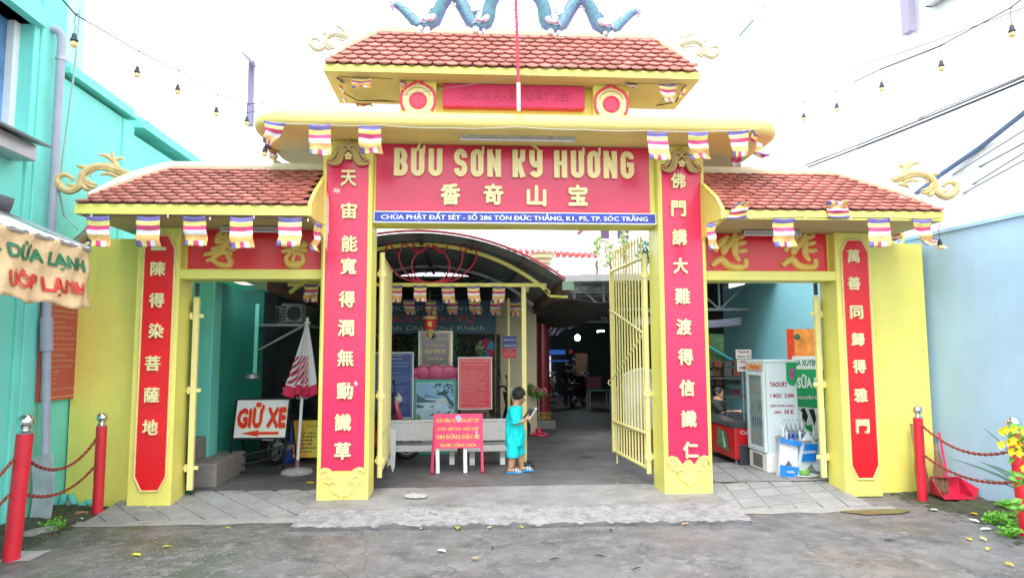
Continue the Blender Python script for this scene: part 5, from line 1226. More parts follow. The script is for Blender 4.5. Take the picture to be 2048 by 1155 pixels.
# parking sign
s = thing('parking_sign', 'white parking sign with big red lettering and arrow on a black stand', 'sign', (-2.7, 9.4, 0.1))
zt = lambda z: 9.40 + (1.035 - z) * -0.10
def tp(x, z, o=0): return (x - (1.035 - z) * 0.055, 9.36 - (1.035 - z) * 0.10 - o, z)
b = MB(); b.add([tp(-3.015, 0.55), tp(-2.345, 0.55), tp(-2.345, 1.035), tp(-3.015, 1.035)] + [tp(-3.015, 0.55, -.02), tp(-2.345, 0.55, -.02), tp(-2.345, 1.035, -.02), tp(-3.015, 1.035, -.02)], [(0, 1, 2, 3), (7, 6, 5, 4), (0, 4, 5, 1), (1, 5, 6, 2), (2, 6, 7, 3), (3, 7, 4, 0)]); b.build('board', mat('sign_white', (0.80, 0.82, 0.82), 0.45, 0.04, 4, 0), s)
fr = MB()
fr.bar(tp(-3.025, 1.045), tp(-3.025, 0.10), 0.022); fr.bar(tp(-2.335, 1.045), tp(-2.335, 0.10), 0.022); fr.bar(tp(-3.025, 1.045), tp(-2.335, 1.045), 0.022); fr.bar(tp(-3.025, 0.54), tp(-2.335, 0.54), 0.022); fr.bar(tp(-3.025, 0.12), tp(-2.335, 0.12), 0.022)
fr.bar((-3.03, 9.38, 1.03), (-3.03, 9.85, 0.10), 0.022); fr.bar((-2.34, 9.38, 1.03), (-2.34, 9.85, 0.10), 0.022); fr.bar((-3.03, 9.3, 0.30), (-2.34, 9.75, 0.42), 0.02); fr.bar((-3.03, 9.3, 0.18), (-2.34, 9.7, 0.30), 0.02)
fr.build('stand', BLACK, s)
U_, V_ = Vector((1, 0, 0)), (Vector(tp(0, 1)) - Vector(tp(0, 0))).normalized()
def slant(txt, x, z, w_, hh, m, o, bold, nm):
    b = MB(); put_text(b, txt, Vector(tp(x, z, o)), U_, V_, w_, hh, 0, bold); b.build(nm, m, s)
for m, o, bold in ((TXY, 0.003, 0.075), (TXBR, 0.008, 0.052)):
    slant('GIỮ', -2.99 - (0.01 if m is TXY else 0), 0.67 - (0.01 if m is TXY else 0), 0.34 + (0.02 if m is TXY else 0), 0.34, m, o, bold, 'lettering'); slant('XE', -2.61, 0.67 - (0.01 if m is TXY else 0), 0.25 + (0.01 if m is TXY else 0), 0.27 + (0.02 if m is TXY else 0), m, o, bold, 'lettering')
b = MB()
for k, (m0, e) in enumerate(((1, 0.008), (0, 0))):
    A = [(-2.92 - e * 2, 0.605), (-2.70, 0.645 + e), (-2.70, 0.622 + e), (-2.44 + e, 0.622 + e), (-2.44 + e, 0.588 - e), (-2.70, 0.588 - e), (-2.70, 0.565 - e)]
    b.add([tp(x, z, 0.003 + 0.003 * (1 - m0)) for x, z in A], [tuple(range(7))], m0)
b.build('arrow', [TXBR, TXY], s)

# folded sun umbrella on its round foot
s = thing('folded_umbrella', 'folded white and crimson sun umbrella on a round grey foot', 'umbrella', (-2.18, 9.24, 0.1))
b = MB(); b.tube([(-2.19, 9.24, 0.24), (-2.115, 9.26, 2.06)], 0.020, 10); b.build('pole', WHITE, s, smooth=True)
b = MB(); b.tube([(-2.195, 9.24, 0.12), (-2.19, 9.24, 0.27)], 0.027, 10); b.build('pole_socket', mat('dull_purple', (0.25, 0.12, 0.16), 0.5, 0.1, 5, 0), s, smooth=True)
b = MB(); b.lathe((-2.195, 9.24, 0.09), [(0.20, 0), (0.205, 0.025), (0.18, 0.055), (0.06, 0.075), (0.03, 0.085)], 28); b.build('foot', mat('worn_foot_paint', (0.40, 0.37, 0.42), 0.45, 0.3, 12, 0.1), s, smooth=True)
UM = [mat('umbrella_white', (0.62, 0.62, 0.68), 0.7, 0.05, 5, 0.1), mat('umbrella_crimson', (0.55, 0.015, 0.08), 0.7, 0.1, 5, 0.1), mat('umbrella_black', (0.03, 0.02, 0.03), 0.7, 0.1, 5, 0)]
def umb(u, v):
    a = 2 * PI * u; fold = 0.5 + 0.5 * math.cos(a * 8)
    r = (0.02 + 0.275 * v ** 1.1) * (0.62 + 0.45 * fold) * (0.9 + 0.2 * math.sin(a * 3 + 1))
    r *= 1 + 0.25 * math.cos(a - PI) * v
    return (-2.115 - 0.055 * v + r * math.cos(a) * 0.85, 9.25 + r * math.sin(a) * 0.6, 2.045 - v * 0.93 - 0.05 * (1 - fold) * v)
def umi(u, v):
    seg = int(u * 8) % 8
    if v > 0.86: return 1
    if seg in (4, 5, 6) and 0.46 < v < 0.84 and (math.sin(u * 150 + v * 60) > -0.3): return 1 if math.sin(v * 90 + u * 40) > -0.6 else 2
    return 0
b = MB(); b.grid(128, 50, umb, umi); b.build('canopy', UM, s, smooth=True, thick=0.003)
b = MB(); b.lathe((-2.112, 9.26, 2.04), [(0.045, 0), (0.04, 0.015), (0.014, 0.03), (0.02, 0.05), (0.016, 0.075), (0.001, 0.085)], 12); b.build('finial', WHITE, s, smooth=True)
b = MB(); put_text(b, 'MỚI', (-2.36, 9.12, 1.17), (0.9, 0, 0.35), (-0.35, 0, 0.9), 0.07, 0.045, 0, 0.03); b.build('lettering', TXW, s)

s = thing('drinks_menu', 'orange and yellow drinks menu board with black lettering behind the umbrella foot', 'sign', (-2.3, 10.1, 0.1))
b = MB(); b.grid(8, 8, lambda u, v: (-2.46 + u * 0.40, 10.1, 0.17 + v * 0.52), lambda u, v: 0 if u + 0.15 * v < 0.45 else (1 if u < 0.75 else 2)); b.build('board', [mat('menu_orange', (0.80, 0.38, 0.05), 0.5, 0.1, 5, 0), mat('menu_yellow', (0.80, 0.62, 0.06), 0.5, 0.1, 5, 0), mat('menu_lime', (0.60, 0.66, 0.15), 0.5, 0.1, 5, 0)], s, thick=0.01)
b = MB(); b.bar((-2.43, 10.12, 0.5), (-2.43, 10.12, 0.1), 0.02); b.bar((-2.09, 10.12, 0.5), (-2.09, 10.12, 0.1), 0.02); b.bar((-2.43, 10.13, 0.17), (-2.09, 10.13, 0.17), 0.02); b.build('stand', BLACK, s)
b = MB()
for i, (t, w_) in enumerate((('TRÀ TẮC', 0.27), ('TRÀ ĐÀO', 0.27), ('CÀ PHÊ', 0.22), ('CAM ÉP', 0.22), ('CHANH DÂY', 0.29), ('ĐÁ BÀO', 0.21))): put_text(b, t, (-2.41, 10.09, 0.50 - i * 0.052), NX, NZ, w_, 0.034, 0, 0.03)
put_text(b, 'TRÀ TẮC', (-2.27, 10.09, 0.60), NX, NZ, 0.2, 0.03, 0, 0.03); b.build('lettering', TXK, s)
b = MB(); b.lathe((-2.56, 10.3, 0.1), [(0.16, 0), (0.19, 0.1), (0.20, 0.35), (0.185, 0.55), (0.17, 0.58)], 20); tag(b.build('blue_barrel', mat('barrel_blue', (0.02, 0.05, 0.36), 0.4, 0.1, 4, 0), smooth=True), 'deep blue plastic barrel behind the orange menu board', 'barrel')

# air conditioner units on a wall shelf
for k, (x, y, lab) in enumerate(((-2.72, 10.9, 'nearer grey air conditioner unit with an arched fan grille on the wall shelf'), (-2.98, 11.5, 'further grey air conditioner unit on the wall shelf'))):
    s = thing('air_conditioner', lab, 'air conditioner', (x, y, 2.1), 'outdoor air conditioner units')
    b = MB(); b.box(x - 0.17, x + 0.15, y, y + 0.28, 2.12, 2.42); b.build('casing', mat('ac_grey', (0.30, 0.32, 0.32), 0.5, 0.08, 5, 0), s, bevel=0.01)
    b = MB(); b.lathe((x + 0.03, y - 0.003, 2.26), [(0.10, 0.0), (0.11, -0.006), (0.0, -0.006)], 20, axis='Y'); b.build('fan_grille', DARK, s)
    for j in range(5): b = MB(); b.box(x - 0.16, x - 0.10, y - 0.006, y, 2.15 + j * 0.05, 2.18 + j * 0.05); b.build('slat', DARK, s)
b = MB(); b.box(-3.2, -2.5, 10.8, 11.9, 2.06, 2.10); b.bar((-3.2, 10.85, 1.7), (-2.55, 10.85, 2.06), 0.03); tag(b.build('wall_shelf', STEEL), 'steel wall shelf under the air conditioner units', 'shelf')
b = MB(); b.grid(14, 4, lambda u, v: (-3.28 + u * 0.72, 9.0 + v * 0.6, 2.62 - 0.14 * u + 0.05 * v + 0.02 * math.sin(u * 9))); b.grid(14, 2, lambda u, v: (-3.28 + u * 0.72, 8.995, 2.61 - 0.14 * u + 0.02 * math.sin(u * 9) - v * 0.05), 1)
tag(b.build('small_awning', [mat('cream_print_cloth', (0.62, 0.58, 0.48), 0.7, 0.3, 9, 0), mat('aqua_trim', (0.05, 0.55, 0.45), 0.7, 0.1, 9, 0)], thick=0.004), 'small cream awning with aqua edge under the left lintel', 'awning')

# ---------------------------------------------------------------- motor scooters
def scooter(label, loc, rz, col, plate=None, s_=1.0, group='parked motor scooters'):
    s = thing('motor_scooter', label, 'motor scooter', loc, group); s.rotation_euler = (0, 0, rz); s.scale = (s_,) * 3
    # local: forward +X, base at the ground
    def part(nm, b, m, sm=True, par=s, **k):
        me = b.mesh(nm, m, sm); o = bpy.data.objects.new(nm, me); C.objects.link(o); o.parent = par
        if sm: me.set_sharp_from_angle(angle=R(40))
        return o
    for wx in (-0.42, 0.46):
        b = MB(); b.tube([(wx + 0.19 * math.cos(a), 0, 0.215 + 0.19 * math.sin(a)) for a in [2 * PI * i / 24 for i in range(24)]], 0.035, 8, closed=True); w_ = part('wheel', b, BLACK)
        b = MB(); b.tube([(wx + 0.15 * math.cos(a), 0, 0.215 + 0.15 * math.sin(a)) for a in [2 * PI * i / 24 for i in range(24)]], 0.014, 6, closed=True)
        for i in range(5): a = 2 * PI * i / 5; b.bar((wx, 0, 0.215), (wx + 0.15 * math.cos(a), 0, 0.215 + 0.15 * math.sin(a)), 0.025)
        b.tube([(wx, -0.04, 0.215), (wx, 0.04, 0.215)], 0.035, 10); part('rim', b, STEEL, par=w_)
    b = MB(); b.prism([(-0.62, 0.50), (-0.55, 0.62), (-0.20, 0.60), (-0.02, 0.45), (0.18, 0.30), (0.22, 0.22), (-0.15, 0.22), (-0.28, 0.36), (-0.50, 0.40)], lambda u, v, w_: (u, w_, v), -0.10, 0.10); part('body', b, col, False)
    b = MB(); b.prism([(0.18, 0.26), (0.30, 0.30), (0.34, 0.60), (0.27, 0.86), (0.22, 0.86), (0.27, 0.6)], lambda u, v, w_: (u, w_ * (1 - 0.35 * abs(v - 0.5)), v), -0.19, 0.19); part('leg_shield', b, col, False)
    b = MB(); b.tube(smooth_path([(-0.60, 0, 0.66), (-0.45, 0, 0.66), (-0.25, 0, 0.64), (-0.08, 0, 0.63), (0.0, 0, 0.58)], 3), [0.07] + [0.10] * 11 + [0.05], 10, flat=((0, 0, 1), 0.5)); part('seat', b, BLACK)
    b = MB(); b.tube([(0.46, 0.07, 0.215), (0.36, 0.06, 0.55), (0.30, 0.0, 0.80)], 0.02, 8); b.tube([(0.46, -0.07, 0.215), (0.36, -0.06, 0.55), (0.30, 0.0, 0.80)], 0.02, 8); part('fork', b, STEEL)
    b = MB(); b.tube(smooth_path([(0.55, 0, 0.36), (0.46, 0, 0.46), (0.34, 0, 0.44)], 4), 0.06, 8, flat=((0, 0, 1), 0.35)); part('mudguard', b, col)
    b = MB(); b.tube(smooth_path([(0.16, -0.30, 0.92), (0.24, -0.16, 0.95), (0.29, 0, 0.90), (0.24, 0.16, 0.95), (0.16, 0.30, 0.92)], 4), 0.017, 8); part('handlebar', b, BLACK)
    b = MB(); b.tube([(0.27, 0, 0.86), (0.35, 0, 0.90)], [0.09, 0.07], 12); part('headlight', b, mat('lamp_glass', (0.5, 0.5, 0.52), 0.15, 0.05, 5, 0, coat=0.6))
    for sg in (-1, 1):
        b = MB(); b.tube([(0.22, 0.17 * sg, 0.95), (0.20, 0.22 * sg, 1.10)], 0.006, 6); b.ball((0.19, 0.24 * sg, 1.13), 0.05, 10, sx=0.3, sz=0.7); part('mirror', b, BLACK)
    b = MB(); b.tube([(-0.1, -0.12, 0.24), (-0.35, -0.13, 0.22), (-0.62, -0.13, 0.30)], [0.02, 0.04, 0.045], 10); part('exhaust', b, STEEL)
    b = MB(); b.box(-0.64, -0.60, -0.05, 0.05, 0.50, 0.56); part('tail_light', b, mat('tail_lamp_red', (0.5, 0.01, 0.01), 0.2, 0.05, 5, 0, coat=0.5), False)
    if plate:
        b = MB(); b.box(-0.655, -0.645, -0.085, 0.085, 0.36, 0.47); p_ = part('number_plate', b, WHITE, False)
        b = MB(); put_text(b, plate, (-0.657, 0.07, 0.375), (0, -1, 0), NZ, 0.14, 0.08, 0, 0.03); part('lettering', b, TXK, False, p_)
    return s
MRED = mat('scooter_red', (0.40, 0.012, 0.02), 0.25, 0.05, 4, 0, coat=0.6); MBLK = mat('scooter_black', (0.012, 0.012, 0.015), 0.25, 0.05, 4, 0, coat=0.6); MBLU = mat('scooter_navy', (0.015, 0.02, 0.06), 0.25, 0.05, 4, 0, coat=0.6)
scooter('black motor scooter with white number plate parked behind the parking sign', (-2.55, 10.35, 0.1), R(75), MBLK, '7072')
scooter('second dark motor scooter further back in the left bay', (-2.0, 11.4, 0.1), R(70), MBLU, None)
scooter('red and black motor scooter in front of the navy board', (-1.30, 10.15, 0.1), R(20), MRED)
scooter('black motor scooter behind the boy beside the red board', (0.45, 12.0, 0.1), R(10), MBLK)

# flower stand, bucket, small toy cart by the post
s = thing('flower_stand', 'slim flower stand with pink blooms on a red round base before the column', 'flower stand', (1.36, 13.0, 0.1))
b = MB(); b.lathe((1.36, 13.0, 0.1), [(0.20, 0), (0.19, 0.02), (0.07, 0.05), (0.05, 0.12), (0.02, 0.13)], 20); b.build('base', mat('crimson_plastic', (0.55, 0.01, 0.05), 0.3, 0.05, 4, 0, coat=0.4), s, smooth=True)
b = MB(); b.tube([(1.36, 13.0, 0.2), (1.36, 13.0, 0.78)], 0.012, 8); b.build('stem', STEEL, s, smooth=True)
b = MB(); leaf_clump(b, (1.36, 13.0, 0.84), 0.17, 0.09, 110, 0.09, 3, 0.3); leaf_clump(b, (1.20, 13.0, 0.92), 0.06, 0.14, 40, 0.07, 5, 0.4); b.build('foliage', LEAFG, s)
b = MB(); r_ = random.Random(2)
for _ in range(16): b.ball((1.36 + r_.uniform(-.12, .14), 12.95 + r_.uniform(-.08, .08), 0.90 + r_.uniform(-.04, .08)), 0.026, 6)
b.build('blooms', mat('pink_bloom', (0.65, 0.16, 0.34), 0.6, 0.3, 9, 0), s, smooth=True)
b = MB(); b.lathe((1.20, 13.3, 0.1), [(0.09, 0.18), (0.12, 0.42), (0.125, 0.43), (0.10, 0.42)], 16); b.box(1.08, 1.32, 13.2, 13.45, 0.1, 0.28); tag(b.build('bucket', mat('pale_blue_bucket', (0.38, 0.44, 0.50), 0.5, 0.1, 4, 0), smooth=True), 'pale blue bucket on a block beside the flower stand', 'bucket')
s = thing('toy_cart', 'small black toy with an orange tray lying by the foot of the yellow post', 'toy', (0.83, 9.2, 0.1))
b = MB(); b.box(0.76, 0.90, 9.16, 9.30, 0.12, 0.19); b.box(0.80, 0.86, 9.2, 9.28, 0.19, 0.225); b.build('body', BLACK, s, bevel=0.01)
b = MB(); b.box(0.60, 0.74, 9.15, 9.25, 0.11, 0.145); b.build('tray', mat('toy_orange', (0.80, 0.20, 0.01), 0.4, 0.05, 4, 0), s, bevel=0.008)
for xx, zz_ in ((0.78, 0.12), (0.88, 0.12), (0.90, 0.19)):
    b = MB(); b.tube([(xx, 9.14, zz_), (xx, 9.16, zz_)], 0.025, 12); b.build('wheel', DARK, s, smooth=True)

# ================================================================== RIGHT BAY
s = thing('drinks_fridge', 'tall white drinks fridge with a glass door and maroon price lettering', 'fridge', (4.0, 8.9, 0.1))
b = MB(); b.box(3.83, 4.24, 8.62, 9.15, 0.34, 1.50); b.box(3.80, 3.83, 8.62, 9.15, 1.38, 1.50); b.build('cabinet', FRIDGE, s, bevel=0.008)
b = MB(); b.box(3.80, 4.24, 8.60, 9.16, 1.50, 1.535); b.build('top', FRIDGE, s, bevel=0.008)
b = MB(); b.box(3.80, 4.24, 8.60, 9.16, 0.11, 0.35); b.build('base', WHITE, s, bevel=0.02)
for i in range(6): b = MB(); b.box(3.792, 3.80, 8.74, 9.02, 0.16 + i * 0.028, 0.175 + i * 0.028); b.build('vent_slot', DARK, s)
dr = MB()
dr.box(3.785, 3.825, 8.62, 8.68, 0.36, 1.38); dr.box(3.785, 3.825, 9.09, 9.15, 0.36, 1.38); dr.box(3.785, 3.825, 8.68, 9.09, 0.36, 0.42); dr.box(3.785, 3.825, 8.68, 9.09, 1.33, 1.38)
d_ = dr.build('door', FRIDGE, s, bevel=0.006)
b = MB(); b.box(3.80, 3.808, 8.68, 9.09, 0.42, 1.33); b.build('door_glass', GLASS, d_)
b = MB(); b.box(3.781, 3.785, 8.66, 9.12, 1.40, 1.49); b.build('header_print', mat('fridge_header', (0.80, 0.45, 0.20), 0.4, 0.5, 12, 0), s)
b = MB(); put_text(b, 'Aria', (3.779, 8.98, 1.415), (0, -1, 0), NZ, 0.25, 0.06, 0, 0.01); b.build('header_lettering', TXBR, s)
BOT = [mat('soda_green', (0.02, 0.35, 0.12), 0.2, 0.1, 4, 0, coat=0.5), mat('soda_blue', (0.05, 0.15, 0.45), 0.2, 0.1, 4, 0, coat=0.5), mat('soda_clear', (0.55, 0.62, 0.66), 0.2, 0.1, 4, 0, coat=0.5), mat('soda_yellow', (0.55, 0.45, 0.12), 0.2, 0.1, 4, 0, coat=0.5)]
def bottle_mesh(h_, r, m):
    b = MB(); b.lathe((0, 0, 0), [(r * .9, 0), (r, h_ * .05), (r, h_ * .6), (r * .75, h_ * .72), (r * .35, h_ * .84), (r * .35, h_ * .93)], 10, 0)
    b.lathe((0, 0, h_ * .93), [(r * .42, 0), (r * .42, h_ * .07)], 8, 1); return b.mesh('bottle', [m, WHITE if m is not BOT[2] else AQUA], True)
bm_ = [bottle_mesh(0.17, 0.026, m) for m in BOT]
k = 0
ORD = ['nearest', 'second nearest', 'third nearest', 'fourth nearest', 'fifth nearest', 'farthest']
for sh, zsh in enumerate((0.44, 0.66, 0.88, 1.10)):
    for i in range(6):
        o = bpy.data.objects.new('bottle', bm_[(0 if sh == 2 and i < 3 else (1 if sh == 1 else (3 if sh == 3 and i > 3 else 2)))]); C.objects.link(o); o.location = (3.86 - 3.83 + 3.815 + 0.0, 8.71 + i * 0.068, zsh)
        tag(o, ORD[i] + [' clear bottle on the lowest shelf of the drinks fridge', ' blue bottle on the second lowest shelf of the drinks fridge', ' bottle on the third shelf up of the drinks fridge', ' bottle on the top shelf of the drinks fridge'][sh], 'bottle', 'bottles in the drinks fridge'); k += 1
b = MB()
for t, x, z, w_, hh in (('YAOURT', 3.875, 1.19, 0.235, 0.065), ('1 BỌC  2.000', 3.88, 1.045, 0.31, 0.06), ('HỘT É MỦ GÒN', 3.875, 0.93, 0.31, 0.042), ('SÂM', 3.92, 0.855, 0.09, 0.038), ('10 K', 4.06, 0.845, 0.12, 0.06)):
    put_text(b, t, (x, 8.615, z), NX, NZ, w_, hh, 0, 0.03)
b.build('price_lettering', TXM, s)
b = MB(); b.add([(4.10, 8.614, 1.495), (4.235, 8.614, 1.495), (4.235, 8.614, 1.27), (4.20, 8.614, 1.20), (4.13, 8.614, 1.22), (4.10, 8.614, 1.28)], [(0, 1, 2, 3, 4, 5)]); b.build('green_print', GREEN, s)
b = MB(); b.box(4.15, 4.20, 8.606, 8.613, 1.29, 1.43); b.ball((4.175, 8.612, 1.34), 0.03, 10, sy=0.1); b.build('pot_print', mat('magenta_print', (0.50, 0.08, 0.30), 0.4, 0.4, 20, 0), s)

s = thing('price_card', 'two white cards with maroon yoghurt and smoothie lettering above the freezer', 'sign', (3.83, 9.3, 1.36))
b = MB(); b.box(3.71, 3.93, 9.28, 9.285, 1.545, 1.67); b.box(3.725, 3.86, 9.28, 9.285, 1.37, 1.535); b.build('card', WHITE, s)
b = MB(); put_text(b, 'YAOUR', (3.73, 9.277, 1.62), NX, NZ, 0.18, 0.035, 0, 0.03); put_text(b, 'SINH TỐ', (3.73, 9.277, 1.56), NX, NZ, 0.19, 0.045, 0, 0.03); put_text(b, '1 BỌC', (3.745, 9.277, 1.48), NX, NZ, 0.11, 0.04, 0, 0.03); put_text(b, '2.000', (3.75, 9.277, 1.40), NX, NZ, 0.10, 0.04, 0, 0.03); b.build('lettering', TXM, s)
b = MB(); b.tube([(3.80, 9.29, 1.55), (3.80, 9.29, 0.7)], 0.006, 6); b.build('rod', STEEL, s)

s = thing('chest_freezer', 'red ice cream chest freezer with dark glass lid and grey grille', 'freezer', (3.9, 9.9, 0.1))
b = MB(); b.box(3.66, 4.25, 9.30, 10.5, 0.17, 0.60); b.build('body', COLARED, s, bevel=0.02)
b = MB(); b.prism([(3.645, 0.60), (4.26, 0.60), (4.26, 0.71), (4.18, 0.72), (3.80, 0.69), (3.68, 0.65)], lambda u, v, w_: (u, w_, v), 9.29, 10.5); b.build('lid', mat('dark_lid', (0.05, 0.07, 0.08), 0.12, 0.05, 4, 0, coat=0.6), s, bevel=0.01)
b = MB(); b.box(3.72, 4.20, 9.285, 9.30, 0.12, 0.37); gr = b.build('grille', mat('slate_grille', (0.08, 0.10, 0.13), 0.5, 0.05, 4, 0), s)
for i in range(9): b = MB(); b.box(3.73, 4.19, 9.279, 9.285, 0.14 + i * 0.025, 0.15 + i * 0.025); b.build('slat', DARK, gr)
b = MB(); put_text(b, 'Celano', (3.745, 9.296, 0.515), NX, NZ, 0.22, 0.055, 0, 0.01); b.build('brand_lettering', TXW, s)
b = MB(); b.lathe((3.93, 9.293, 0.45), [(0.06, 0), (0.065, -0.003), (0.0, -0.004)], 20, axis='Y'); b.lathe((3.93, 9.29, 0.42), [(0.085, 0), (0.08, -0.003), (0, -0.004)], 6, axis='Y'); b.build('ice_cream_print', mat('cream_brown_print', (0.55, 0.38, 0.35), 0.4, 0.7, 30, 0), s)
b = MB(); b.add([(3.655, 9.5, 0.25), (3.655, 9.95, 0.30), (3.655, 9.9, 0.56), (3.655, 9.6, 0.50)], [(0, 1, 2, 3)]); b.add([(3.653, 9.6, 0.3), (3.653, 9.75, 0.55), (3.653, 9.68, 0.3)], [(0, 1, 2)], 1); b.build('side_print', [mat('mint_print', (0.10, 0.30, 0.14), 0.4, 0.6, 20, 0), WHITE], s)
for x, y in ((3.70, 9.36), (4.2, 9.36), (3.70, 10.4), (4.2, 10.4)):
    b = MB(); b.tube([(x - 0.012, y, 0.125), (x + 0.012, y, 0.125)], 0.028, 10); b.bar((x, y, 0.13), (x, y, 0.18), 0.02); b.build('caster', STEEL, s)

# water bottle rack
s = thing('water_rack', 'white and blue water bottle display stand beside the fridge', 'display stand', (4.15, 8.5, 0.1))
WR = mat('rack_white', (0.72, 0.78, 0.84), 0.4, 0.04, 4, 0, coat=0.2)
b = MB(); b.box(3.86, 4.10, 8.38, 8.50, 0.10, 0.17); b.prism([(3.86, 0.17), (3.90, 0.55), (4.06, 0.55), (4.12, 0.45), (4.10, 0.17), (4.04, 0.17), (4.035, 0.24), (3.99, 0.30), (3.95, 0.24), (3.945, 0.17)], lambda u, v, w_: (u, w_, v), 8.42, 8.46); b.build('base', WR, s)
b = MB(); b.prism([(4.10, 0.13), (4.16, 0.52), (4.25, 0.64), (4.36, 0.48), (4.46, 0.14), (4.36, 0.16), (4.30, 0.26), (4.22, 0.16)], lambda u, v, w_: (u, w_ - (v - 0.13) * 0.12, v), 8.46, 8.49); b.build('side_panel', WR, s)
b = MB(); b.add([(3.855, 8.365, 0.10), (4.07, 8.355, 0.085 + .02), (4.09, 8.355, 0.22), (3.855, 8.365, 0.255)], [(0, 1, 2, 3)]); b.add([(3.88, 8.40, 0.51), (4.14, 8.37, 0.47), (4.14, 8.37, 0.53), (3.88, 8.40, 0.575)], [(0, 1, 2, 3)])
b.add([(4.155, 8.42, 0.28), (4.34, 8.42, 0.28), (4.35, 8.38, 0.50), (4.19, 8.38, 0.50)], [(0, 1, 2, 3)]); b.build('blue_label', AQUA, s, thick=0.003)
b = MB(); put_text(b, 'AQUAFINA', (4.165, 8.395, 0.37), (1, 0, 0.05), NZ, 0.17, 0.045, 0, 0.02); put_text(b, 'AQUAFINA', (3.93, 8.352, 0.155), (1, 0, -0.08), NZ, 0.10, 0.03, 0, 0.02); b.build('brand_lettering', TXW, s)
b = MB(); b.obox((4.10, 8.52, 0.555), (0.36, 0.28, 0.012), Matrix.Rotation(R(14), 3, 'X') @ Matrix.Rotation(R(-4), 3, 'Y')); b.obox((4.18, 8.60, 0.635), (0.34, 0.22, 0.012), Matrix.Rotation(R(14), 3, 'X')); b.bar((3.95, 8.42, 0.60), (3.98, 8.48, 0.70), 0.008); b.bar((4.33, 8.42, 0.58), (4.36, 8.48, 0.70), 0.008); b.build('tray', STEEL, s)
b = MB(); b.add([(4.02, 8.66, 0.76), (4.30, 8.66, 0.73), (4.33, 8.70, 0.86), (4.10, 8.70, 0.90)], [(0, 1, 2, 3)]); b.build('header_card', WR, s, thick=0.006)
wb = bottle_mesh(0.19, 0.026, BOT[2]); wb2 = bottle_mesh(0.16, 0.024, BOT[1])
for i in range(5):
    o = bpy.data.objects.new('water_bottle', wb2 if i % 3 else wb); C.objects.link(o); o.location = (4.0 + i * 0.058, 8.47, 0.552 - i * 0.002); o.scale = (.8, .8, .68); tag(o, ['leftmost', 'second from left', 'middle', 'fourth from left', 'rightmost'][i] + ' short water bottle in the front row of the blue and white stand', 'bottle', 'water bottles on the stand')
for i in range(5):
    o = bpy.data.objects.new('water_bottle', wb); C.objects.link(o); o.location = (4.04 + i * 0.058, 8.60, 0.645); o.scale = (.85, .85, .68); tag(o, ['leftmost', 'second from left', 'middle', 'fourth from left', 'rightmost'][i] + ' clear water bottle in the upper row of the blue and white stand', 'bottle', 'water bottles on the stand')
o = bpy.data.objects.new('water_bottle', wb); C.objects.link(o); o.location = (3.935, 8.43, 0.58); o.scale = (.9,) * 3; tag(o, 'largest water bottle standing alone at the left of the stand', 'bottle')
b = MB(); b.lathe((4.18, 8.42, 0.105), [(0.05, 0), (0.165, 0.012), (0.17, 0.018), (0.05, 0.012)], 24); tag(b.build('plate', WHITE, smooth=True), 'white plate on the paving under the green bowl', 'plate')
b = MB(); b.lathe((4.18, 8.42, 0.119), [(0.04, 0), (0.065, 0.02), (0.075, 0.06), (0.07, 0.06), (0.04, 0.015)], 20); tag(b.build('bowl', mat('lime_bowl', (0.20, 0.55, 0.08), 0.35, 0.05, 4, 0, coat=0.3), smooth=True), 'lime green bowl on the white plate', 'bowl')

# milk sign
s = thing('milk_sign', 'tall green and white milk sign with outlined lettering and cow print', 'sign', (4.95, 9.9, 0.1))
def ms(x, z, o=0): return (x + (z - 0.16) * -0.06, 9.85 - o, z)
def mquad(nm, pts, m, o): b = MB(); b.add([ms(x, z, o) for x, z in pts], [tuple(range(len(pts)))]); return b.build(nm, m, s)
b = MB(); b.add([ms(4.86, 0.30), ms(5.32, 0.30), ms(5.36, 1.57), ms(4.88, 1.57)] + [ms(4.86, 0.30, -.03), ms(5.32, 0.30, -.03), ms(5.36, 1.57, -.03), ms(4.88, 1.57, -.03)], [(0, 1, 2, 3), (7, 6, 5, 4), (0, 4, 5, 1), (1, 5, 6, 2), (2, 6, 7, 3), (3, 7, 4, 0)]); b.build('board', WHITE, s)
mquad('green_field', [(4.87, 0.84), (5.32, 0.80), (5.35, 1.38), (4.89, 1.38)], GREEN, 0.003)
b = MB(); b.bar(ms(4.88, 0.3, -.02), ms(4.88, 0.1, -.02), 0.03); b.bar(ms(5.3, 0.3, -.02), ms(5.3, 0.1, -.02), 0.03); b.build('leg', STEEL, s)
b = MB(); put_text(b, 'BA XUYEN', ms(4.90, 1.43, 0.005), NX, NZ, 0.34, 0.09, 0, 0.03); b.build('lettering', mat('green_letter2', (0.02, 0.22, 0.16), 0.5, 0.05, 5, 0), s)
b = MB(); put_text(b, 'SỮA BÒ', ms(4.90, 1.10, 0.006), NX, NZ, 0.42, 0.21, 0, 0.05); put_text(b, 'NGUYÊN CHẤT', ms(4.90, 0.94, 0.006), NX, NZ, 0.40, 0.075, 0, 0.03); b.build('lettering', TXW, s)
b = MB()
for pts in ([(4.92, 0.80), (4.98, 0.82), (5.02, 0.70), (4.98, 0.60), (4.93, 0.68)], [(5.04, 0.80), (5.12, 0.80), (5.14, 0.66), (5.10, 0.56), (5.07, 0.70)], [(5.0, 0.42), (5.03, 0.43), (5.02, 0.40)], [(5.08, 0.35), (5.14, 0.37), (5.12, 0.34)]): b.add([ms(x, z, 0.006) for x, z in pts], [tuple(range(len(pts)))])
b.build('cow_patch', BLACK, s)
b = MB(); b.add([ms(x, z, 0.008) for x, z in ((4.96, 0.60), (5.0, 0.56), (5.06, 0.58), (5.07, 0.50), (5.02, 0.44), (4.97, 0.48))], [(0, 1, 2, 3, 4, 5)]); b.build('green_patch', GREEN, s)
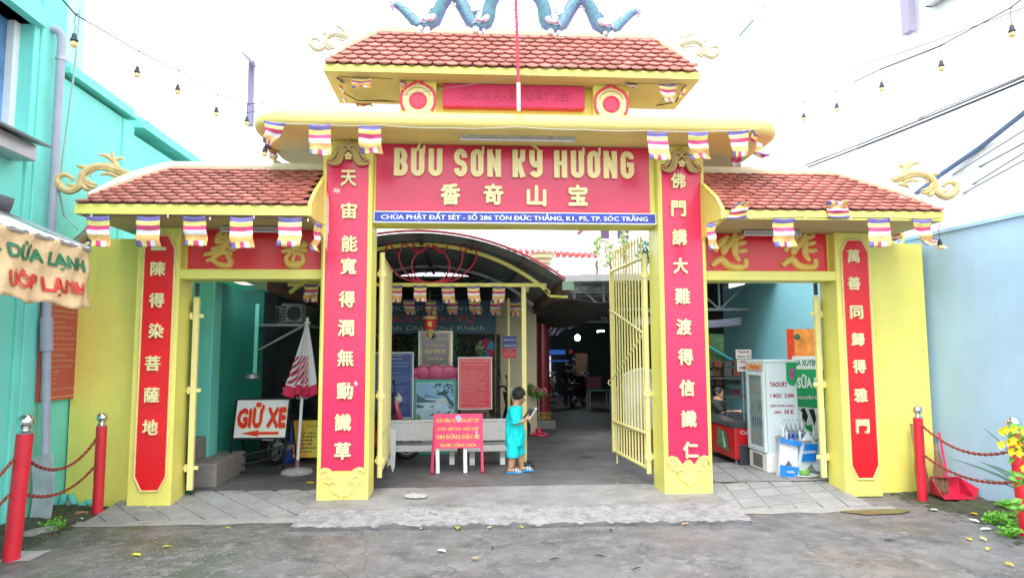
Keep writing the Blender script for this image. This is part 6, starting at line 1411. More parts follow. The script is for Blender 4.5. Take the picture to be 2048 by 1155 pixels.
b = MB(); b.box(4.86, 5.36, 10.14, 10.16, 1.42, 1.98); b.box(4.86, 4.97, 10.135, 10.14, 1.42, 1.98, 1); b.ball((5.02, 10.14, 1.86), 0.05, 10, 2, sy=0.1)
tag(b.build('orange_poster', [mat('poster_orange', (0.75, 0.26, 0.05), 0.4, 0.4, 7, 0), mat('poster_red', (0.62, 0.05, 0.02), 0.4, 0.3, 20, 0), LEAFD]), 'orange and red poster on the aqua wall above the milk sign', 'poster')
b = MB(); b.box(3.95, 4.55, 11.9, 11.93, 1.35, 1.95); b.box(4.0, 4.3, 11.88, 11.9, 1.4, 1.9, 1); tag(b.build('dark_poster', [mat('dim_green_poster', (0.03, 0.09, 0.03), 0.6, 0.5, 9, 0), mat('dim_red_poster', (0.22, 0.04, 0.02), 0.6, 0.6, 12, 0)]), 'dim green and red poster hanging in the dark stall', 'poster')
b = MB(); r_ = random.Random(5)
for k in range(26): x, z = 3.8 + (k % 6) * 0.17, 0.9 + (k // 6) * 0.16; b.box(x, x + 0.13, 11.7 + r_.uniform(0, .1), 11.85, z, z + r_.uniform(0.08, 0.14), k % 4)
b.box(3.75, 4.9, 11.6, 11.9, 0.85, 0.88, 0); b.box(3.75, 4.9, 11.6, 11.9, 1.17, 1.19, 0)
tag(stuff(b.build('stall_goods', [DARK, mat('pack_red', (0.14, 0.025, 0.015), 0.5, 0.3, 9, 0), mat('pack_grey', (0.05, 0.05, 0.06), 0.5, 0.3, 9, 0), mat('pack_brown', (0.07, 0.035, 0.02), 0.5, 0.3, 9, 0)])), 'crowded dim shelves of packets at the back of the right stall', 'goods')
b = MB(); b.grid(16, 6, lambda u, v: (3.0 + u * 2.0, 12.2 + 0.05 * math.sin(u * 12), 2.10 + v * 0.14 + 0.03 * math.sin(u * 7))); tag(b.build('hanging_sheet', mat('lilac_sheet', (0.24, 0.25, 0.36), 0.8, 0.3, 3, 0.2), smooth=True, thick=0.004), 'lilac plastic sheet slung under the roof of the right stall', 'sheet')

# ---------------------------------------------------------------- deep in the hall
EMW = mat('lit_lamp', (0.85, 0.95, 1.0), 0.5, 0, 5, 0, emit=22.0)
s = thing('hall_lamp', 'round white lamp glowing deep in the market hall', 'lamp', (3.25, 20, 2.06)); b = MB(); b.ball((3.25, 20, 2.06), 0.085, 14); b.build('globe', EMW, s, smooth=True); b = MB(); b.tube([(3.25, 20, 2.13), (3.25, 20, 3.2)], 0.01, 6); b.build('cord', BLACK, s)
s = thing('tube_lamp', 'short lit tube lamp hanging in the hall near the metal leaf', 'lamp', (3.95, 20, 2.25)); b = MB(); b.tube([(3.85, 20, 2.24), (4.05, 20.1, 2.26)], 0.02, 8); b.build('tube', EMW, s, smooth=True); b = MB(); b.tube([(3.95, 20.05, 2.27), (3.95, 20.05, 3.2)], 0.008, 6); b.build('cord', BLACK, s)
b = MB(); b.box(2.2, 3.6, 24.9, 24.96, 1.55, 1.72); b.box(2.1, 3.7, 24.85, 24.98, 1.3, 1.34); tag(b.build('blue_shelf', mat('glowing_hall_blue', (0.03, 0.10, 0.35), 0.5, 0.1, 4, 0, emit=0.25)), 'blue ledge with an added glow along the far wall of the hall', 'shelf')  # plain shelf given emission, so its lit look is put into the material
b = MB()
for x0 in (2.12, 2.45, 2.80): b.box(x0, x0 + 0.26, 24.88, 24.95, 0.75, 1.5)
tag(b.build('far_window', mat('far_window_light', (0.55, 0.60, 0.62), 0.6, 0.4, 3, 0, emit=0.35)), 'row of pale daylit openings in the far wall of the hall', 'window')
def table(x, y, w_, d, hz, top, label):
    s = thing('market_table', label, 'table', (x, y, 0.1), 'market tables')
    b = MB(); b.box(x - w_ / 2, x + w_ / 2, y - d / 2, y + d / 2, hz - 0.03, hz); b.build('table_top', top, s)
    for sx in (-1, 1):
        for sy in (-1, 1): b = MB(); b.bar((x + sx * (w_ / 2 - .04), y + sy * (d / 2 - .04), 0.1), (x + sx * (w_ / 2 - .04), y + sy * (d / 2 - .04), hz - 0.03), 0.03); b.build('leg', STEEL, s)
table(3.55, 18.5, 0.62, 0.5, 0.62, mat('table_green', (0.03, 0.18, 0.12), 0.4, 0.05, 3, 0), 'green topped table in the dark hall behind the metal leaf')
table(4.35, 18.0, 0.8, 0.6, 0.72, DARK, 'dark table stacked with red crates on the right of the hall')
table(2.2, 20.5, 0.8, 0.6, 0.75, STEEL, 'steel table heaped with goods near the dark red column')
for k, (x, y, z, sx, sz, m, lab) in enumerate(((3.55, 19.2, 0.62, 0.4, 0.34, mat('plum_crate', (0.26, 0.05, 0.12), 0.5, 0.1, 4, 0), 'plum plastic crate behind the green table'), (4.2, 18.0, 0.72, 0.34, 0.16, mat('crate_red', (0.30, 0.03, 0.02), 0.5, 0.3, 4, 0), 'lower left red crate on the dark table'), (4.58, 18.0, 0.72, 0.34, 0.16, MATS['crate_red'], 'lower right red crate on the dark table'), (4.3, 18.0, 0.885, 0.34, 0.16, MATS['crate_red'], 'upper red crate on the dark table'), (3.6, 21.5, 0.1, 0.35, 1.5, mat('wood_cupboard', (0.20, 0.10, 0.05), 0.5, 0.2, 4, 0), 'narrow brown wooden cupboard behind the standing shopper'))):
    b = MB(); b.box(x - sx / 2, x + sx / 2, y - 0.15, y + 0.15, z, z + sz); b.box(x - sx / 2 - 0.01, x + sx / 2 + 0.01, y - 0.16, y + 0.16, z + sz - 0.03, z + sz)
    if sz < 1:
        for j in range(4): b.box(x - sx / 2 + sx * (j + .15) / 4, x - sx / 2 + sx * (j + .6) / 4, y - 0.158, y - 0.15, z + 0.02, z + sz - 0.04)
    tag(b.build('crate' if sz < 1 else 'cupboard', m), lab, 'crate' if sz < 1 else 'cupboard')
b = MB(); r_ = random.Random(17)
for k in range(70):
    x, z = r_.uniform(1.85, 2.65), 0.75 + abs(r_.gauss(0, .16)); q = r_.uniform(0.02, 0.06); b.ball((x, 20.4 + r_.uniform(-.2, .2), z), q, 6, k % 5, sz=r_.uniform(.6, 1.4))
for k in range(60):
    x, z = r_.uniform(1.85, 2.75), 0.2 + abs(r_.gauss(0, .2)); q = r_.uniform(0.03, 0.07); b.ball((x, 20.0 + r_.uniform(-.2, .2), z), q, 6, k % 5)
for k in range(40):
    x, z = r_.uniform(3.0, 3.4), 1.0 + r_.gauss(0, .3); q = r_.uniform(0.04, 0.09); b.ball((x + .2, 22 + r_.uniform(-.2, .2), max(0.2, z)), q, 6, (k * 2) % 5)
tag(stuff(b.build('market_goods', [mat('goods_grey', (0.36, 0.36, 0.38), 0.6, 0.3, 9, 0), mat('goods_red', (0.42, 0.08, 0.06), 0.6, 0.3, 9, 0), mat('goods_sand', (0.50, 0.38, 0.24), 0.6, 0.3, 9, 0), mat('goods_white', (0.75, 0.75, 0.75), 0.6, 0.2, 9, 0), mat('goods_green', (0.05, 0.14, 0.08), 0.6, 0.3, 9, 0)], smooth=True)), 'heaps of market goods around the tables in the dark hall', 'goods')


# ================================================================== ON AND AROUND THE GATE
# tube lamps under the eaves
def tube_lamp(label, x0, x1, y, z, chain=True):
    s = thing('tube_lamp_fitting', label, 'lamp', ((x0 + x1) / 2, y, z), 'unlit tube lamps under the gate roofs')
    b = MB(); b.box(x0, x1, y - 0.02, y + 0.03, z, z + 0.028); b.box(x0, x0 + 0.02, y - 0.03, y + 0.03, z - 0.035, z + 0.03); b.box(x1 - 0.02, x1, y - 0.03, y + 0.03, z - 0.035, z + 0.03); b.build('batten', mat('dusty_batten', (0.50, 0.46, 0.40), 0.6, 0.3, 30, 0.1), s)
    b = MB(); b.tube([(x0 + 0.02, y - 0.005, z - 0.018), (x1 - 0.02, y - 0.005, z - 0.018)], 0.014, 8); b.build('tube', mat('unlit_tube', (0.60, 0.58, 0.66), 0.3, 0.05, 5, 0, coat=0.3), s, smooth=True)
    if chain:
        b = MB(); b.tube([((x0 + x1) / 2, y, z + 0.028), ((x0 + x1) / 2 + 0.01, y, z + 0.12)], 0.006, 5); b.build('hanger', DARK, s)
tube_lamp('long unlit tube lamp above the raised gold temple name', -0.07, 1.188, 7.3, 3.975)
tube_lamp('unlit tube lamp above the left crimson side panel', -2.667, -2.06, 7.55, 2.99, False)
tube_lamp('unlit tube lamp above the right crimson side panel', 3.154, 3.826, 7.55, 2.99, False)

# red flag pole in front of the upper roof
s = thing('flag_pole', 'thin red flag pole with white foot rising past the upper tiled roof', 'pole', (0.6, 7.0, 4.2))
b = MB(); b.tube([(0.543, 7, 4.471), (0.512, 7, 5.735)], [0.018, 0.014], 10); b.build('shaft', mat('pole_red', (0.66, 0.03, 0.10), 0.4, 0.1, 5, 0), s, smooth=True)
b = MB(); b.tube([(0.546, 7.02, 4.184), (0.543, 7, 4.482)], 0.021, 10); b.build('foot', WHITE, s, smooth=True)
b = MB(); P0 = (0.515, 7, 5.287)
for k, (z, w_) in enumerate(((0.0, .05), (-0.09, .035), (-0.19, .03), (0.05, .03))):
    for sg in (-1, 1): b.tube(smooth_path([(P0[0], 7.0, P0[2] + z), (P0[0] + sg * w_, 7.0, P0[2] + z + 0.015), (P0[0] + sg * w_ * .9, 7.0, P0[2] + z + 0.05)], 3), 0.006, 5)
b.build('iron_scroll', mat('plum_iron', (0.22, 0.16, 0.30), 0.5, 0.1, 5, 0), s, smooth=True)

# dragons on the ridge
def dragon(label, sg, xc):
    s = thing('dragon_statue', label, 'statue', (xc, 7.6, 5.35), 'dragons on the upper ridge')
    tr = [(-58, -4), (-32, 12), (0, 40), (30, 68), (60, 84), (92, 72), (112, 34), (130, -8), (155, -38), (188, -38), (212, -8), (232, 28), (254, 64), (282, 84), (306, 68), (318, 30), (324, -10), (350, -60), (400, -80)]
    k = 0.00285
    X = lambda a: xc + sg * a * k
    P = smooth_path([(X(a), 7.6 + 0.015 * math.sin(a * .03), 5.60 - c * k) for a, c in tr], 8)
    n = len(P); rad = [0.032 + 0.042 * min(1, i / (n * 0.22)) for i in range(n)]
    b = MB(); b.tube(P, rad, 14); b.build('body', DRAGB, s, smooth=True)
    sc = MB()     # overlapping scales on the outer skin
    for i in range(1, n - 1, 2):
        for h_ in (0, 1.0):
            c0 = P[i] * (1 - h_) + P[i + 1] * h_; t = (P[i + 1] - P[i]).normalized(); yv = Vector((0, 1, 0)); u = t.cross(yv).normalized()
            for j in range(10):
                a = R(j * 36 + (18 if h_ else 0))
                nn = (yv * math.sin(a) + u * math.cos(a))
                if nn.z < -0.25: continue
                w_ = t.cross(nn)
                c = c0 + nn * rad[i] * 0.97; q = 0.024
                sc.add([c - t * q * 1.2, c - t * q * .4 + w_ * q + nn * .003, c + t * q * .9 + nn * 0.014, c - t * q * .4 - w_ * q + nn * .003], [(0, 1, 2, 3)])
    stuff(sc.build('scales', DRAG, s))
    f = MB()      # tail fan
    for j in range(9):
        a = R(95 + j * 21); L0 = 0.10 + 0.03 * (j % 2)
        d = Vector((-sg * abs(math.cos(a + R(0))) if j not in () else 0, 0.0, math.sin(a))); d = Vector((sg * math.cos(a), 0.25 * math.sin(j * 2.1), math.sin(a) )).normalized()
        q = Vector(P[0]); w_ = d.cross(Vector((0, 1, 0))).normalized() * 0.024
        f.add([q - w_, q + w_, q + d * L0, q + Vector((0, 0.02, 0)), q - Vector((0, 0.02, 0))], [(0, 2, 3), (3, 2, 1), (1, 2, 4), (4, 2, 0)])
    f.build('tail_fan', DRAGF, s)
    for (a, c) in ((92, 66), (306, 62)):
        g_ = MB()
        base = Vector((X(a), 7.54, 5.60 - c * k))
        g_.tube(smooth_path([base + Vector((sg * 0.02, 0, 0.05)), base + Vector((-sg * 0.02, -0.03, 0.0)), base + Vector((-sg * 0.085, -0.04, -0.01))], 4), [0.035] * 5 + [0.02] * 4, 8)
        for q in range(4): g_.tube([base + Vector((-sg * 0.08, -0.04, -0.01)), base + Vector((-sg * (0.11 + .012 * q), -0.06 + .02 * q, 0.0 - 0.01 * q)), base + Vector((-sg * (0.115 + .01 * q), -0.06 + .02 * q, -0.045))], [0.012, 0.010, 0.002], 6)
        g_.build('leg', DRAGF, s, smooth=True)
    cl_ = MB(); r_ = random.Random(3)
    for (a, c, q, w) in ((60, 94, .045, .10), (282, 94, .045, .10), (98, 2, .035, .06), (250, 4, .035, .13), (170, -20, .03, .06)):
        for m_ in range(9): cl_.ball((X(a) + r_.uniform(-w, w), 7.6 + r_.uniform(-.03, .03), 5.60 - c * k - 0.02 + r_.uniform(-.02, .03)), q * r_.uniform(.6, 1.1), 8)
    stuff(cl_.build('cloud', CLOUD, s, smooth=True))
    return s
dragon('blue green scaled dragon on the left half of the upper ridge', 1, -0.66)
dragon('blue green scaled dragon on the right half of the upper ridge', -1, 1.81)

# prayer flags
FM = [F_BLUE, F_YEL, F_RED, F_WHI, F_ORA]
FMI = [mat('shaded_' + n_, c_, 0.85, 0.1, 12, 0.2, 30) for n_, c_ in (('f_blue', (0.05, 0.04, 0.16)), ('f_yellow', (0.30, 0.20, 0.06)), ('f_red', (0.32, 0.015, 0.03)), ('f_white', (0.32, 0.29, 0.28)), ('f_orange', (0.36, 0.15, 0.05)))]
def fband(u, v):
    if v > 0.80: return [0, 1, 2, 3, 4][min(4, int(u * 5))]
    for k, lim in enumerate((0.13, 0.29, 0.44, 0.62, 0.80)):
        if v < lim: return k
    return 4
fseed = [0]
def flag(label, A, B, length, sway=(0, 0, 0), curl=0.0, wave=0.012, twist=0.0, down=(0, 0, -1), group='striped temple flags on cords', mats=None, folds=None):
    """A, B: upper corners; hangs along down; sway shifts the free end; curl rolls the free end up"""
    fseed[0] += 1; sd = fseed[0] * 3.7
    A, B, D, S = Vector(A), Vector(B), Vector(down), Vector(sway)
    Nn = (B - A).cross(D).normalized()
    fr_ = random.Random(sd); length *= fr_.uniform(0.93, 1.04); wave *= fr_.uniform(1.2, 2.4); S = S + Vector((fr_.uniform(-.018, .022), fr_.uniform(-.03, .02), 0)); sk = fr_.uniform(-.05, .05)
    b = MB()
    def fn(u, v):
        p = A.lerp(B, u) + D * length * (v - curl * v * v) * (1 + sk * (u - .5)) + S * v * v - Vector((0, 0, 0.012 * math.sin(PI * u) * (1 - v))) + Nn * (wave * v * math.sin(u * 7 + v * 5 + sd) + curl * length * 0.5 * math.sin(v * PI) + 0.5 * wave * math.sin(v * 13 + sd))
        if twist: p += (A.lerp(B, 0.5) - A.lerp(B, u)) * twist * v + Nn * (u - 0.5) * twist * 0.2 * v
        p += (B - A) * 0.03 * math.sin(v * 4 + sd) * v
        return p
    b.grid(10, 20, fn, fband)
    o = b.build('striped_flag', mats or FM, smooth=True, thick=0.0015)
    return tag(o, label, 'flag', group)
def F2(a, b_, c, Y, Y2=None): pass
LE = 'along the left eave'
flag('striped flag nearest the outer corner of the left tiled eave', (-3.732, 6.92, 3.005), (-3.518, 6.92, 3.007), 0.315, (0.02, 0, 0))
flag('striped flag second from the outer corner of the left tiled eave, above the red strip', (-3.269, 6.92, 3.009), (-3.039, 6.92, 3.011), 0.31, (0.005, 0, 0))
flag('striped flag third from the outer corner of the left tiled eave', (-2.817, 6.92, 3.008), (-2.595, 6.92, 3.01), 0.31, (0.025, 0, 0))
flag('striped flag over the brush character of the left crimson side panel', (-2.361, 6.92, 3.007), (-2.136, 6.92, 3.009), 0.31, (0.025, 0, 0))
flag('striped flag hanging half over the second brush character of the left panel', (-1.891, 6.92, 3.006), (-1.659, 6.92, 3.008), 0.315, (0.01, 0, 0))
flag('narrow striped flag seen edge on against the left main pillar', (-1.542, 6.95, 2.98), (-1.52, 7.18, 2.992), 0.32, (0.005, 0.02, 0))
flag('striped flag drawn out to a point at the left end of the round nosed slab', (-2.085, 7, 4.031), (-1.863, 7, 4.008), 0.26, (-0.05, 0, 0.0), twist=0.75)
flag('striped flag hanging over the left side of the left scroll capital', (-1.623, 6.99, 3.988), (-1.4, 6.99, 3.992), 0.35, (0.02, -0.02, 0))
flag('striped flag hanging over the right side of the left scroll capital', (-1.12, 6.99, 3.992), (-0.889, 6.99, 3.991), 0.31, (0.01, 0, 0))
flag('striped flag just left of the right scroll capital', (1.91, 6.99, 3.975), (2.132, 6.99, 3.974), 0.30, (0.02, 0, 0))
flag('striped flag just right of the right scroll capital', (2.35, 6.99, 3.983), (2.568, 6.99, 3.987), 0.29, (0.02, 0, 0))
flag('striped flag under the right end of the round nosed slab', (2.796, 7, 3.994), (3.038, 7.02, 4.038), 0.30, (0.04, 0.02, 0), twist=0.25)
flag('crumpled striped flag blown off the right end of the round nosed slab', (3.062, 7.05, 4.043), (3.221, 7.2, 4.039), 0.30, (0.10, 0, 0.0), twist=0.5, wave=0.03)
flag('striped flag dangling low behind the right end of the round nosed slab', (3.213, 8, 4.097), (3.364, 8, 4.112), 0.32, (0.0, 0, 0), twist=0.3, wave=0.02)
flag('crumpled striped flag dangling low behind the left end of the round nosed slab', (-2.329, 7.9, 4.07), (-2.212, 8.1, 4.067), 0.26, (0.08, 0, 0), twist=0.5, wave=0.03)
flag('small folded striped flag inside the left end of the upper eave', (-1.239, 7.25, 4.604), (-1.036, 7.25, 4.609), 0.11, (0.0, 0, 0))
flag('small twisted striped flag above the left round medallion', (-0.752, 7.35, 4.645), (-0.626, 7.35, 4.642), 0.13, (0.0, 0, 0), twist=0.7)
flag('narrow striped flag dangling from the left end of the upper eave', (-1.408, 7.3, 4.638), (-1.36, 7.45, 4.655), 0.27, (0.05, 0, 0), twist=0.3)
flag('striped flag lying sideways behind the left medallion under the upper eave', (-1.317, 7.8, 4.541), (-1.125, 7.9, 4.571), 0.05, (0.03, 0, 0))
flag('small crumpled striped flag above the right round medallion', (1.747, 7.3, 4.641), (1.928, 7.3, 4.633), 0.07, (-0.02, 0, 0), twist=0.4)
flag('striped flag hanging near the right end of the upper eave', (2.103, 7.2, 4.591), (2.312, 7.2, 4.596), 0.21, (0.0, 0, 0), twist=0.3)
flag('folded navy edged flag at the right tip of the upper eave', (2.401, 7.4, 4.555), (2.452, 7.3, 4.633), 0.07, (0.0, 0, 0))
flag('narrow tilted striped flag beside the right main pillar', (2.522, 6.98, 2.987), (2.615, 6.98, 3.01), 0.30, (0.04, 0, 0))
flag('twisted striped flag flung up at the inner end of the right tiled eave', (2.703, 6.9, 3.021), (2.918, 6.9, 3.044), 0.17, (0.04, -0.03, 0), down=(0.2, -0.1, 1), twist=0.4, wave=0.03)
flag('striped flag over the middle of the right crimson side panel', (3.213, 6.92, 3.04), (3.446, 6.92, 3.042), 0.30, (0.005, 0, 0))
flag('striped flag flipped up over the edge of the right tiled eave', (3.812, 6.9, 3.052), (4.048, 6.9, 3.054), 0.17, (-0.02, 0.0, 0), down=(0, 0.1, 1), wave=0.02)
flag('striped flag above the right outer red strip', (4.257, 6.92, 3.049), (4.501, 6.92, 3.051), 0.30, (0.0, 0, 0))
flag('slanting striped flag at the outer corner of the right tiled eave', (4.734, 6.92, 3.048), (4.957, 6.92, 3.05), 0.28, (0.13, 0, 0), twist=0.3)
flag('dark folded flag at the far end behind the right outer corner flag', (5.311, 7.4, 2.933), (5.455, 7.5, 2.939), 0.13, (0.08, 0, 0))
flag('orange and red side of a flag behind the left outer corner of the eave', (-4.231, 7.6, 2.88), (-3.985, 7.4, 2.987), 0.12, (0.02, 0, 0), mats=[F_ORA, F_WHI, F_RED, F_ORA, F_ORA])
flag('dark flag above the vent rings behind the right eave', (5.375, 8.3, 3.156), (5.563, 8.3, 3.183), 0.14, (0, 0, 0), mats=FMI)
IN = ['leftmost', 'second', 'third', 'fourth', 'last']
for k, (a, c) in enumerate((((782, 570), (804, 570)), ((828, 570), (853, 570)), ((883, 570), (908, 570)), ((935, 570), (959, 570)), ((984, 570), (1010, 570)))):
    pass
for k, (p, q) in enumerate((((-1.043, 9.5, 2.574), (-0.892, 9.5, 2.574)), ((-0.727, 9.5, 2.575), (-0.556, 9.5, 2.575)), ((-0.349, 9.5, 2.568), (-0.176, 9.5, 2.569)), ((0.011, 9.5, 2.569), (0.178, 9.5, 2.57)), ((0.359, 9.5, 2.57), (0.533, 9.5, 2.57)))):
    flag(['leftmost of the bright striped flags on the yellow tie bar, beside the gate leaf', 'second bright striped flag from the left on the yellow tie bar', 'middle bright striped flag on the yellow tie bar', 'fourth bright striped flag from the left on the yellow tie bar', 'bright striped flag on the yellow tie bar nearest the tall post'][k], p, q, 0.235, (0.005, 0, 0), group='striped flags along the tie bar')
for k, (p, q) in enumerate((((-1.08, 11.8, 2.557), (-0.893, 11.8, 2.557)), ((-0.705, 11.8, 2.557), (-0.518, 11.8, 2.558)), ((-0.346, 11.8, 2.558), (-0.166, 11.8, 2.558)), ((0.04, 11.8, 2.558), (0.229, 11.8, 2.558)), ((0.402, 11.8, 2.558), (0.584, 11.8, 2.558)), ((0.731, 11.8, 2.541), (0.939, 11.8, 2.541)))):
    flag(['leftmost dim striped flag of the rear row in front of the blue board', 'second dim striped flag of the rear row, over the board lettering', 'third dim striped flag of the rear row, right of the lantern', 'fourth dim striped flag of the rear row', 'fifth dim striped flag of the rear row, near the thin yellow post', 'last dim striped flag of the rear row, right of the thin yellow post'][k], p, q, 0.27, (0.01, 0, 0), group='striped flags in the rear row under the canopy')
flag('bright striped flag in the top right of the left side opening', (-2.216, 9.5, 2.592), (-2.028, 9.5, 2.593), 0.25, (0, 0, 0))
flag('folded striped flag behind the top of the tall yellow post', (0.766, 9.7, 2.626), (0.917, 9.7, 2.626), 0.12, (0, 0, 0), twist=0.6)
# cords that carry them
def cord(label, pts, r=0.004, m=CABLE, sag=0.0, nm='cord', cat='cord', group=None, k=8):
    P = []
    for i in range(len(pts) - 1):
        a, b_ = Vector(pts[i]), Vector(pts[i + 1])
        for j in range(k): t = j / k; p = a.lerp(b_, t); p.z -= sag * 4 * t * (1 - t); P.append(p)
    P.append(Vector(pts[-1]))
    b = MB(); b.tube(P, r, 6)
    return tag(b.build(nm, m, smooth=True), label, cat, group)
WHC = mat('pale_cord', (0.62, 0.58, 0.50), 0.6, 0.1, 9, 0)
cord('cord of hooks and flags under the left tiled eave', [(-3.785, 6.93, 3.012), (-3.044, 6.93, 3.018), (-2.291, 6.93, 3.015), (-1.567, 6.93, 3.001), (-1.503, 7.3, 2.999)], 0.004, sag=0.006)
cord('cord of hooks and flags under the right tiled eave', [(2.56, 7.1, 3.005), (2.694, 6.93, 3.038), (3.517, 6.93, 3.056), (4.397, 6.93, 3.058), (5.077, 6.93, 3.058)], 0.004, sag=0.006)
cord('cord and pale wire along the underside of the round nosed slab', [(-2.116, 7.02, 4.032), (-1.615, 7, 3.997), (-0.874, 6.99, 3.996), (-0.177, 6.99, 3.977), (0.524, 6.99, 4.005), (1.256, 6.99, 3.986), (1.889, 6.99, 3.986), (2.705, 6.99, 3.995), (3.093, 7.02, 4.033)], 0.004, WHC, sag=0.012)
cord('thin cord under the left side of the upper eave', [(-1.404, 7.28, 4.624), (-1.024, 7.28, 4.616), (-0.506, 7.35, 4.645)], 0.003, sag=0.005)
cord('thin cord under the right side of the upper eave', [(1.645, 7.35, 4.653), (1.971, 7.25, 4.608), (2.445, 7.28, 4.625)], 0.003, sag=0.005)
cord('dark cable sagging below the left end of the upper eave', [(-1.408, 7.3, 4.621), (-1.367, 7.5, 4.526), (-1.287, 7.9, 4.592), (-0.797, 8, 4.627)], 0.007)
cord('dark cable sagging below the right end of the upper eave', [(2.452, 7.3, 4.645), (2.428, 7.6, 4.537), (2.293, 8, 4.633)], 0.007)
cord('thin grey wire slanting across the upper tiled roof to its right end', [(-0.718, 7.2, 4.39), (0.395, 6.9, 4.481), (0.974, 6.9, 4.635), (2.11, 7.2, 5.09)], 0.0028, mat('grey_wire', (0.12, 0.12, 0.14), 0.5, 0.1, 5, 0))
cord('cord carrying the rear row of dim flags under the canopy', [(-1.65, 11.82, 2.567), (1.098, 11.82, 2.543)], 0.006, sag=0.01)
HK = [((-3.684, 6.9, 3.017)), (-2.954, 6.9, 3.018), (-2.548, 6.9, 2.997), (-2.121, 6.9, 3.016), (-1.59, 6.9, 2.99), (2.956, 6.9, 3.055), (3.557, 6.9, 3.061), (4.048, 6.9, 3.06), (4.494, 6.9, 3.069)]
for k, q in enumerate(HK):
    b = MB(); b.tube([q, (q[0], q[1], q[2] - 0.02)], 0.008, 6); b.tube([(q[0], q[1], q[2] - 0.02), (q[0] + 0.006, q[1] - 0.01, q[2] - 0.035)], 0.005, 6)
    tag(b.build('cord_hook', WHC, smooth=True), ['white hook at the outer end of the left eave', 'white hook between the second and third left eave flags', 'loose white hook by the third left eave flag', 'white hook right of the fourth left eave flag', 'white hook beside the left main pillar', 'white hook left of the middle right eave flag', 'white hook between the right eave lamp and upturned flag', 'white hook right of the upturned flag', 'white hook above the right red strip'][k], 'hook', 'white hooks under the eaves')

# ---------------------------------------------------------------- strings of bulbs
def bulb_proto():
    s = thing('string_bulb', 'x', 'bulb', (0, 0, 0))
    b = MB(); b.lathe((0, 0, 0), [(0.010, 0.0), (0.017, -0.008), (0.019, -0.028), (0.024, -0.050), (0.030, -0.054), (0.031, -0.062), (0.024, -0.066)], 14); b.build('socket', SOCKET, s, smooth=True)
    b = MB(); b.lathe((0, 0, 0), [(0.014, -0.064), (0.022, -0.072), (0.027, -0.088), (0.024, -0.103), (0.012, -0.114), (0.001, -0.117)], 14); b.build('globe', BULB, s, smooth=True)
    b = MB(); b.tube([(0, 0, 0), (0.003, 0, 0.05), (-0.004, 0, 0.10), (0.0, 0, 0.16)], 0.0028, 5); b.tube(smooth_path([(0.0, 0, 0.16), (0.012, 0, 0.168), (0.015, 0, 0.155), (0.004, 0, 0.15)], 3), 0.003, 5); b.build('drop_wire', CABLE, s)
    return s
proto = None
BL = [((-3.112, 5.45, 4.182), 'nearest hanging bulb on the left string, against the turquoise wall top'), ((-3.217, 6.7, 4.444), 'second hanging bulb on the left string'), ((-3.163, 7.5, 4.584), 'third hanging bulb on the left string'), ((-2.962, 8.1, 4.553), 'fourth hanging bulb on the left string'), ((-2.735, 8.5, 4.582), 'fifth hanging bulb on the left string, next to the slab nose')]
BR = [((4.791, 5.5, 4.5), 'nearest hanging bulb on the right string, at the picture edge'), ((4.868, 6.5, 4.616), 'second hanging bulb on the right string'), ((4.802, 7.4, 4.749), 'third hanging bulb on the right string'), ((4.707, 8.2, 4.794), 'fourth hanging bulb on the right string'), ((4.631, 8.9, 4.911), 'smallest and farthest hanging bulb on the right string')]
for side, L0 in (('left', BL), ('right', BR)):
    for q, lab in L0:
        if proto is None: proto = bulb_proto(); o = proto; o.location = q; o['label'] = lab; o['group'] = 'bulbs hanging on the strings'
        else: o = copy_tree(proto, q, lab, 'bulbs hanging on the strings')
up = lambda q: (q[0], q[1], q[2] + 0.155)
cord('black wire strung with bulbs on the left of the gate', [(-3.022, 4.9, 4.32)] + [up(q) for q, _ in BL] + [(-2.58, 8.7, 4.839)], 0.006, sag=0.0, nm='bulb_wire', cat='wire')
cord('black wire strung with bulbs on the right of the gate', [(4.62, 4.9, 4.592)] + [up(q) for q, _ in BR] + [(4.135, 9.2, 4.63)], 0.006, nm='bulb_wire', cat='wire')
# bulb at the left eave corner
b = MB()
o = copy_tree(proto, (-3.724, 6.95, 2.816), 'bulb hanging beside the outermost left eave flag', 'bulbs hanging on the strings')
o = copy_tree(proto, (-2.151, 7.3, 3.848), 'bulb hanging among the crumpled flags at the left slab nose', 'bulbs hanging on the strings')
o = copy_tree(proto, (5.242, 7.2, 2.876), 'bulb hanging beside the dark folded flag at the right eave corner', 'bulbs hanging on the strings')
# overhead cables
CW = [('lowest of the sagging cable bundle over the right roof', (4.697, 12, 4.46), (5.634, 6.2, 4.354), 0.013, 0.05), ('middle cable of the bundle over the right roof', (5.745, 12, 4.864), (5.682, 6.25, 4.412), 0.010, 0.02), ('upper thin cable of the bundle over the right roof', (6.228, 12, 5.059), (5.728, 6.3, 4.45), 0.006, 0.0),
      ('thin cable high on the right crossing the mauve window', (4.214, 9, 5.232), (5.05, 5.5, 4.715), 0.004, 0.05), ('second thin cable high on the right below the window', (5.18, 8, 5.156), (5.141, 5.6, 4.757), 0.003, 0.02),
      ('thin black cable running down to the right scroll ornament, uppermost', (5.808, 8, 3.679), (5.596, 6.2, 3.876), 0.005, 0.0), ('thin black cable above the right ornament, second', (5.959, 8, 3.7), (5.585, 6.2, 3.735), 0.007, 0.0), ('thin black cable above the right ornament, third', (5.912, 8, 3.478), (5.578, 6.2, 3.649), 0.006, 0.0), ('thin black cable above the right ornament, lowest', (5.857, 8, 3.427), (5.571, 6.2, 3.564), 0.006, 0.0),
      ('thin cable crossing the top right corner beside the bluish blur', (3.769, 8.5, 5.711), (3.666, 7, 5.64), 0.004, 0.0), ('thin cable at the top right running to the roof sheet', (3.613, 8.5, 6.1), (3.547, 7, 5.521), 0.004, 0.0)]
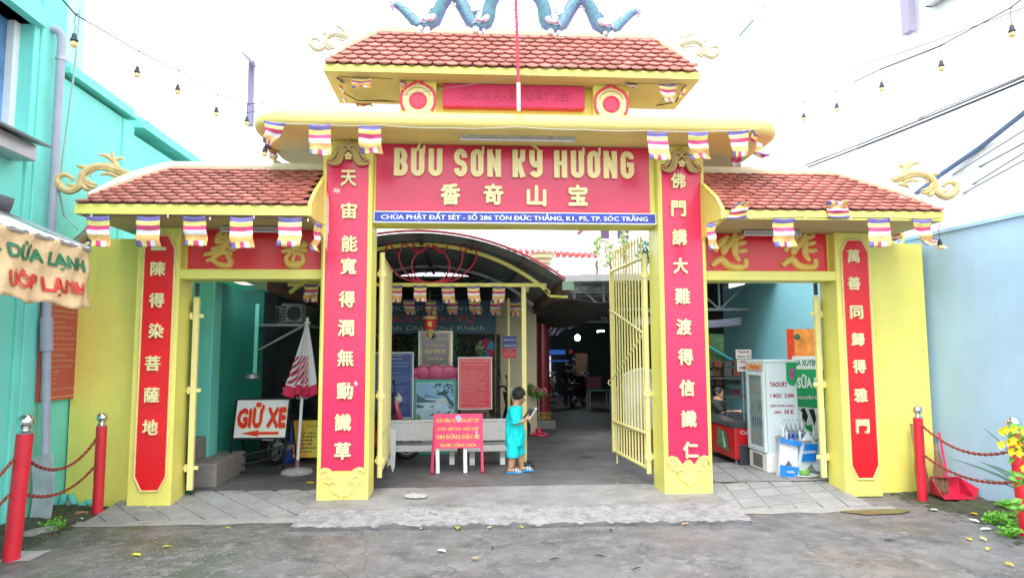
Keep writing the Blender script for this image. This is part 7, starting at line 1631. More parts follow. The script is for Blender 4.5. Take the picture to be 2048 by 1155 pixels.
for lab, a, c, r, sg in CW: cord(lab, [a, c], r, sag=sg, nm='overhead_cable', cat='cable', group='cables over the right side of the gate', k=16)
cord('thick blue grey sleeved cable sagging down to the right scroll ornament', [(5.441, 8, 3.498), (5.662, 7.7, 3.738), (5.788, 7.2, 3.926), (5.611, 6.2, 4.074)], 0.028, CABLEB, nm='overhead_cable', cat='cable')
cord('pale loose cable hanging down the turquoise wall', [(-4.22, 7.467, 5.387), (-4.22, 7.431, 4.75), (-4.22, 7.32, 3.779), (-4.22, 7.273, 3.34), (-4.2, 7.35, 3.093), (-3.974, 7.2, 2.919)], 0.010, mat('sage_cable', (0.30, 0.45, 0.42), 0.6, 0.1, 9, 0), nm='wall_cable', cat='cable')
cord('thin wire from the turquoise coping to the slab nose', [(-4.379, 9.3, 4.749), (-3.341, 8.6, 4.554), (-2.349, 7.6, 4.336)], 0.0035, sag=0.01, nm='wall_cable', cat='cable')
cord('cable clipped along the ledge of the blue wall', [(5.761, 7.9, 3.045), (5.801, 7.3, 2.994), (5.788, 6.6, 2.916)], 0.006, mat('blue_grey_wire', (0.20, 0.28, 0.40), 0.6, 0.1, 9, 0), nm='wall_cable', cat='cable')
s = thing('white_house', 'plain white rendered house far behind the left roof with a lilac window jamb', 'house', (-5.0, 12.5, 0))
b = MB(); b.box(-7.5, -3.05, 12.3, 16, 3.06, 6.1); b.build('wall', mat('bright_white_render', (0.9, 0.9, 0.9), 0.8, 0.02, 3, 0), s)
b = MB(); b.box(*[-3.938, -3.841, 12.22, 12.30, 5.72, 6.908]); b.build('window_jamb', mat('lilac_jamb', (0.20, 0.18, 0.30), 0.6, 0.05, 4, 0), s)
b = MB(); b.obox((-3.866, 12, 6.837), (0.26, 0.4, 0.015), Matrix.Rotation(R(42), 3, 'Y')); b.build('window_hood', mat('lilac_jamb', (0,0,0)), s)
b = MB(); b.obox((4.002, 9, 6.264), (0.30, 0.5, 0.03), Matrix.Rotation(R(-50), 3, 'Y')); tag(b.build('roof_panel', mat('pale_aqua_panel', (0.35, 0.66, 0.76), 0.5, 0.05, 4, 0)), 'tilted pale aqua roof panel near the top right of the gate', 'panel')

# ---------------------------------------------------------------- cloth awning on the left house
s = thing('shop_awning', 'tan cloth shop awning with green and red lettering on the turquoise house', 'awning', (-3.9, 5.6, 2.6))
ya, yb = 3.4, 6.32
def val(u, v):
    y = ya + (yb - ya) * u; z = 2.585 - 0.50 * v - 0.05 * v * u + 0.018 * math.sin(u * 34) * v
    return (-3.37 + 0.035 * v * math.sin(u * 22 + 1) + 0.05 * v * v + 0.012 * math.sin(u * 55 + v * 9), y, z)
b = MB(); b.grid(90, 16, val); b.build('valance', AWN, s, smooth=True, thick=0.003)
def atop(u, v): return (-3.37 - 0.93 * v, ya + (yb - ya) * u, 2.59 + 0.40 * v + 0.006 * math.sin(u * 120) - 0.03 * math.sin(PI * v))
b = MB(); b.grid(120, 8, atop); b.build('top_cloth', AWNT, s, smooth=True, thick=0.003)
b = MB(); b.bar((-3.37, yb, 2.59), (-4.3, yb, 2.99), 0.02); b.bar((-3.37, yb - 0.02, 2.58), (-4.3, yb - 0.02, 2.3), 0.015); b.bar((-3.37, ya, 2.575), (-3.37, yb + 0.02, 2.575), 0.02); b.build('frame', STEEL, s)
def onval(off):
    def f(p):
        u = (p.y - ya) / (yb - ya); v = (2.585 - p.z) / 0.5
        q = val(u, max(0, min(1, v))); return Vector((q[0] + off, p.y, p.z))
    return f
def awn_text(t, y0, z0, w_, hh, m, bold):
    b = MB(); put_text(b, t, (-3.36, y0, z0), (0, 1, 0), NZ, w_, hh, 0, bold, curve=onval(0.012 if m is not WHITE else 0.008), res=3); b.build('lettering', m, s)
awn_text('- DỪA LẠNH', 5.066, 2.335, 6.232 - 5.066, 0.175, TXG, 0.035)
yL, wL = 5.157, 6.168 - 5.157
awn_text('UÓP LẠNH', yL, 2.115, wL, 0.18, TXR, 0.03)
b = MB()
for fy in (0.105, 0.235): b.add([onval(0.014)(Vector((0, yL + wL * fy + c_, 2.235 + d_))) for c_, d_ in ((-0.008, 0.0), (0.016, 0.01), (0.022, 0.05), (0.004, 0.05))], [(0, 1, 2, 3)])
b.build('letter_horn', TXR, s)
b = MB(); b.tube([(-4.25, 6.0, 3.02), (-4.0, 6.22, 2.95)], 0.07, 10); tag(b.build('roller_cover', DARK, smooth=True), 'dark roller end above the tan awning at the left picture edge', 'roller')

# ---------------------------------------------------------------- bollards and chains
def bollard(label, x, y, hz, r, lean=(0, 0)):
    s = thing('bollard', label, 'bollard', (x, y, 0), 'red bollards with chrome balls')
    T = Vector((x + lean[0], y + lean[1], hz))
    b = MB(); b.tube([(x, y, -0.01), T], r, 20); b.build('post', BRED, s, smooth=True)
    b = MB(); b.lathe(T, [(r * 0.9, 0), (r * .95, 0.012), (r * .55, 0.028), (r * .5, 0.04), (r * .8, 0.05)], 20); b.build('collar', CHROME, s, smooth=True)
    b = MB(); b.ball((T.x, T.y, T.z + 0.04 + r * 0.95), r * 1.02, 24); b.build('ball', CHROME, s, smooth=True)
    return s
B1 = (-3.64, 5.9); 
bollard('nearest red bollard at the left picture edge with a large chrome ball', -3.66, 5.95, 1.00, 0.062, (0.05, 0.0))
bollard('red bollard in front of the left yellow wing wall', -3.79, 7.50, 0.90, 0.052)
bollard('red bollard with chipped paint beside the straw brooms on the right', 5.02, 7.42, 0.90, 0.050)
bollard('red bollard half hidden by yellow flowers at the right picture edge', 4.98, 5.95, 0.90, 0.058, (-0.05, 0))
link = None
def chain(label, a, c, sag, pitch=0.040, wr=0.0055):
    s = thing('chain', label, 'chain', ((a[0] + c[0]) / 2, (a[1] + c[1]) / 2, min(a[2], c[2]) - sag), 'chains between the bollards')
    a, c = Vector(a), Vector(c); N = 200
    P = [a.lerp(c, i / N) - Vector((0, 0, sag * 4 * (i / N) * (1 - i / N))) for i in range(N + 1)]
    L0 = [0]
    for i in range(N): L0.append(L0[-1] + (P[i + 1] - P[i]).length)
    n = int(L0[-1] / pitch); j = 0
    lb = MB()
    pts = [(0.011 * math.cos(t), 0, 0.011 * math.sin(t) + (0.016 if math.sin(t) > 0 else -0.016)) for t in [2 * PI * (i + .5) / 12 for i in range(12)]]
    lb.tube(pts, wr, 6, closed=True)
    me = lb.mesh('link', RUST, True)
    for k in range(n):
        d = (k + .5) * pitch
        while L0[j + 1] < d: j += 1
        p = P[j].lerp(P[j + 1], (d - L0[j]) / (L0[j + 1] - L0[j])); t = (P[j + 1] - P[j]).normalized()
        o = bpy.data.objects.new('link', me); C.objects.link(o); o.parent = s
        M = t.to_track_quat('Z', 'Y').to_matrix() @ Matrix.Rotation(R(90 * (k % 2) + 12), 3, 'Z')
        mw = M.to_4x4(); mw.translation = p - Vector(s.location); o.matrix_local = mw
chain('upper rusty chain between the two left bollards', (-3.62, 5.99, 0.80), (-3.79, 7.45, 0.81), 0.20)
chain('lower rusty chain between the two left bollards', (-3.64, 5.99, 0.52), (-3.79, 7.45, 0.53), 0.14)
chain('upper rusty chain leaving the picture on the left', (-3.66, 5.90, 0.80), (-3.55, 4.6, 0.80), 0.20)
chain('lower rusty chain leaving the picture on the left', (-3.68, 5.90, 0.52), (-3.55, 4.6, 0.52), 0.15)
chain('upper rusty chain between the two right bollards', (5.03, 7.37, 0.82), (4.95, 6.02, 0.74), 0.14)
chain('lower rusty chain between the two right bollards', (5.03, 7.37, 0.50), (4.95, 6.02, 0.46), 0.10)

# ---------------------------------------------------------------- brooms, dustpan, plants at the right
def broom(label, x, y, w_, hgt, lean, seed, hand):
    s = thing('broom', label, 'broom', (x, y, 0), 'straw brooms'); r_ = random.Random(seed)
    b = MB()
    for _ in range(170):
        a = r_.uniform(0, 2 * PI); q = math.sqrt(r_.random())
        x0, y0 = x + w_ * q * math.cos(a), y + 0.05 * q * math.sin(a)
        x1, y1 = x + lean + 0.02 * q * math.cos(a), y + 0.10 + 0.02 * q * math.sin(a)
        z0 = 0.03 + r_.uniform(0, 0.04)
        b.tube([(x0, y0, z0), ((x0 + x1) / 2 + w_ * .18 * q * math.cos(a), (y0 + y1) / 2, hgt * .38), (x1, y1, hgt * 0.72)], [0.002, 0.0035, 0.003], 4)
    stuff(b.build('bristles', STRAW, s))
    b = MB(); b.tube([(x + lean * .9, y + 0.09, hgt * 0.55), (x + lean * 1.3, y + 0.14, hgt)], 0.017 if hand else 0.03, 8); b.build('handle', mat('bamboo_handle', (0.30, 0.20, 0.12), 0.6, 0.2, 20, 0), s, smooth=True)
    b = MB(); b.tube([(x + lean * 1.1, y + 0.12, hgt * 0.86), (x + lean * 1.15, y + 0.125, hgt * 0.92)], 0.024, 8); b.build('binding', mat('blue_binding', (0.08, 0.16, 0.32), 0.6, 0.1, 9, 0), s, smooth=True)
broom('tall grey brown straw broom closest to the chipped bollard', 5.19, 7.63, 0.085, 0.80, 0.00, 1, False)
broom('shorter straw broom with a blue binding beside the red dustpan', 5.33, 7.55, 0.095, 0.70, 0.05, 2, True)
s = thing('dustpan', 'red plastic dustpan with an upright pink handle by the blue wall', 'dustpan', (5.42, 7.42, 0))
b = MB()
b.add([(5.20, 7.30, 0.035), (5.55, 7.30, 0.03), (5.58, 7.58, 0.04), (5.24, 7.60, 0.04), (5.60, 7.32, 0.14), (5.58, 7.60, 0.22), (5.26, 7.62, 0.22), (5.18, 7.32, 0.07)], [(0, 1, 2, 3), (1, 4, 5, 2), (2, 5, 6, 3), (3, 6, 7, 0)]); DP = mat('dustpan_red', (0.55, 0.015, 0.06), 0.4, 0.08, 6, 0.05, coat=0.3)
b.build('pan', DP, s, thick=0.008)
b = MB(); b.add([(5.26, 7.62, 0.22), (5.58, 7.60, 0.22), (5.50, 7.52, 0.23), (5.30, 7.52, 0.23)], [(0, 1, 2, 3)]); b.build('hood', DP, s, thick=0.006)
b = MB(); b.bar((5.44, 7.58, 0.20), (5.40, 7.62, 0.72), 0.034, 0.022); b.build('handle', mat('pink_handle', (0.80, 0.02, 0.13), 0.35, 0.05, 4, 0, coat=0.3), s, bevel=0.006)

def blade(mb, a, c, w_, bend=(0, 0, 0.05), mi=0):
    a, c, bd = Vector(a), Vector(c), Vector(bend); d = (c - a).normalized(); sd = d.cross(Vector((0.3, -1, 0.2))).normalized()
    L_, Rr_ = [], []
    for i in range(9):
        t = i / 8; p = a.lerp(c, t) + bd * 4 * t * (1 - t); q = w_ * (1 - t) ** 0.7 * min(1, 0.6 + t * 3)
        L_.append(p + sd * q); Rr_.append(p - sd * q + Vector((0, 0.004, -0.004)))
    mb.add(L_ + Rr_, [(i, i + 1, i + 10, i + 9) for i in range(8)], mi)
s = thing('spiky_plant', 'spiky plant with long dark grey green blades behind the right bollard', 'plant', (5.55, 6.3, 0))
AG = mat('agave_leaf', (0.07, 0.16, 0.12), 0.5, 0.15, 9, 0.05)
for a, c, w_ in (((5.45, 6.2, 0.22), (4.845, 6.7, 0.568), 0.018), ((5.45, 6.2, 0.25), (5.147, 6.6, 0.877), 0.022), ((5.4, 6.2, 0.2), (5.005, 6.5, 0.567), 0.022), ((5.45, 6.2, 0.18), (5.106, 6.6, 0.38), 0.02), ((5.45, 6.2, 0.22), (5.017, 6.4, 0.554), 0.018), ((5.5, 6.1, 0.2), (5.65, 5.9, 0.8), 0.022), ((5.5, 6.1, 0.2), (5.9, 6.0, 0.6), 0.022), ((5.45, 6.1, 0.2), (5.3, 5.75, 0.55), 0.02)):
    b = MB(); blade(b, a, c, w_); b.build('leaf', AG, s, smooth=True, thick=0.003)
b = MB(); b.tube([(5.48, 6.2, -0.02), (5.46, 6.2, 0.25)], 0.03, 8); b.build('stem', WOODB, s)
s = thing('flowering_shrub', 'yellow flowering shrub reaching in from the right picture edge', 'shrub', (5.35, 5.4, 0))
b = MB(); r_ = random.Random(8)
for a, c in (((5.45, 5.3, 0), (4.487, 5.5, 0.901)), ((5.45, 5.3, 0), (4.539, 5.5, 1.024)), ((5.45, 5.3, 0), (4.588, 5.5, 0.798)), ((5.45, 5.3, 0), (4.514, 5.4, 0.594)), ((5.45, 5.3, 0), (4.604, 5.4, 0.433)), ((5.45, 5.3, 0), (4.648, 5.4, 0.993))): b.tube(smooth_path([a, ((a[0] + c[0]) / 2 + .12, (a[1] + c[1]) / 2, (a[2] + c[2]) / 2 + .1), c], 4), 0.007, 6)
b.build('stems', mat('green_stem', (0.12, 0.20, 0.05), 0.6, 0.2, 9, 0), s, smooth=True)
b = MB()
for q in ((4.557, 5.5, 0.962), (4.568, 5.45, 0.805), (4.514, 5.4, 0.594), (4.432, 5.35, 0.408), (4.607, 5.4, 0.912), (4.58, 5.4, 0.672)): leaf_clump(b, q, 0.07, 0.07, 22, 0.075, int(q[2] * 1000))
b.build('foliage', LEAFG, s)
k = 0
for q in ((4.435, 5.5, 0.976), (4.455, 5.48, 0.994), (4.414, 5.5, 0.87), (4.49, 5.5, 0.885), (4.493, 5.46, 0.906), (4.534, 5.46, 0.873), (4.504, 5.42, 0.811), (4.485, 5.48, 0.814), (4.508, 5.46, 0.996), (4.544, 5.4, 0.986), (4.521, 5.4, 0.693), (4.558, 5.38, 0.835)):
    b = MB()
    for j in range(5):
        a = 2 * PI * j / 5 + k; d = Vector((math.cos(a), -0.4, math.sin(a))).normalized(); w_ = d.cross(Vector((0, 1, 0))).normalized() * 0.019; c0 = Vector(q)
        b.add([c0, c0 + d * 0.022 + w_, c0 + d * 0.042 + Vector((0, -0.01, 0)), c0 + d * 0.022 - w_], [(0, 1, 2, 3)])
    b.tube([Vector(q) + Vector((0, 0.03, 0)), q], [0.004, 0.010], 6); b.build('flower', YFLO, s); k += 1
# small weeds, one thing each
def weed(label, x, y, z, r, n, seed, m=LEAFG):
    s = thing('weed', label, 'plant', (x, y, z), 'weeds in the verges'); b = MB(); r_ = random.Random(seed)
    for i in range(n):
        a = r_.uniform(0, 6.28); e = Vector((x + r * math.cos(a) * r_.random(), y + r * math.sin(a) * r_.random(), z + r * r_.uniform(.3, 1.0)))
        b.tube([(x, y, z), e], 0.002, 4)
        for j in range(3):
            d = Vector((r_.uniform(-1, 1), r_.uniform(-1, 1), r_.uniform(-.2, .8))).normalized() * 0.028; w_ = d.orthogonal().normalized() * 0.012
            b.add([e, e + d * .5 + w_, e + d, e + d * .5 - w_], [(0, 1, 2, 3)])
    b.build('foliage', m, s)
BRG = mat('bright_weed', (0.11, 0.36, 0.02), 0.5, 0.2, 20, 0)
weed('small bright green weed among the stones by the left verge', -3.833, 6.805, 0.0, 0.12, 30, 1, BRG)
for k, (q, lab, r, n) in enumerate((((4.983, 6.333, 0), 'bright weed patch in the right verge behind the litter', .12, 55), ((5.576, 6.9, 0), 'weed patch at the foot of the blue wall near the last bollard', .10, 50), ((5.026, 6.147, 0), 'weed patch right beside the last right bollard', .11, 50), ((4.782, 5.911, 0), 'lowest weed patch in the right verge', .10, 45), ((5.369, 6.494, 0), 'weed patch behind the last right bollard', .12, 40), ((5.595, 7.379, 0), 'tiny weed beside the dustpan at the blue wall foot', .05, 14))):
    weed(lab, q[0], q[1], 0.0, r, n, 40 + k, BRG)
weed('tiny weed at the inner foot of the left outer pillar', -3.08, 8.05, 0.08, 0.05, 14, 71, LEAFD)

# stones, rubble, fallen leaves and litter
def rock(label, q, sx, sy, sz, m, seed, nm='stone', cat='stone', group='loose stones by the left verge', rz=0.0, ry=0.0):
    r_ = random.Random(seed); b = MB(); V = []
    M = Matrix.Rotation(rz, 3, 'Z') @ Matrix.Rotation(ry, 3, 'Y')
    tmp = MB(); tmp.ball((0, 0, 0), 1, 8)
    vs = []
    for v in tmp.v:
        p = Vector(v); p = p.normalized() if p.length > 1e-6 else p
        p = Vector([math.copysign(abs(c) ** 0.6, c) for c in p]) * (1 + 0.22 * noise.noise((p.x * 2 + seed, p.y * 2, p.z * 2)))
        vs.append(Vector(q) + M @ Vector((p.x * sx, p.y * sy, p.z * sz)))
    b.add(vs, tmp.f); return tag(b.build(nm, m), label, cat, group)
TQ = mat('turquoise_rubble', (0.14, 0.60, 0.55), 0.7, 0.2, 20, 0.4, 40, spot=((0.4, 0.38, 0.36), 0.3, 20)); GR = mat('grey_rubble', (0.26, 0.24, 0.24), 0.8, 0.25, 20, 0.5, 40); BK = mat('brick_rubble', (0.30, 0.14, 0.09), 0.8, 0.25, 20, 0.5, 40)
for k, (px_, lab, sz_, m, rz, ry) in enumerate((((-4.286, 7.781, 0.08), 'leftmost turquoise slab of rubble at the corner of the yellow wall', (.035, .05, .09), TQ, .2, .15), ((-4.198, 7.798, 0.08), 'tall leaning turquoise rubble piece beside a grey one', (.035, .05, .09), TQ, .2, -.4), ((-4.074, 7.733, 0.05), 'low turquoise rubble piece at the front of the heap', (.04, .05, .03), TQ, .6, 0), ((-4.055, 7.83, 0.06), 'rightmost turquoise rubble piece against the yellow wall', (.05, .04, .03), TQ, .1, .1),
        ((-4.219, 7.745, 0.05), 'small grey rubble piece between the turquoise ones', (.025, .04, .05), GR, .4, 0), ((-4.298, 8.116, 0.08), 'large grey rubble lump resting against the yellow wall', (.07, .06, .05), GR, .4, 0), ((-4.231, 8.155, 0.06), 'smaller grey rubble lump right of the large one', (.04, .05, .03), GR, .9, 0),
        ((-3.918, 7.444, 0.02), 'reddish brick fragment in front of the rubble heap', (.07, .05, .035), BK, .5, .15), ((-3.881, 6.734, 0.03), 'long dark stone lying along the verge edge near the weed', (.06, .17, .035), GR, -.5, 0), ((-3.93, 6.634, 0.03), 'pale stone at the foot of the nearest bollard', (.05, .07, .035), GR, -.2, 0), ((-3.929, 7.134, 0.02), 'dark edging stone between the brick fragment and the weed', (.05, .17, .03), mat('dark_stone', (0.06, 0.055, 0.05), 0.9, 0.3, 20, 0.5, 40), -.6, 0), ((-3.911, 6.318, 0.04), 'dark earthy stone behind the nearest bollard foot', (.09, .1, .06), MATS['dark_stone'], 0, 0))):
    rock(lab, px_, *sz_, m, k + 5, rz=rz, ry=ry)
b = MB(); b.grid(10, 8, lambda u, v: (lambda q: (q[0] + (u - .5) * .36, q[1] + (v - .5) * .30, 0.004 + 0.004 * noise.noise((u * 5, v * 5, 1))))((-3.67, 6.047, 0))); tag(b.build('concrete_patch', mat('pale_patch', (0.36, 0.35, 0.34), 0.8, 0.15, 9, 0.4, 30)), 'pale concrete patch round the foot of the nearest left bollard', 'patch')
b = MB(); r_ = random.Random(1); pts = [(-0.55 + 0.155 * math.cos(a) * r_.uniform(.6, 1.15), 7.62 + 0.15 * math.sin(a) * r_.uniform(.6, 1.15)) for a in [2 * PI * i / 26 for i in range(26)]]
b.add([(-0.55, 7.62, 0.122)] + [(x, y, 0.112) for x, y in pts], [(0, i + 1, (i + 1) % 26 + 1) for i in range(26)]); tag(b.build('mortar_spill', mat('mortar_white', (0.42, 0.41, 0.39), 0.85, 0.15, 20, 0.6, 40), smooth=True), 'whitish dried mortar spill on the platform beside the left main pillar', 'spill')
b = MB(); q = (4.194, 6.92, 0.012); pts = [(q[0] + 0.34 * math.cos(a) * (1 + .2 * math.sin(3 * a)), q[1] + 0.13 * math.sin(a) * (1 + .25 * math.sin(2 * a + 1))) for a in [2 * PI * i / 40 for i in range(40)]]
b.add([(q[0], q[1], 0.0115)] + [(x, y, 0.011) for x, y in pts], [(0, i + 1, (i + 1) % 40 + 1) for i in range(40)]); tag(b.build('algae_puddle', mat('algae_film', (0.105, 0.10, 0.055), 0.4, 0.2, 5, 0)), 'shallow olive algae puddle on the road before the right outer pillar', 'puddle')
def leaf_litter(label, q, sz, m, seed, grp='fallen yellow petals and leaves', nm='fallen_leaf', cat='leaf'):
    r_ = random.Random(seed); a = r_.uniform(0, 6.28); b = MB()
    def f(u, v): x = (u - .5) * sz * 2; y = (v - .5) * sz * (1 - (2 * u - 1) ** 2 * .9); return (q[0] + x * math.cos(a) - y * math.sin(a), q[1] + x * math.sin(a) + y * math.cos(a), q[2] + 0.012 + 0.35 * sz * (2 * v - 1) ** 2 * r_.uniform(.6, 1) + 0.12 * sz * math.sin(u * 3))
    b.grid(6, 4, f); return tag(b.build(nm, m, smooth=True, thick=0.001), label, cat, grp)
YL = mat('fallen_yellow', (0.85, 0.62, 0.03), 0.6, 0.15, 20, 0); OL = mat('fallen_olive', (0.45, 0.38, 0.08), 0.7, 0.2, 20, 0); TL = mat('fallen_tan', (0.42, 0.30, 0.17), 0.7, 0.2, 20, 0)
for k, (q, sz, m, lab) in enumerate((((4.356, 5.85, 0), .035, YL, 'yellow petal left of the pale round petal near the right verge'), ((4.476, 5.84, 0), .045, mat('pale_petal', (0.80, 0.68, 0.25), 0.6, 0.1, 20, 0), 'large pale cream petal near the right verge'), ((4.294, 5.553, 0), .035, YL, 'yellow petal below the cream petal'), ((4.146, 5.153, 0), .035, YL, 'yellow petal closest to the bottom right corner'), ((5.077, 6.724, 0), .035, YL, 'yellow petal beside the white litter in the right verge'), ((5.163, 6.281, 0), .02, YL, 'yellow petal among the weeds of the right verge'),
        ((-2.687, 5.953, 0), .04, YL, 'yellow curled leaf on the road before the left outer pillar'), ((-2.544, 6.185, 0), .035, OL, 'tan yellow leaf on the road left of the platform'), ((-2.242, 6.789, 0), .03, OL, 'small yellowish leaf in front of the left tiled slope'), ((-1.848, 8.43, 0.1), .045, YL, 'yellow twisted leaf on the tiles beside the left main pillar'), ((-0.082, 6.59, 0), .05, OL, 'long olive leaf at the broken platform lip'), ((0.221, 6.583, 0), .035, TL, 'tan leaf at the platform lip left of centre'), ((0.07, 5.635, 0), .03, TL, 'brownish leaf on the road at lower centre'), ((0.512, 6.577, 0), .03, OL, 'yellowish leaf at the platform lip right of centre'), ((2.072, 6.558, 0), .04, TL, 'orange brown leaf under the right part of the platform lip'), ((-0.417, 6.618, 0), .03, OL, 'small olive leaf at the platform lip left of the long one'), ((1.768, 8.108, 0.1), .02, OL, 'tiny leaf below the tall metal leaf'), ((3.854, 8.271, 0.1), .025, OL, 'small orange leaf on the paving below the drinks fridge'), ((4.267, 6.528, 0), .02, TL, 'tiny tan leaf beside the algae puddle'))):
    leaf_litter(lab, q, sz, m, k + 3)
for k, (q, sz, lab) in enumerate((((4.857, 6.439, 0), .05, 'crumpled white paper scrap in the right verge, left one'), ((4.738, 6.135, 0), .05, 'flat white paper scrap in the right verge, middle one'), ((5.03, 6.329, 0), .04, 'long white paper scrap in the right verge beside the weeds'), ((4.798, 6.922, 0), .035, 'small white scrap on the road before the chipped bollard'), ((-3.838, 7.271, 0), .035, 'whitish scrap at the left verge by the brick fragment'), ((-0.204, 5.863, 0), .04, 'white feather like scrap on the road at lower centre'))):
    leaf_litter(lab, q, sz, PAPER, k + 60, 'scraps of white litter', 'paper_scrap', 'litter')
# grit and crumbs on the road
b = MB(); r_ = random.Random(21)
for k in range(2600):
    x = r_.uniform(-4.0, 5.4); y = r_.uniform(3.6, 7.1)
    if r_.random() < 0.45: x = r_.gauss(-2.4, 0.8); y = r_.gauss(6.2, 0.45)
    if r_.random() < 0.2: x = r_.uniform(-1.5, 2.6); y = 6.55 - abs(r_.gauss(0, .06))
    if y > 7.0: continue
    q = r_.uniform(0.002, 0.0055); a = r_.uniform(0, 3)
    c, s0 = math.cos(a) * q, math.sin(a) * q
    z = 0.011 + 0.0
    b.add([(x + c, y + s0, z), (x - s0, y + c, z), (x - c, y - s0, z), (x + s0, y - c, z), (x, y, z + q * 0.8)], [(0, 1, 4), (1, 2, 4), (2, 3, 4), (3, 0, 4)], 0 if r_.random() < .6 else (1 if r_.random() < .7 else 2))
tag(stuff(b.build('grit', [mat('pale_grit', (0.38, 0.37, 0.37), 0.8, 0.2, 20, 0), mat('dark_grit', (0.05, 0.05, 0.05), 0.8, 0.2, 20, 0), mat('tan_grit', (0.36, 0.28, 0.18), 0.8, 0.2, 20, 0)])), 'pale and dark grit scattered over the road before the gate', 'grit')
for k, q in enumerate(((0.704, 5.584, 0), (0.22, 5.929, 0), (1.075, 5.634, 0), (1.283, 5.286, 0), (1.331, 6.419, 0), (3.659, 5.875, 0))):
    b = MB(); a = 0.4 + k * 1.1; b.tube([(q[0] - .05 * math.cos(a), q[1] - .05 * math.sin(a), 0.014), (q[0], q[1] + .006, 0.018), (q[0] + .05 * math.cos(a), q[1] + .05 * math.sin(a), 0.014)], [0.003, 0.006, 0.002], 6)
    tag(b.build('twig', mat('dark_twig', (0.03, 0.02, 0.015), 0.8, 0.1, 9, 0)), ['dark twig on the road below the platform centre', 'dark seed pod on the road left of centre', 'short twig on the road right of centre', 'twig nearest the bottom edge right of centre', 'thin twig just below the platform lip', 'small dark twig on the road at the right'][k], 'twig', 'twigs on the road')

# ================================================================== PEOPLE
def remeshed(nm, b, m, parent, vox, sm=4):
    o = b.build(nm, m, parent, smooth=False)
    md = o.modifiers.new('join', 'REMESH'); md.mode = 'VOXEL'; md.voxel_size = vox; md.use_smooth_shade = True
    ms_ = o.modifiers.new('soft', 'SMOOTH'); ms_.iterations = sm; ms_.factor = 0.5
    return o
def limb(b, pts, rs, n=12, flat=None):
    P = smooth_path(pts, 4); k = len(P); m = len(rs) - 1
    rr = []
    for i in range(k):
        t = i / (k - 1) * m; j = min(int(t), m - 1); rr.append(rs[j] + (rs[j + 1] - rs[j]) * (t - j))
    b.tube(P, rr, n, flat=flat)
    b.ball(P[0], rr[0] * .98, 10); b.ball(P[-1], rr[-1] * .98, 10)

# the boy: facing right, head turned a little away, holding a black toy
bx, by = 0.655, 9.05
s = thing('person', 'boy in a cyan shirt and shorts and blue sandals holding a black toy', 'person', (bx, by, 0.1))
b = MB()
HC = Vector((0.690, 9.055, 1.075)); HM = Matrix.Rotation(R(48), 3, 'Z')      # head centre and the way it is turned
hd = lambda x, y, z: HC + HM @ Vector((x, y, z))
b.ball(hd(-0.004, 0, 0.018), 0.083, 20, sx=1.0, sy=0.95, sz=0.98)
b.ball(hd(0.026, 0.0, -0.032), 0.062, 16, sz=0.95)      # jaw and cheeks
b.ball(hd(0.058, 0.0, -0.072), 0.028, 12)                # chin
b.ball(hd(0.092, 0.0, -0.022), 0.014, 10, sz=1.3)        # nose
for sg in (-1, 1):
    b.ball(hd(0.045, sg * 0.032, -0.045), 0.034, 12)
    b.ball(hd(-0.004, sg * 0.086, -0.012), 0.021, 12, sx=0.55, sy=0.55, sz=1.1)
limb(b, [(0.668, 9.055, 1.03), (0.650, 9.055, 0.965), (0.640, 9.055, 0.90)], [0.046, 0.043, 0.055])
limb(b, [(0.640, 9.055, 0.90), (0.635, 9.055, 0.75), (0.635, 9.055, 0.50)], [0.075, 0.10, 0.10])
# right arm (towards the camera): shoulder, elbow, wrist
limb(b, [(0.625, 8.965, 0.880), (0.625, 8.925, 0.82), (0.640, 8.915, 0.742)], [0.044, 0.038, 0.034])
limb(b, [(0.640, 8.915, 0.742), (0.705, 8.93, 0.755), (0.765, 8.955, 0.785)], [0.034, 0.030, 0.021])
limb(b, [(0.630, 9.145, 0.880), (0.655, 9.185, 0.82), (0.685, 9.17, 0.75)], [0.044, 0.038, 0.034])
limb(b, [(0.685, 9.17, 0.75), (0.745, 9.12, 0.77), (0.785, 9.05, 0.80)], [0.034, 0.028, 0.020])
# legs
limb(b, [(0.600, 9.00, 0.46), (0.592, 8.99, 0.335), (0.580, 8.985, 0.23), (0.568, 8.985, 0.15)], [0.068, 0.052, 0.046, 0.031])
limb(b, [(0.665, 9.10, 0.46), (0.695, 9.10, 0.335), (0.705, 9.10, 0.235), (0.722, 9.10, 0.155)], [0.068, 0.052, 0.046, 0.031])
for (fx, fy, fz) in ((0.560, 8.985, 0.128), (0.718, 9.095, 0.132)):
    limb(b, [(fx - 0.008, fy, fz + 0.008), (fx + 0.055, fy - 0.005, fz + 0.004), (fx + 0.125, fy - 0.010, fz - 0.006)], [0.029, 0.029, 0.022], flat=((0, 0, 1), 0.75))
    for j in range(5): b.ball((fx + 0.142 - abs(j - 1) * 0.006, fy - 0.030 + j * 0.012, fz - 0.008), 0.0085 if j else 0.011, 8)
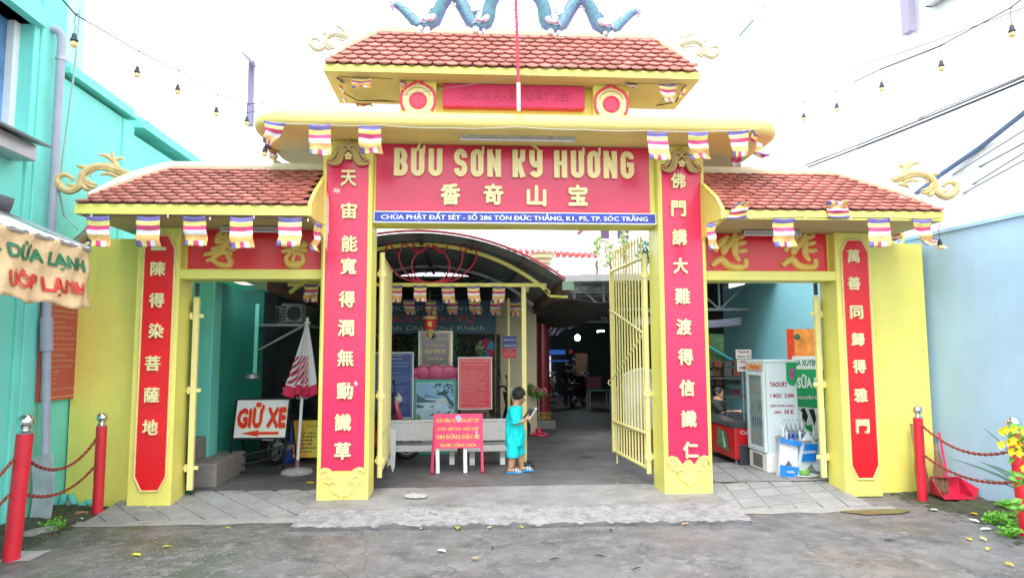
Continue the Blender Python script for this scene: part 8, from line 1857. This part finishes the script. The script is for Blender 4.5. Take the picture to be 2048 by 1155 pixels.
# hands with curled fingers closed on the toy
for (hx, hy, hz, sgn) in ((0.785, 8.962, 0.795, 1), (0.800, 9.035, 0.815, -1)):
    b.ball((hx, hy, hz), 0.026, 12, sx=1.15, sy=0.62, sz=0.95)
    for j in range(4):
        z = hz + 0.020 - j * 0.0125; L0 = (0.036, 0.040, 0.037, 0.029)[j]
        p0 = Vector((hx + 0.016, hy + 0.004 * sgn, z)); p1 = p0 + Vector((L0 * .62, 0.010 * sgn, 0.004)); p2 = p1 + Vector((L0 * .12, 0.018 * sgn, -0.004)); p3 = p2 + Vector((-L0 * .32, 0.012 * sgn, -0.004))
        b.tube([p0, p1, p2, p3], [0.0072, 0.0066, 0.006, 0.005], 8)
    b.tube([(hx - 0.004, hy - 0.004 * sgn, hz + 0.018), (hx + 0.010, hy + 0.006 * sgn, hz + 0.040), (hx + 0.026, hy + 0.014 * sgn, hz + 0.048)], [0.0095, 0.008, 0.0062], 8)
remeshed('body', b, SKIN, s, 0.0042, 3)
b = MB()
for dy in (-0.033, 0.033): b.ball(hd(0.074, dy, 0.0), 0.0085, 8)
b.build('eyes', BLACK, s, smooth=True)
b = MB(); b.tube([hd(0.084, -0.02, -0.056), hd(0.089, 0, -0.058), hd(0.084, 0.02, -0.056)], 0.004, 6); b.build('mouth', mat('lips', (0.45, 0.14, 0.12), 0.5, 0.05, 9, 0), s, smooth=True)
# hair: a cropped cap with short tufts
b = MB()
def hair(u, v):
    a = 2 * PI * u
    back = 0.5 - 0.5 * math.cos(a)      # 1 at the back of the head
    lo = R(22) - R(62) * back ** 0.55 - R(10) * back ** 3
    el = lo + (PI / 2 - lo) * v
    rr = 0.0885 + 0.006 * v + 0.003 * noise.noise((a * 3, el * 9, 1)) + 0.002 * math.sin(a * 17 + el * 21) - 0.004 * max(0, -el)
    return HC + HM @ Vector((rr * math.cos(el) * math.cos(a) * 1.0 - 0.006, rr * math.cos(el) * math.sin(a) * 0.96, 0.018 + rr * math.sin(el)))
b.grid(64, 20, hair)
r_ = random.Random(5)
for _ in range(900):
    u, v = r_.random(), r_.random() ** 0.8; p = hair(u, v); d = (p - HC - Vector((0, 0, .02))).normalized(); t = Vector((r_.uniform(-.6, .9), r_.uniform(-.6, .6), r_.uniform(-.2, .9))).normalized()
    e = p + (d * 0.6 + t * 0.5) * 0.014; w_ = d.cross(t).normalized() * 0.0016
    b.add([p - w_, p + w_, e], [(0, 1, 2)])
b.build('hair', HAIR, s, smooth=False, thick=0.0)
# clothes: lofted shells round the body
def loft(b, rings, n=40, wr=0.004, seed=0.0, mi=0):
    """rings: (cx, cy, z, rx, ry)"""
    vs, fs = [], []
    R_ = []
    for i in range(len(rings) - 1):
        for k in range(4):
            t = k / 4; R_.append([rings[i][m] + (rings[i + 1][m] - rings[i][m]) * t for m in range(5)])
    R_.append(list(rings[-1]))
    for i, (cx, cy, z, rx, ry) in enumerate(R_):
        for j in range(n):
            a = 2 * PI * j / n
            q = 1 + wr / max(rx, .01) * (math.sin(a * 5 + i * .35 + seed) + .8 * noise.noise((a * 2, i * .4, seed)) + .6 * math.sin(a * 9 - i * .5))
            vs.append((cx + rx * math.cos(a) * q, cy + ry * math.sin(a) * q, z))
    for i in range(len(R_) - 1):
        for j in range(n): fs.append((i * n + j, i * n + (j + 1) % n, (i + 1) * n + (j + 1) % n, (i + 1) * n + j))
    b.add(vs, fs, mi)
def sleeve(b, pts, rs, n=20, mi=0):
    P = smooth_path(pts, 5); k = len(P); m = len(rs) - 1; vs, fs = [], []
    for i, p in enumerate(P):
        t = i / (k - 1) * m; j0 = min(int(t), m - 1); r = rs[j0] + (rs[j0 + 1] - rs[j0]) * (t - j0)
        d = (P[min(i + 1, k - 1)] - P[max(i - 1, 0)]).normalized(); u = d.orthogonal().normalized(); w_ = d.cross(u)
        for j in range(n): a = 2 * PI * j / n; vs.append(p + (u * math.cos(a) + w_ * math.sin(a)) * r * (1 + 0.05 * math.sin(a * 4 + i)))
    for i in range(k - 1):
        for j in range(n): fs.append((i * n + j, i * n + (j + 1) % n, (i + 1) * n + (j + 1) % n, (i + 1) * n + j))
    b.add(vs, fs, mi)
b = MB()
loft(b, [(0.628, 9.055, 0.435, 0.118, 0.135), (0.630, 9.055, 0.50, 0.122, 0.138), (0.632, 9.055, 0.60, 0.124, 0.135), (0.630, 9.055, 0.72, 0.112, 0.128), (0.630, 9.055, 0.82, 0.100, 0.130), (0.632, 9.055, 0.885, 0.094, 0.150), (0.638, 9.055, 0.930, 0.080, 0.120), (0.646, 9.055, 0.950, 0.054, 0.060)], wr=0.0075)
sleeve(b, [(0.632, 8.985, 0.900), (0.624, 8.935, 0.84), (0.632, 8.912, 0.78), (0.642, 8.905, 0.735)], [0.060, 0.062, 0.062, 0.062])
sleeve(b, [(0.634, 9.125, 0.900), (0.655, 9.18, 0.84), (0.675, 9.185, 0.78)], [0.050, 0.056, 0.060])
b.build('shirt', CYAN, s, smooth=True, thick=0.004)
b = MB()
loft(b, [(0.628, 9.055, 0.47, 0.105, 0.122), (0.628, 9.055, 0.52, 0.10, 0.12)], wr=0.002)
sleeve(b, [(0.608, 9.00, 0.50), (0.600, 8.992, 0.40), (0.596, 8.988, 0.295)], [0.075, 0.082, 0.082])
sleeve(b, [(0.655, 9.10, 0.50), (0.680, 9.10, 0.40), (0.694, 9.10, 0.315)], [0.075, 0.080, 0.076])
b.build('shorts', CYAN, s, smooth=True, thick=0.004)
for (fx, fy, fz) in ((0.560, 8.985, 0.128), (0.718, 9.095, 0.132)):
    b = MB(); pl = [(fx - 0.040, fy - 0.022), (fx + 0.03, fy - 0.028), (fx + 0.11, fy - 0.046), (fx + 0.158, fy - 0.035), (fx + 0.172, fy - 0.008), (fx + 0.155, fy + 0.024), (fx + 0.09, fy + 0.032), (fx + 0.02, fy + 0.027), (fx - 0.035, fy + 0.020), (fx - 0.050, fy)]
    b.prism(pl, lambda u, v, w_: (u, v, w_), fz - 0.030, fz - 0.012); sd_ = b.build('sandal', SANDAL, s, bevel=0.004)
    b = MB()
    for j in range(4):
        q = fx + 0.062 + j * 0.014
        b.tube([(q, fy - 0.042, fz - 0.014), (q + .003, fy - 0.034, fz + 0.012), (q + .004, fy - 0.006, fz + 0.030), (q + .003, fy + 0.022, fz + 0.012), (q, fy + 0.030, fz - 0.014)], 0.006, 6, mi=j % 2)
    b.build('strap', [SANDAL, mat('sandal_white', (0.62, 0.70, 0.75), 0.5, 0.05, 9, 0)], sd_, smooth=True)
b = MB(); b.tube([(0.752 + 0.006 * math.cos(a), 8.95 + 0.024 * math.cos(a), 0.779 + 0.024 * math.sin(a)) for a in [2 * PI * i / 14 for i in range(14)]], 0.005, 6, closed=True); b.build('bracelet', mat('dark_bead', (0.10, 0.02, 0.02), 0.4, 0.1, 9, 0), s, smooth=True)
t_ = thing('toy', 'black and silver toy held in both hands by the boy', 'toy', (0.82, 9.0, 0.85))
b = MB(); b.bar((0.765, 9.0, 0.775), (0.858, 9.0, 0.905), 0.035, 0.075); b.build('body', BLACK, t_, bevel=0.01)
b = MB(); b.bar((0.805, 8.958, 0.775), (0.892, 8.955, 0.905), 0.016, 0.012); b.ball((0.897, 8.955, 0.912), 0.019, 12)
for j in range(4): b.ball((0.828 + j * 0.019, 8.949, 0.80 + j * 0.028), 0.010, 8)
b.build('silver_trim', mat('toy_silver', (0.62, 0.64, 0.66), 0.3, 0.05, 9, 0, metal=0.4), t_, smooth=True)

# seated seller at the right and the standing shopper deep in the hall
def simple_person(label, J, k, shirt, trousers, cx, cy, z0, group=None, seat=False):
    s = thing('person', label, 'person', (cx, cy, z0), group)
    P = {n: Vector((cx + v[0] * k, cy + v[1] * k, z0 + v[2] * k)) for n, v in J.items()}
    b = MB()
    b.ball(P['head'], 0.098 * k, 16, sy=0.92, sz=1.18); b.ball(P['head'] + P['face'].normalized() * 0 + Vector(J['dir']) * 0.085 * k - Vector((0, 0, 0.02 * k)), 0.022 * k, 8)
    b.ball(P['head'] + Vector(J['dir']) * 0.03 * k - Vector((0, 0, 0.06 * k)), 0.07 * k, 12)
    for sg in (-1, 1):
        e = Vector((-J['dir'][1], J['dir'][0], 0)) * sg; b.ball(P['head'] + e * 0.095 * k, 0.022 * k, 8)
    limb(b, [P['head'] - Vector((0, 0, .06 * k)), P['neck']], [0.055 * k, 0.06 * k]); limb(b, [P['neck'], P['hip']], [0.12 * k, 0.13 * k])
    for sd in 'lr':
        limb(b, [P['sh' + sd], P['el' + sd], P['wr' + sd]], [0.055 * k, 0.043 * k, 0.028 * k])
        d = (P['wr' + sd] - P['el' + sd]).normalized(); h0 = P['wr' + sd]; b.ball(h0 + d * 0.045 * k, 0.040 * k, 10, sz=0.7)
        sdv = d.orthogonal().normalized()
        for j in range(4): q = h0 + d * 0.07 * k + sdv * (j - 1.5) * 0.019 * k; b.tube([q, q + d * 0.045 * k, q + d * (0.065, .075, .07, .055)[j] * k - Vector((0, 0, 0.02 * k))], [0.011 * k, 0.010 * k, 0.008 * k], 6)
        b.tube([h0 + d * .03 * k + sdv * .03 * k, h0 + d * .06 * k + sdv * .055 * k, h0 + d * .085 * k + sdv * .055 * k], [0.013 * k, 0.011 * k, 0.009 * k], 6)
        limb(b, [P['hp' + sd], P['kn' + sd], P['an' + sd]], [0.085 * k, 0.062 * k, 0.042 * k]); limb(b, [P['an' + sd], P['an' + sd] + Vector(J['dir']) * 0.17 * k - Vector((0, 0, 0.03 * k))], [0.04 * k, 0.03 * k], flat=((0, 0, 1), 0.7))
    remeshed('body', b, SKIN, s, 0.009 * k if k < 0.9 else 0.009, 3)
    b = MB(); b.ball(P['head'] + Vector((0, 0, 0.022 * k)) - Vector(J['dir']) * 0.018 * k, 0.105 * k, 18, sz=1.08); b.build('hair', HAIR, s, smooth=True)
    b = MB()
    for sg in (-1, 1): e = Vector((-J['dir'][1], J['dir'][0], 0)) * sg; b.ball(P['head'] + Vector(J['dir']) * 0.092 * k + e * 0.035 * k + Vector((0, 0, 0.0)), 0.011 * k, 8)
    b.ball(P['head'] + Vector(J['dir']) * 0.094 * k - Vector((0, 0, 0.065 * k)), 0.014 * k, 8, sz=.4); b.build('eyes_and_mouth', BLACK, s, smooth=True)
    b = MB(); n_, h_ = P['neck'], P['hip']
    R_ = []
    for t, rx in ((0.0, .07), (0.08, .17), (0.25, .185), (0.6, .165), (1.0, .17), (1.15, .175)): q = n_.lerp(h_, t); R_.append((q.x, q.y, q.z + 0.03 * k, rx * k * (0.72 if abs(J['dir'][0]) > .7 else 1), rx * k * (1 if abs(J['dir'][0]) > .7 else .72)))
    loft(b, R_, 24, 0.006 * k)
    for sd in 'lr': sleeve(b, [P['sh' + sd].lerp(n_, .3), P['sh' + sd], P['sh' + sd].lerp(P['el' + sd], .8)], [0.07 * k, 0.072 * k, 0.068 * k])
    b.build('shirt', shirt, s, smooth=True, thick=0.004)
    b = MB()
    for sd in 'lr': sleeve(b, [P['hp' + sd] + (P['hp' + sd] - P['kn' + sd]).normalized() * .1 * k, P['hp' + sd], P['kn' + sd], P['an' + sd] + (P['kn' + sd] - P['an' + sd]).normalized() * .03 * k], [0.10 * k, 0.108 * k, 0.083 * k, 0.066 * k])
    b.build('trousers', trousers, s, smooth=True, thick=0.004); return s
SIT = dict(head=(0, 0, 0.93), face=(1, 0, 0), dir=(0.7, -0.7, 0), neck=(-0.01, 0.02, 0.76), hip=(-0.06, 0.06, 0.36), shl=(0.10, 0.12, 0.70), shr=(-0.12, -0.10, 0.70), ell=(0.20, 0.08, 0.50), elr=(0.0, -0.20, 0.48), wrl=(0.34, -0.10, 0.52), wrr=(0.22, -0.26, 0.50), hpl=(0.02, 0.12, 0.36), hpr=(-0.10, 0.0, 0.36), knl=(0.34, -0.10, 0.42), knr=(0.20, -0.28, 0.42), anl=(0.34, -0.12, 0.06), anr=(0.20, -0.30, 0.06))
simple_person('seated seller in a dark shirt behind the red chest freezer', SIT, 0.70, mat('charcoal_shirt', (0.035, 0.045, 0.045), 0.8, 0.1, 8, 0.2), mat('dark_trousers', (0.03, 0.03, 0.05), 0.8, 0.1, 8, 0.2), 4.002, 10.75, 0.34)
b = MB(); b.box(3.80, 4.12, 10.65, 10.97, 0.50, 0.54)
for xx in (3.82, 4.10):
    for yy in (10.67, 10.95): b.bar((xx, yy, 0.1), (xx, yy, 0.5), 0.025)
tag(b.build('stool', mat('brown_stool', (0.16, 0.08, 0.04), 0.5, 0.1, 5, 0)), 'low brown stool under the seated seller', 'stool')
STD = dict(head=(0.02, 0, 1.53), face=(1, 0, 0), dir=(0.5, 0.86, 0), neck=(0, 0, 1.36), hip=(0, 0, 0.92), shl=(-0.17, 0.0, 1.30), shr=(0.17, -0.02, 1.30), ell=(-0.22, 0.10, 1.05), elr=(0.22, 0.08, 1.05), wrl=(-0.10, 0.30, 1.0), wrr=(0.20, 0.30, 1.0), hpl=(-0.09, 0, 0.88), hpr=(0.09, 0, 0.88), knl=(-0.11, 0.02, 0.48), knr=(0.12, 0.05, 0.48), anl=(-0.12, 0, 0.06), anr=(0.13, 0.02, 0.06))
simple_person('standing shopper in a black top and jeans deep in the dark hall', STD, 0.72, mat('black_top', (0.012, 0.012, 0.015), 0.8, 0.1, 8, 0.2), mat('dark_jeans', (0.02, 0.03, 0.07), 0.8, 0.1, 8, 0.2), 2.85, 19.2, 0.1)
scooter('dark motor scooter beside the standing shopper in the hall', (3.15, 19.4, 0.1), R(60), MBLK)
# thing behind the metal leaf: a pale draped cloth
b = MB(); b.grid(16, 20, lambda u, v: (2.42 + u * 0.62 * (1 - 0.25 * v), 10.6 + 0.05 * math.sin(u * 9) + 0.02 * math.sin(v * 8), 1.28 - 0.85 * v + 0.12 * math.sin(PI * u) * (1 - v)))
tag(b.build('draped_cover', mat('pale_lilac_cover', (0.42, 0.42, 0.50), 0.7, 0.15, 6, 0.2), smooth=True, thick=0.005), 'pale lilac plastic cover draped behind the tall metal leaf', 'cover')
b = MB(); b.box(2.5, 3.1, 10.72, 11.2, 0.1, 1.1); tag(b.build('covered_cabinet', WOODB, bevel=0.01), 'brown cabinet under the pale lilac cover', 'cabinet')
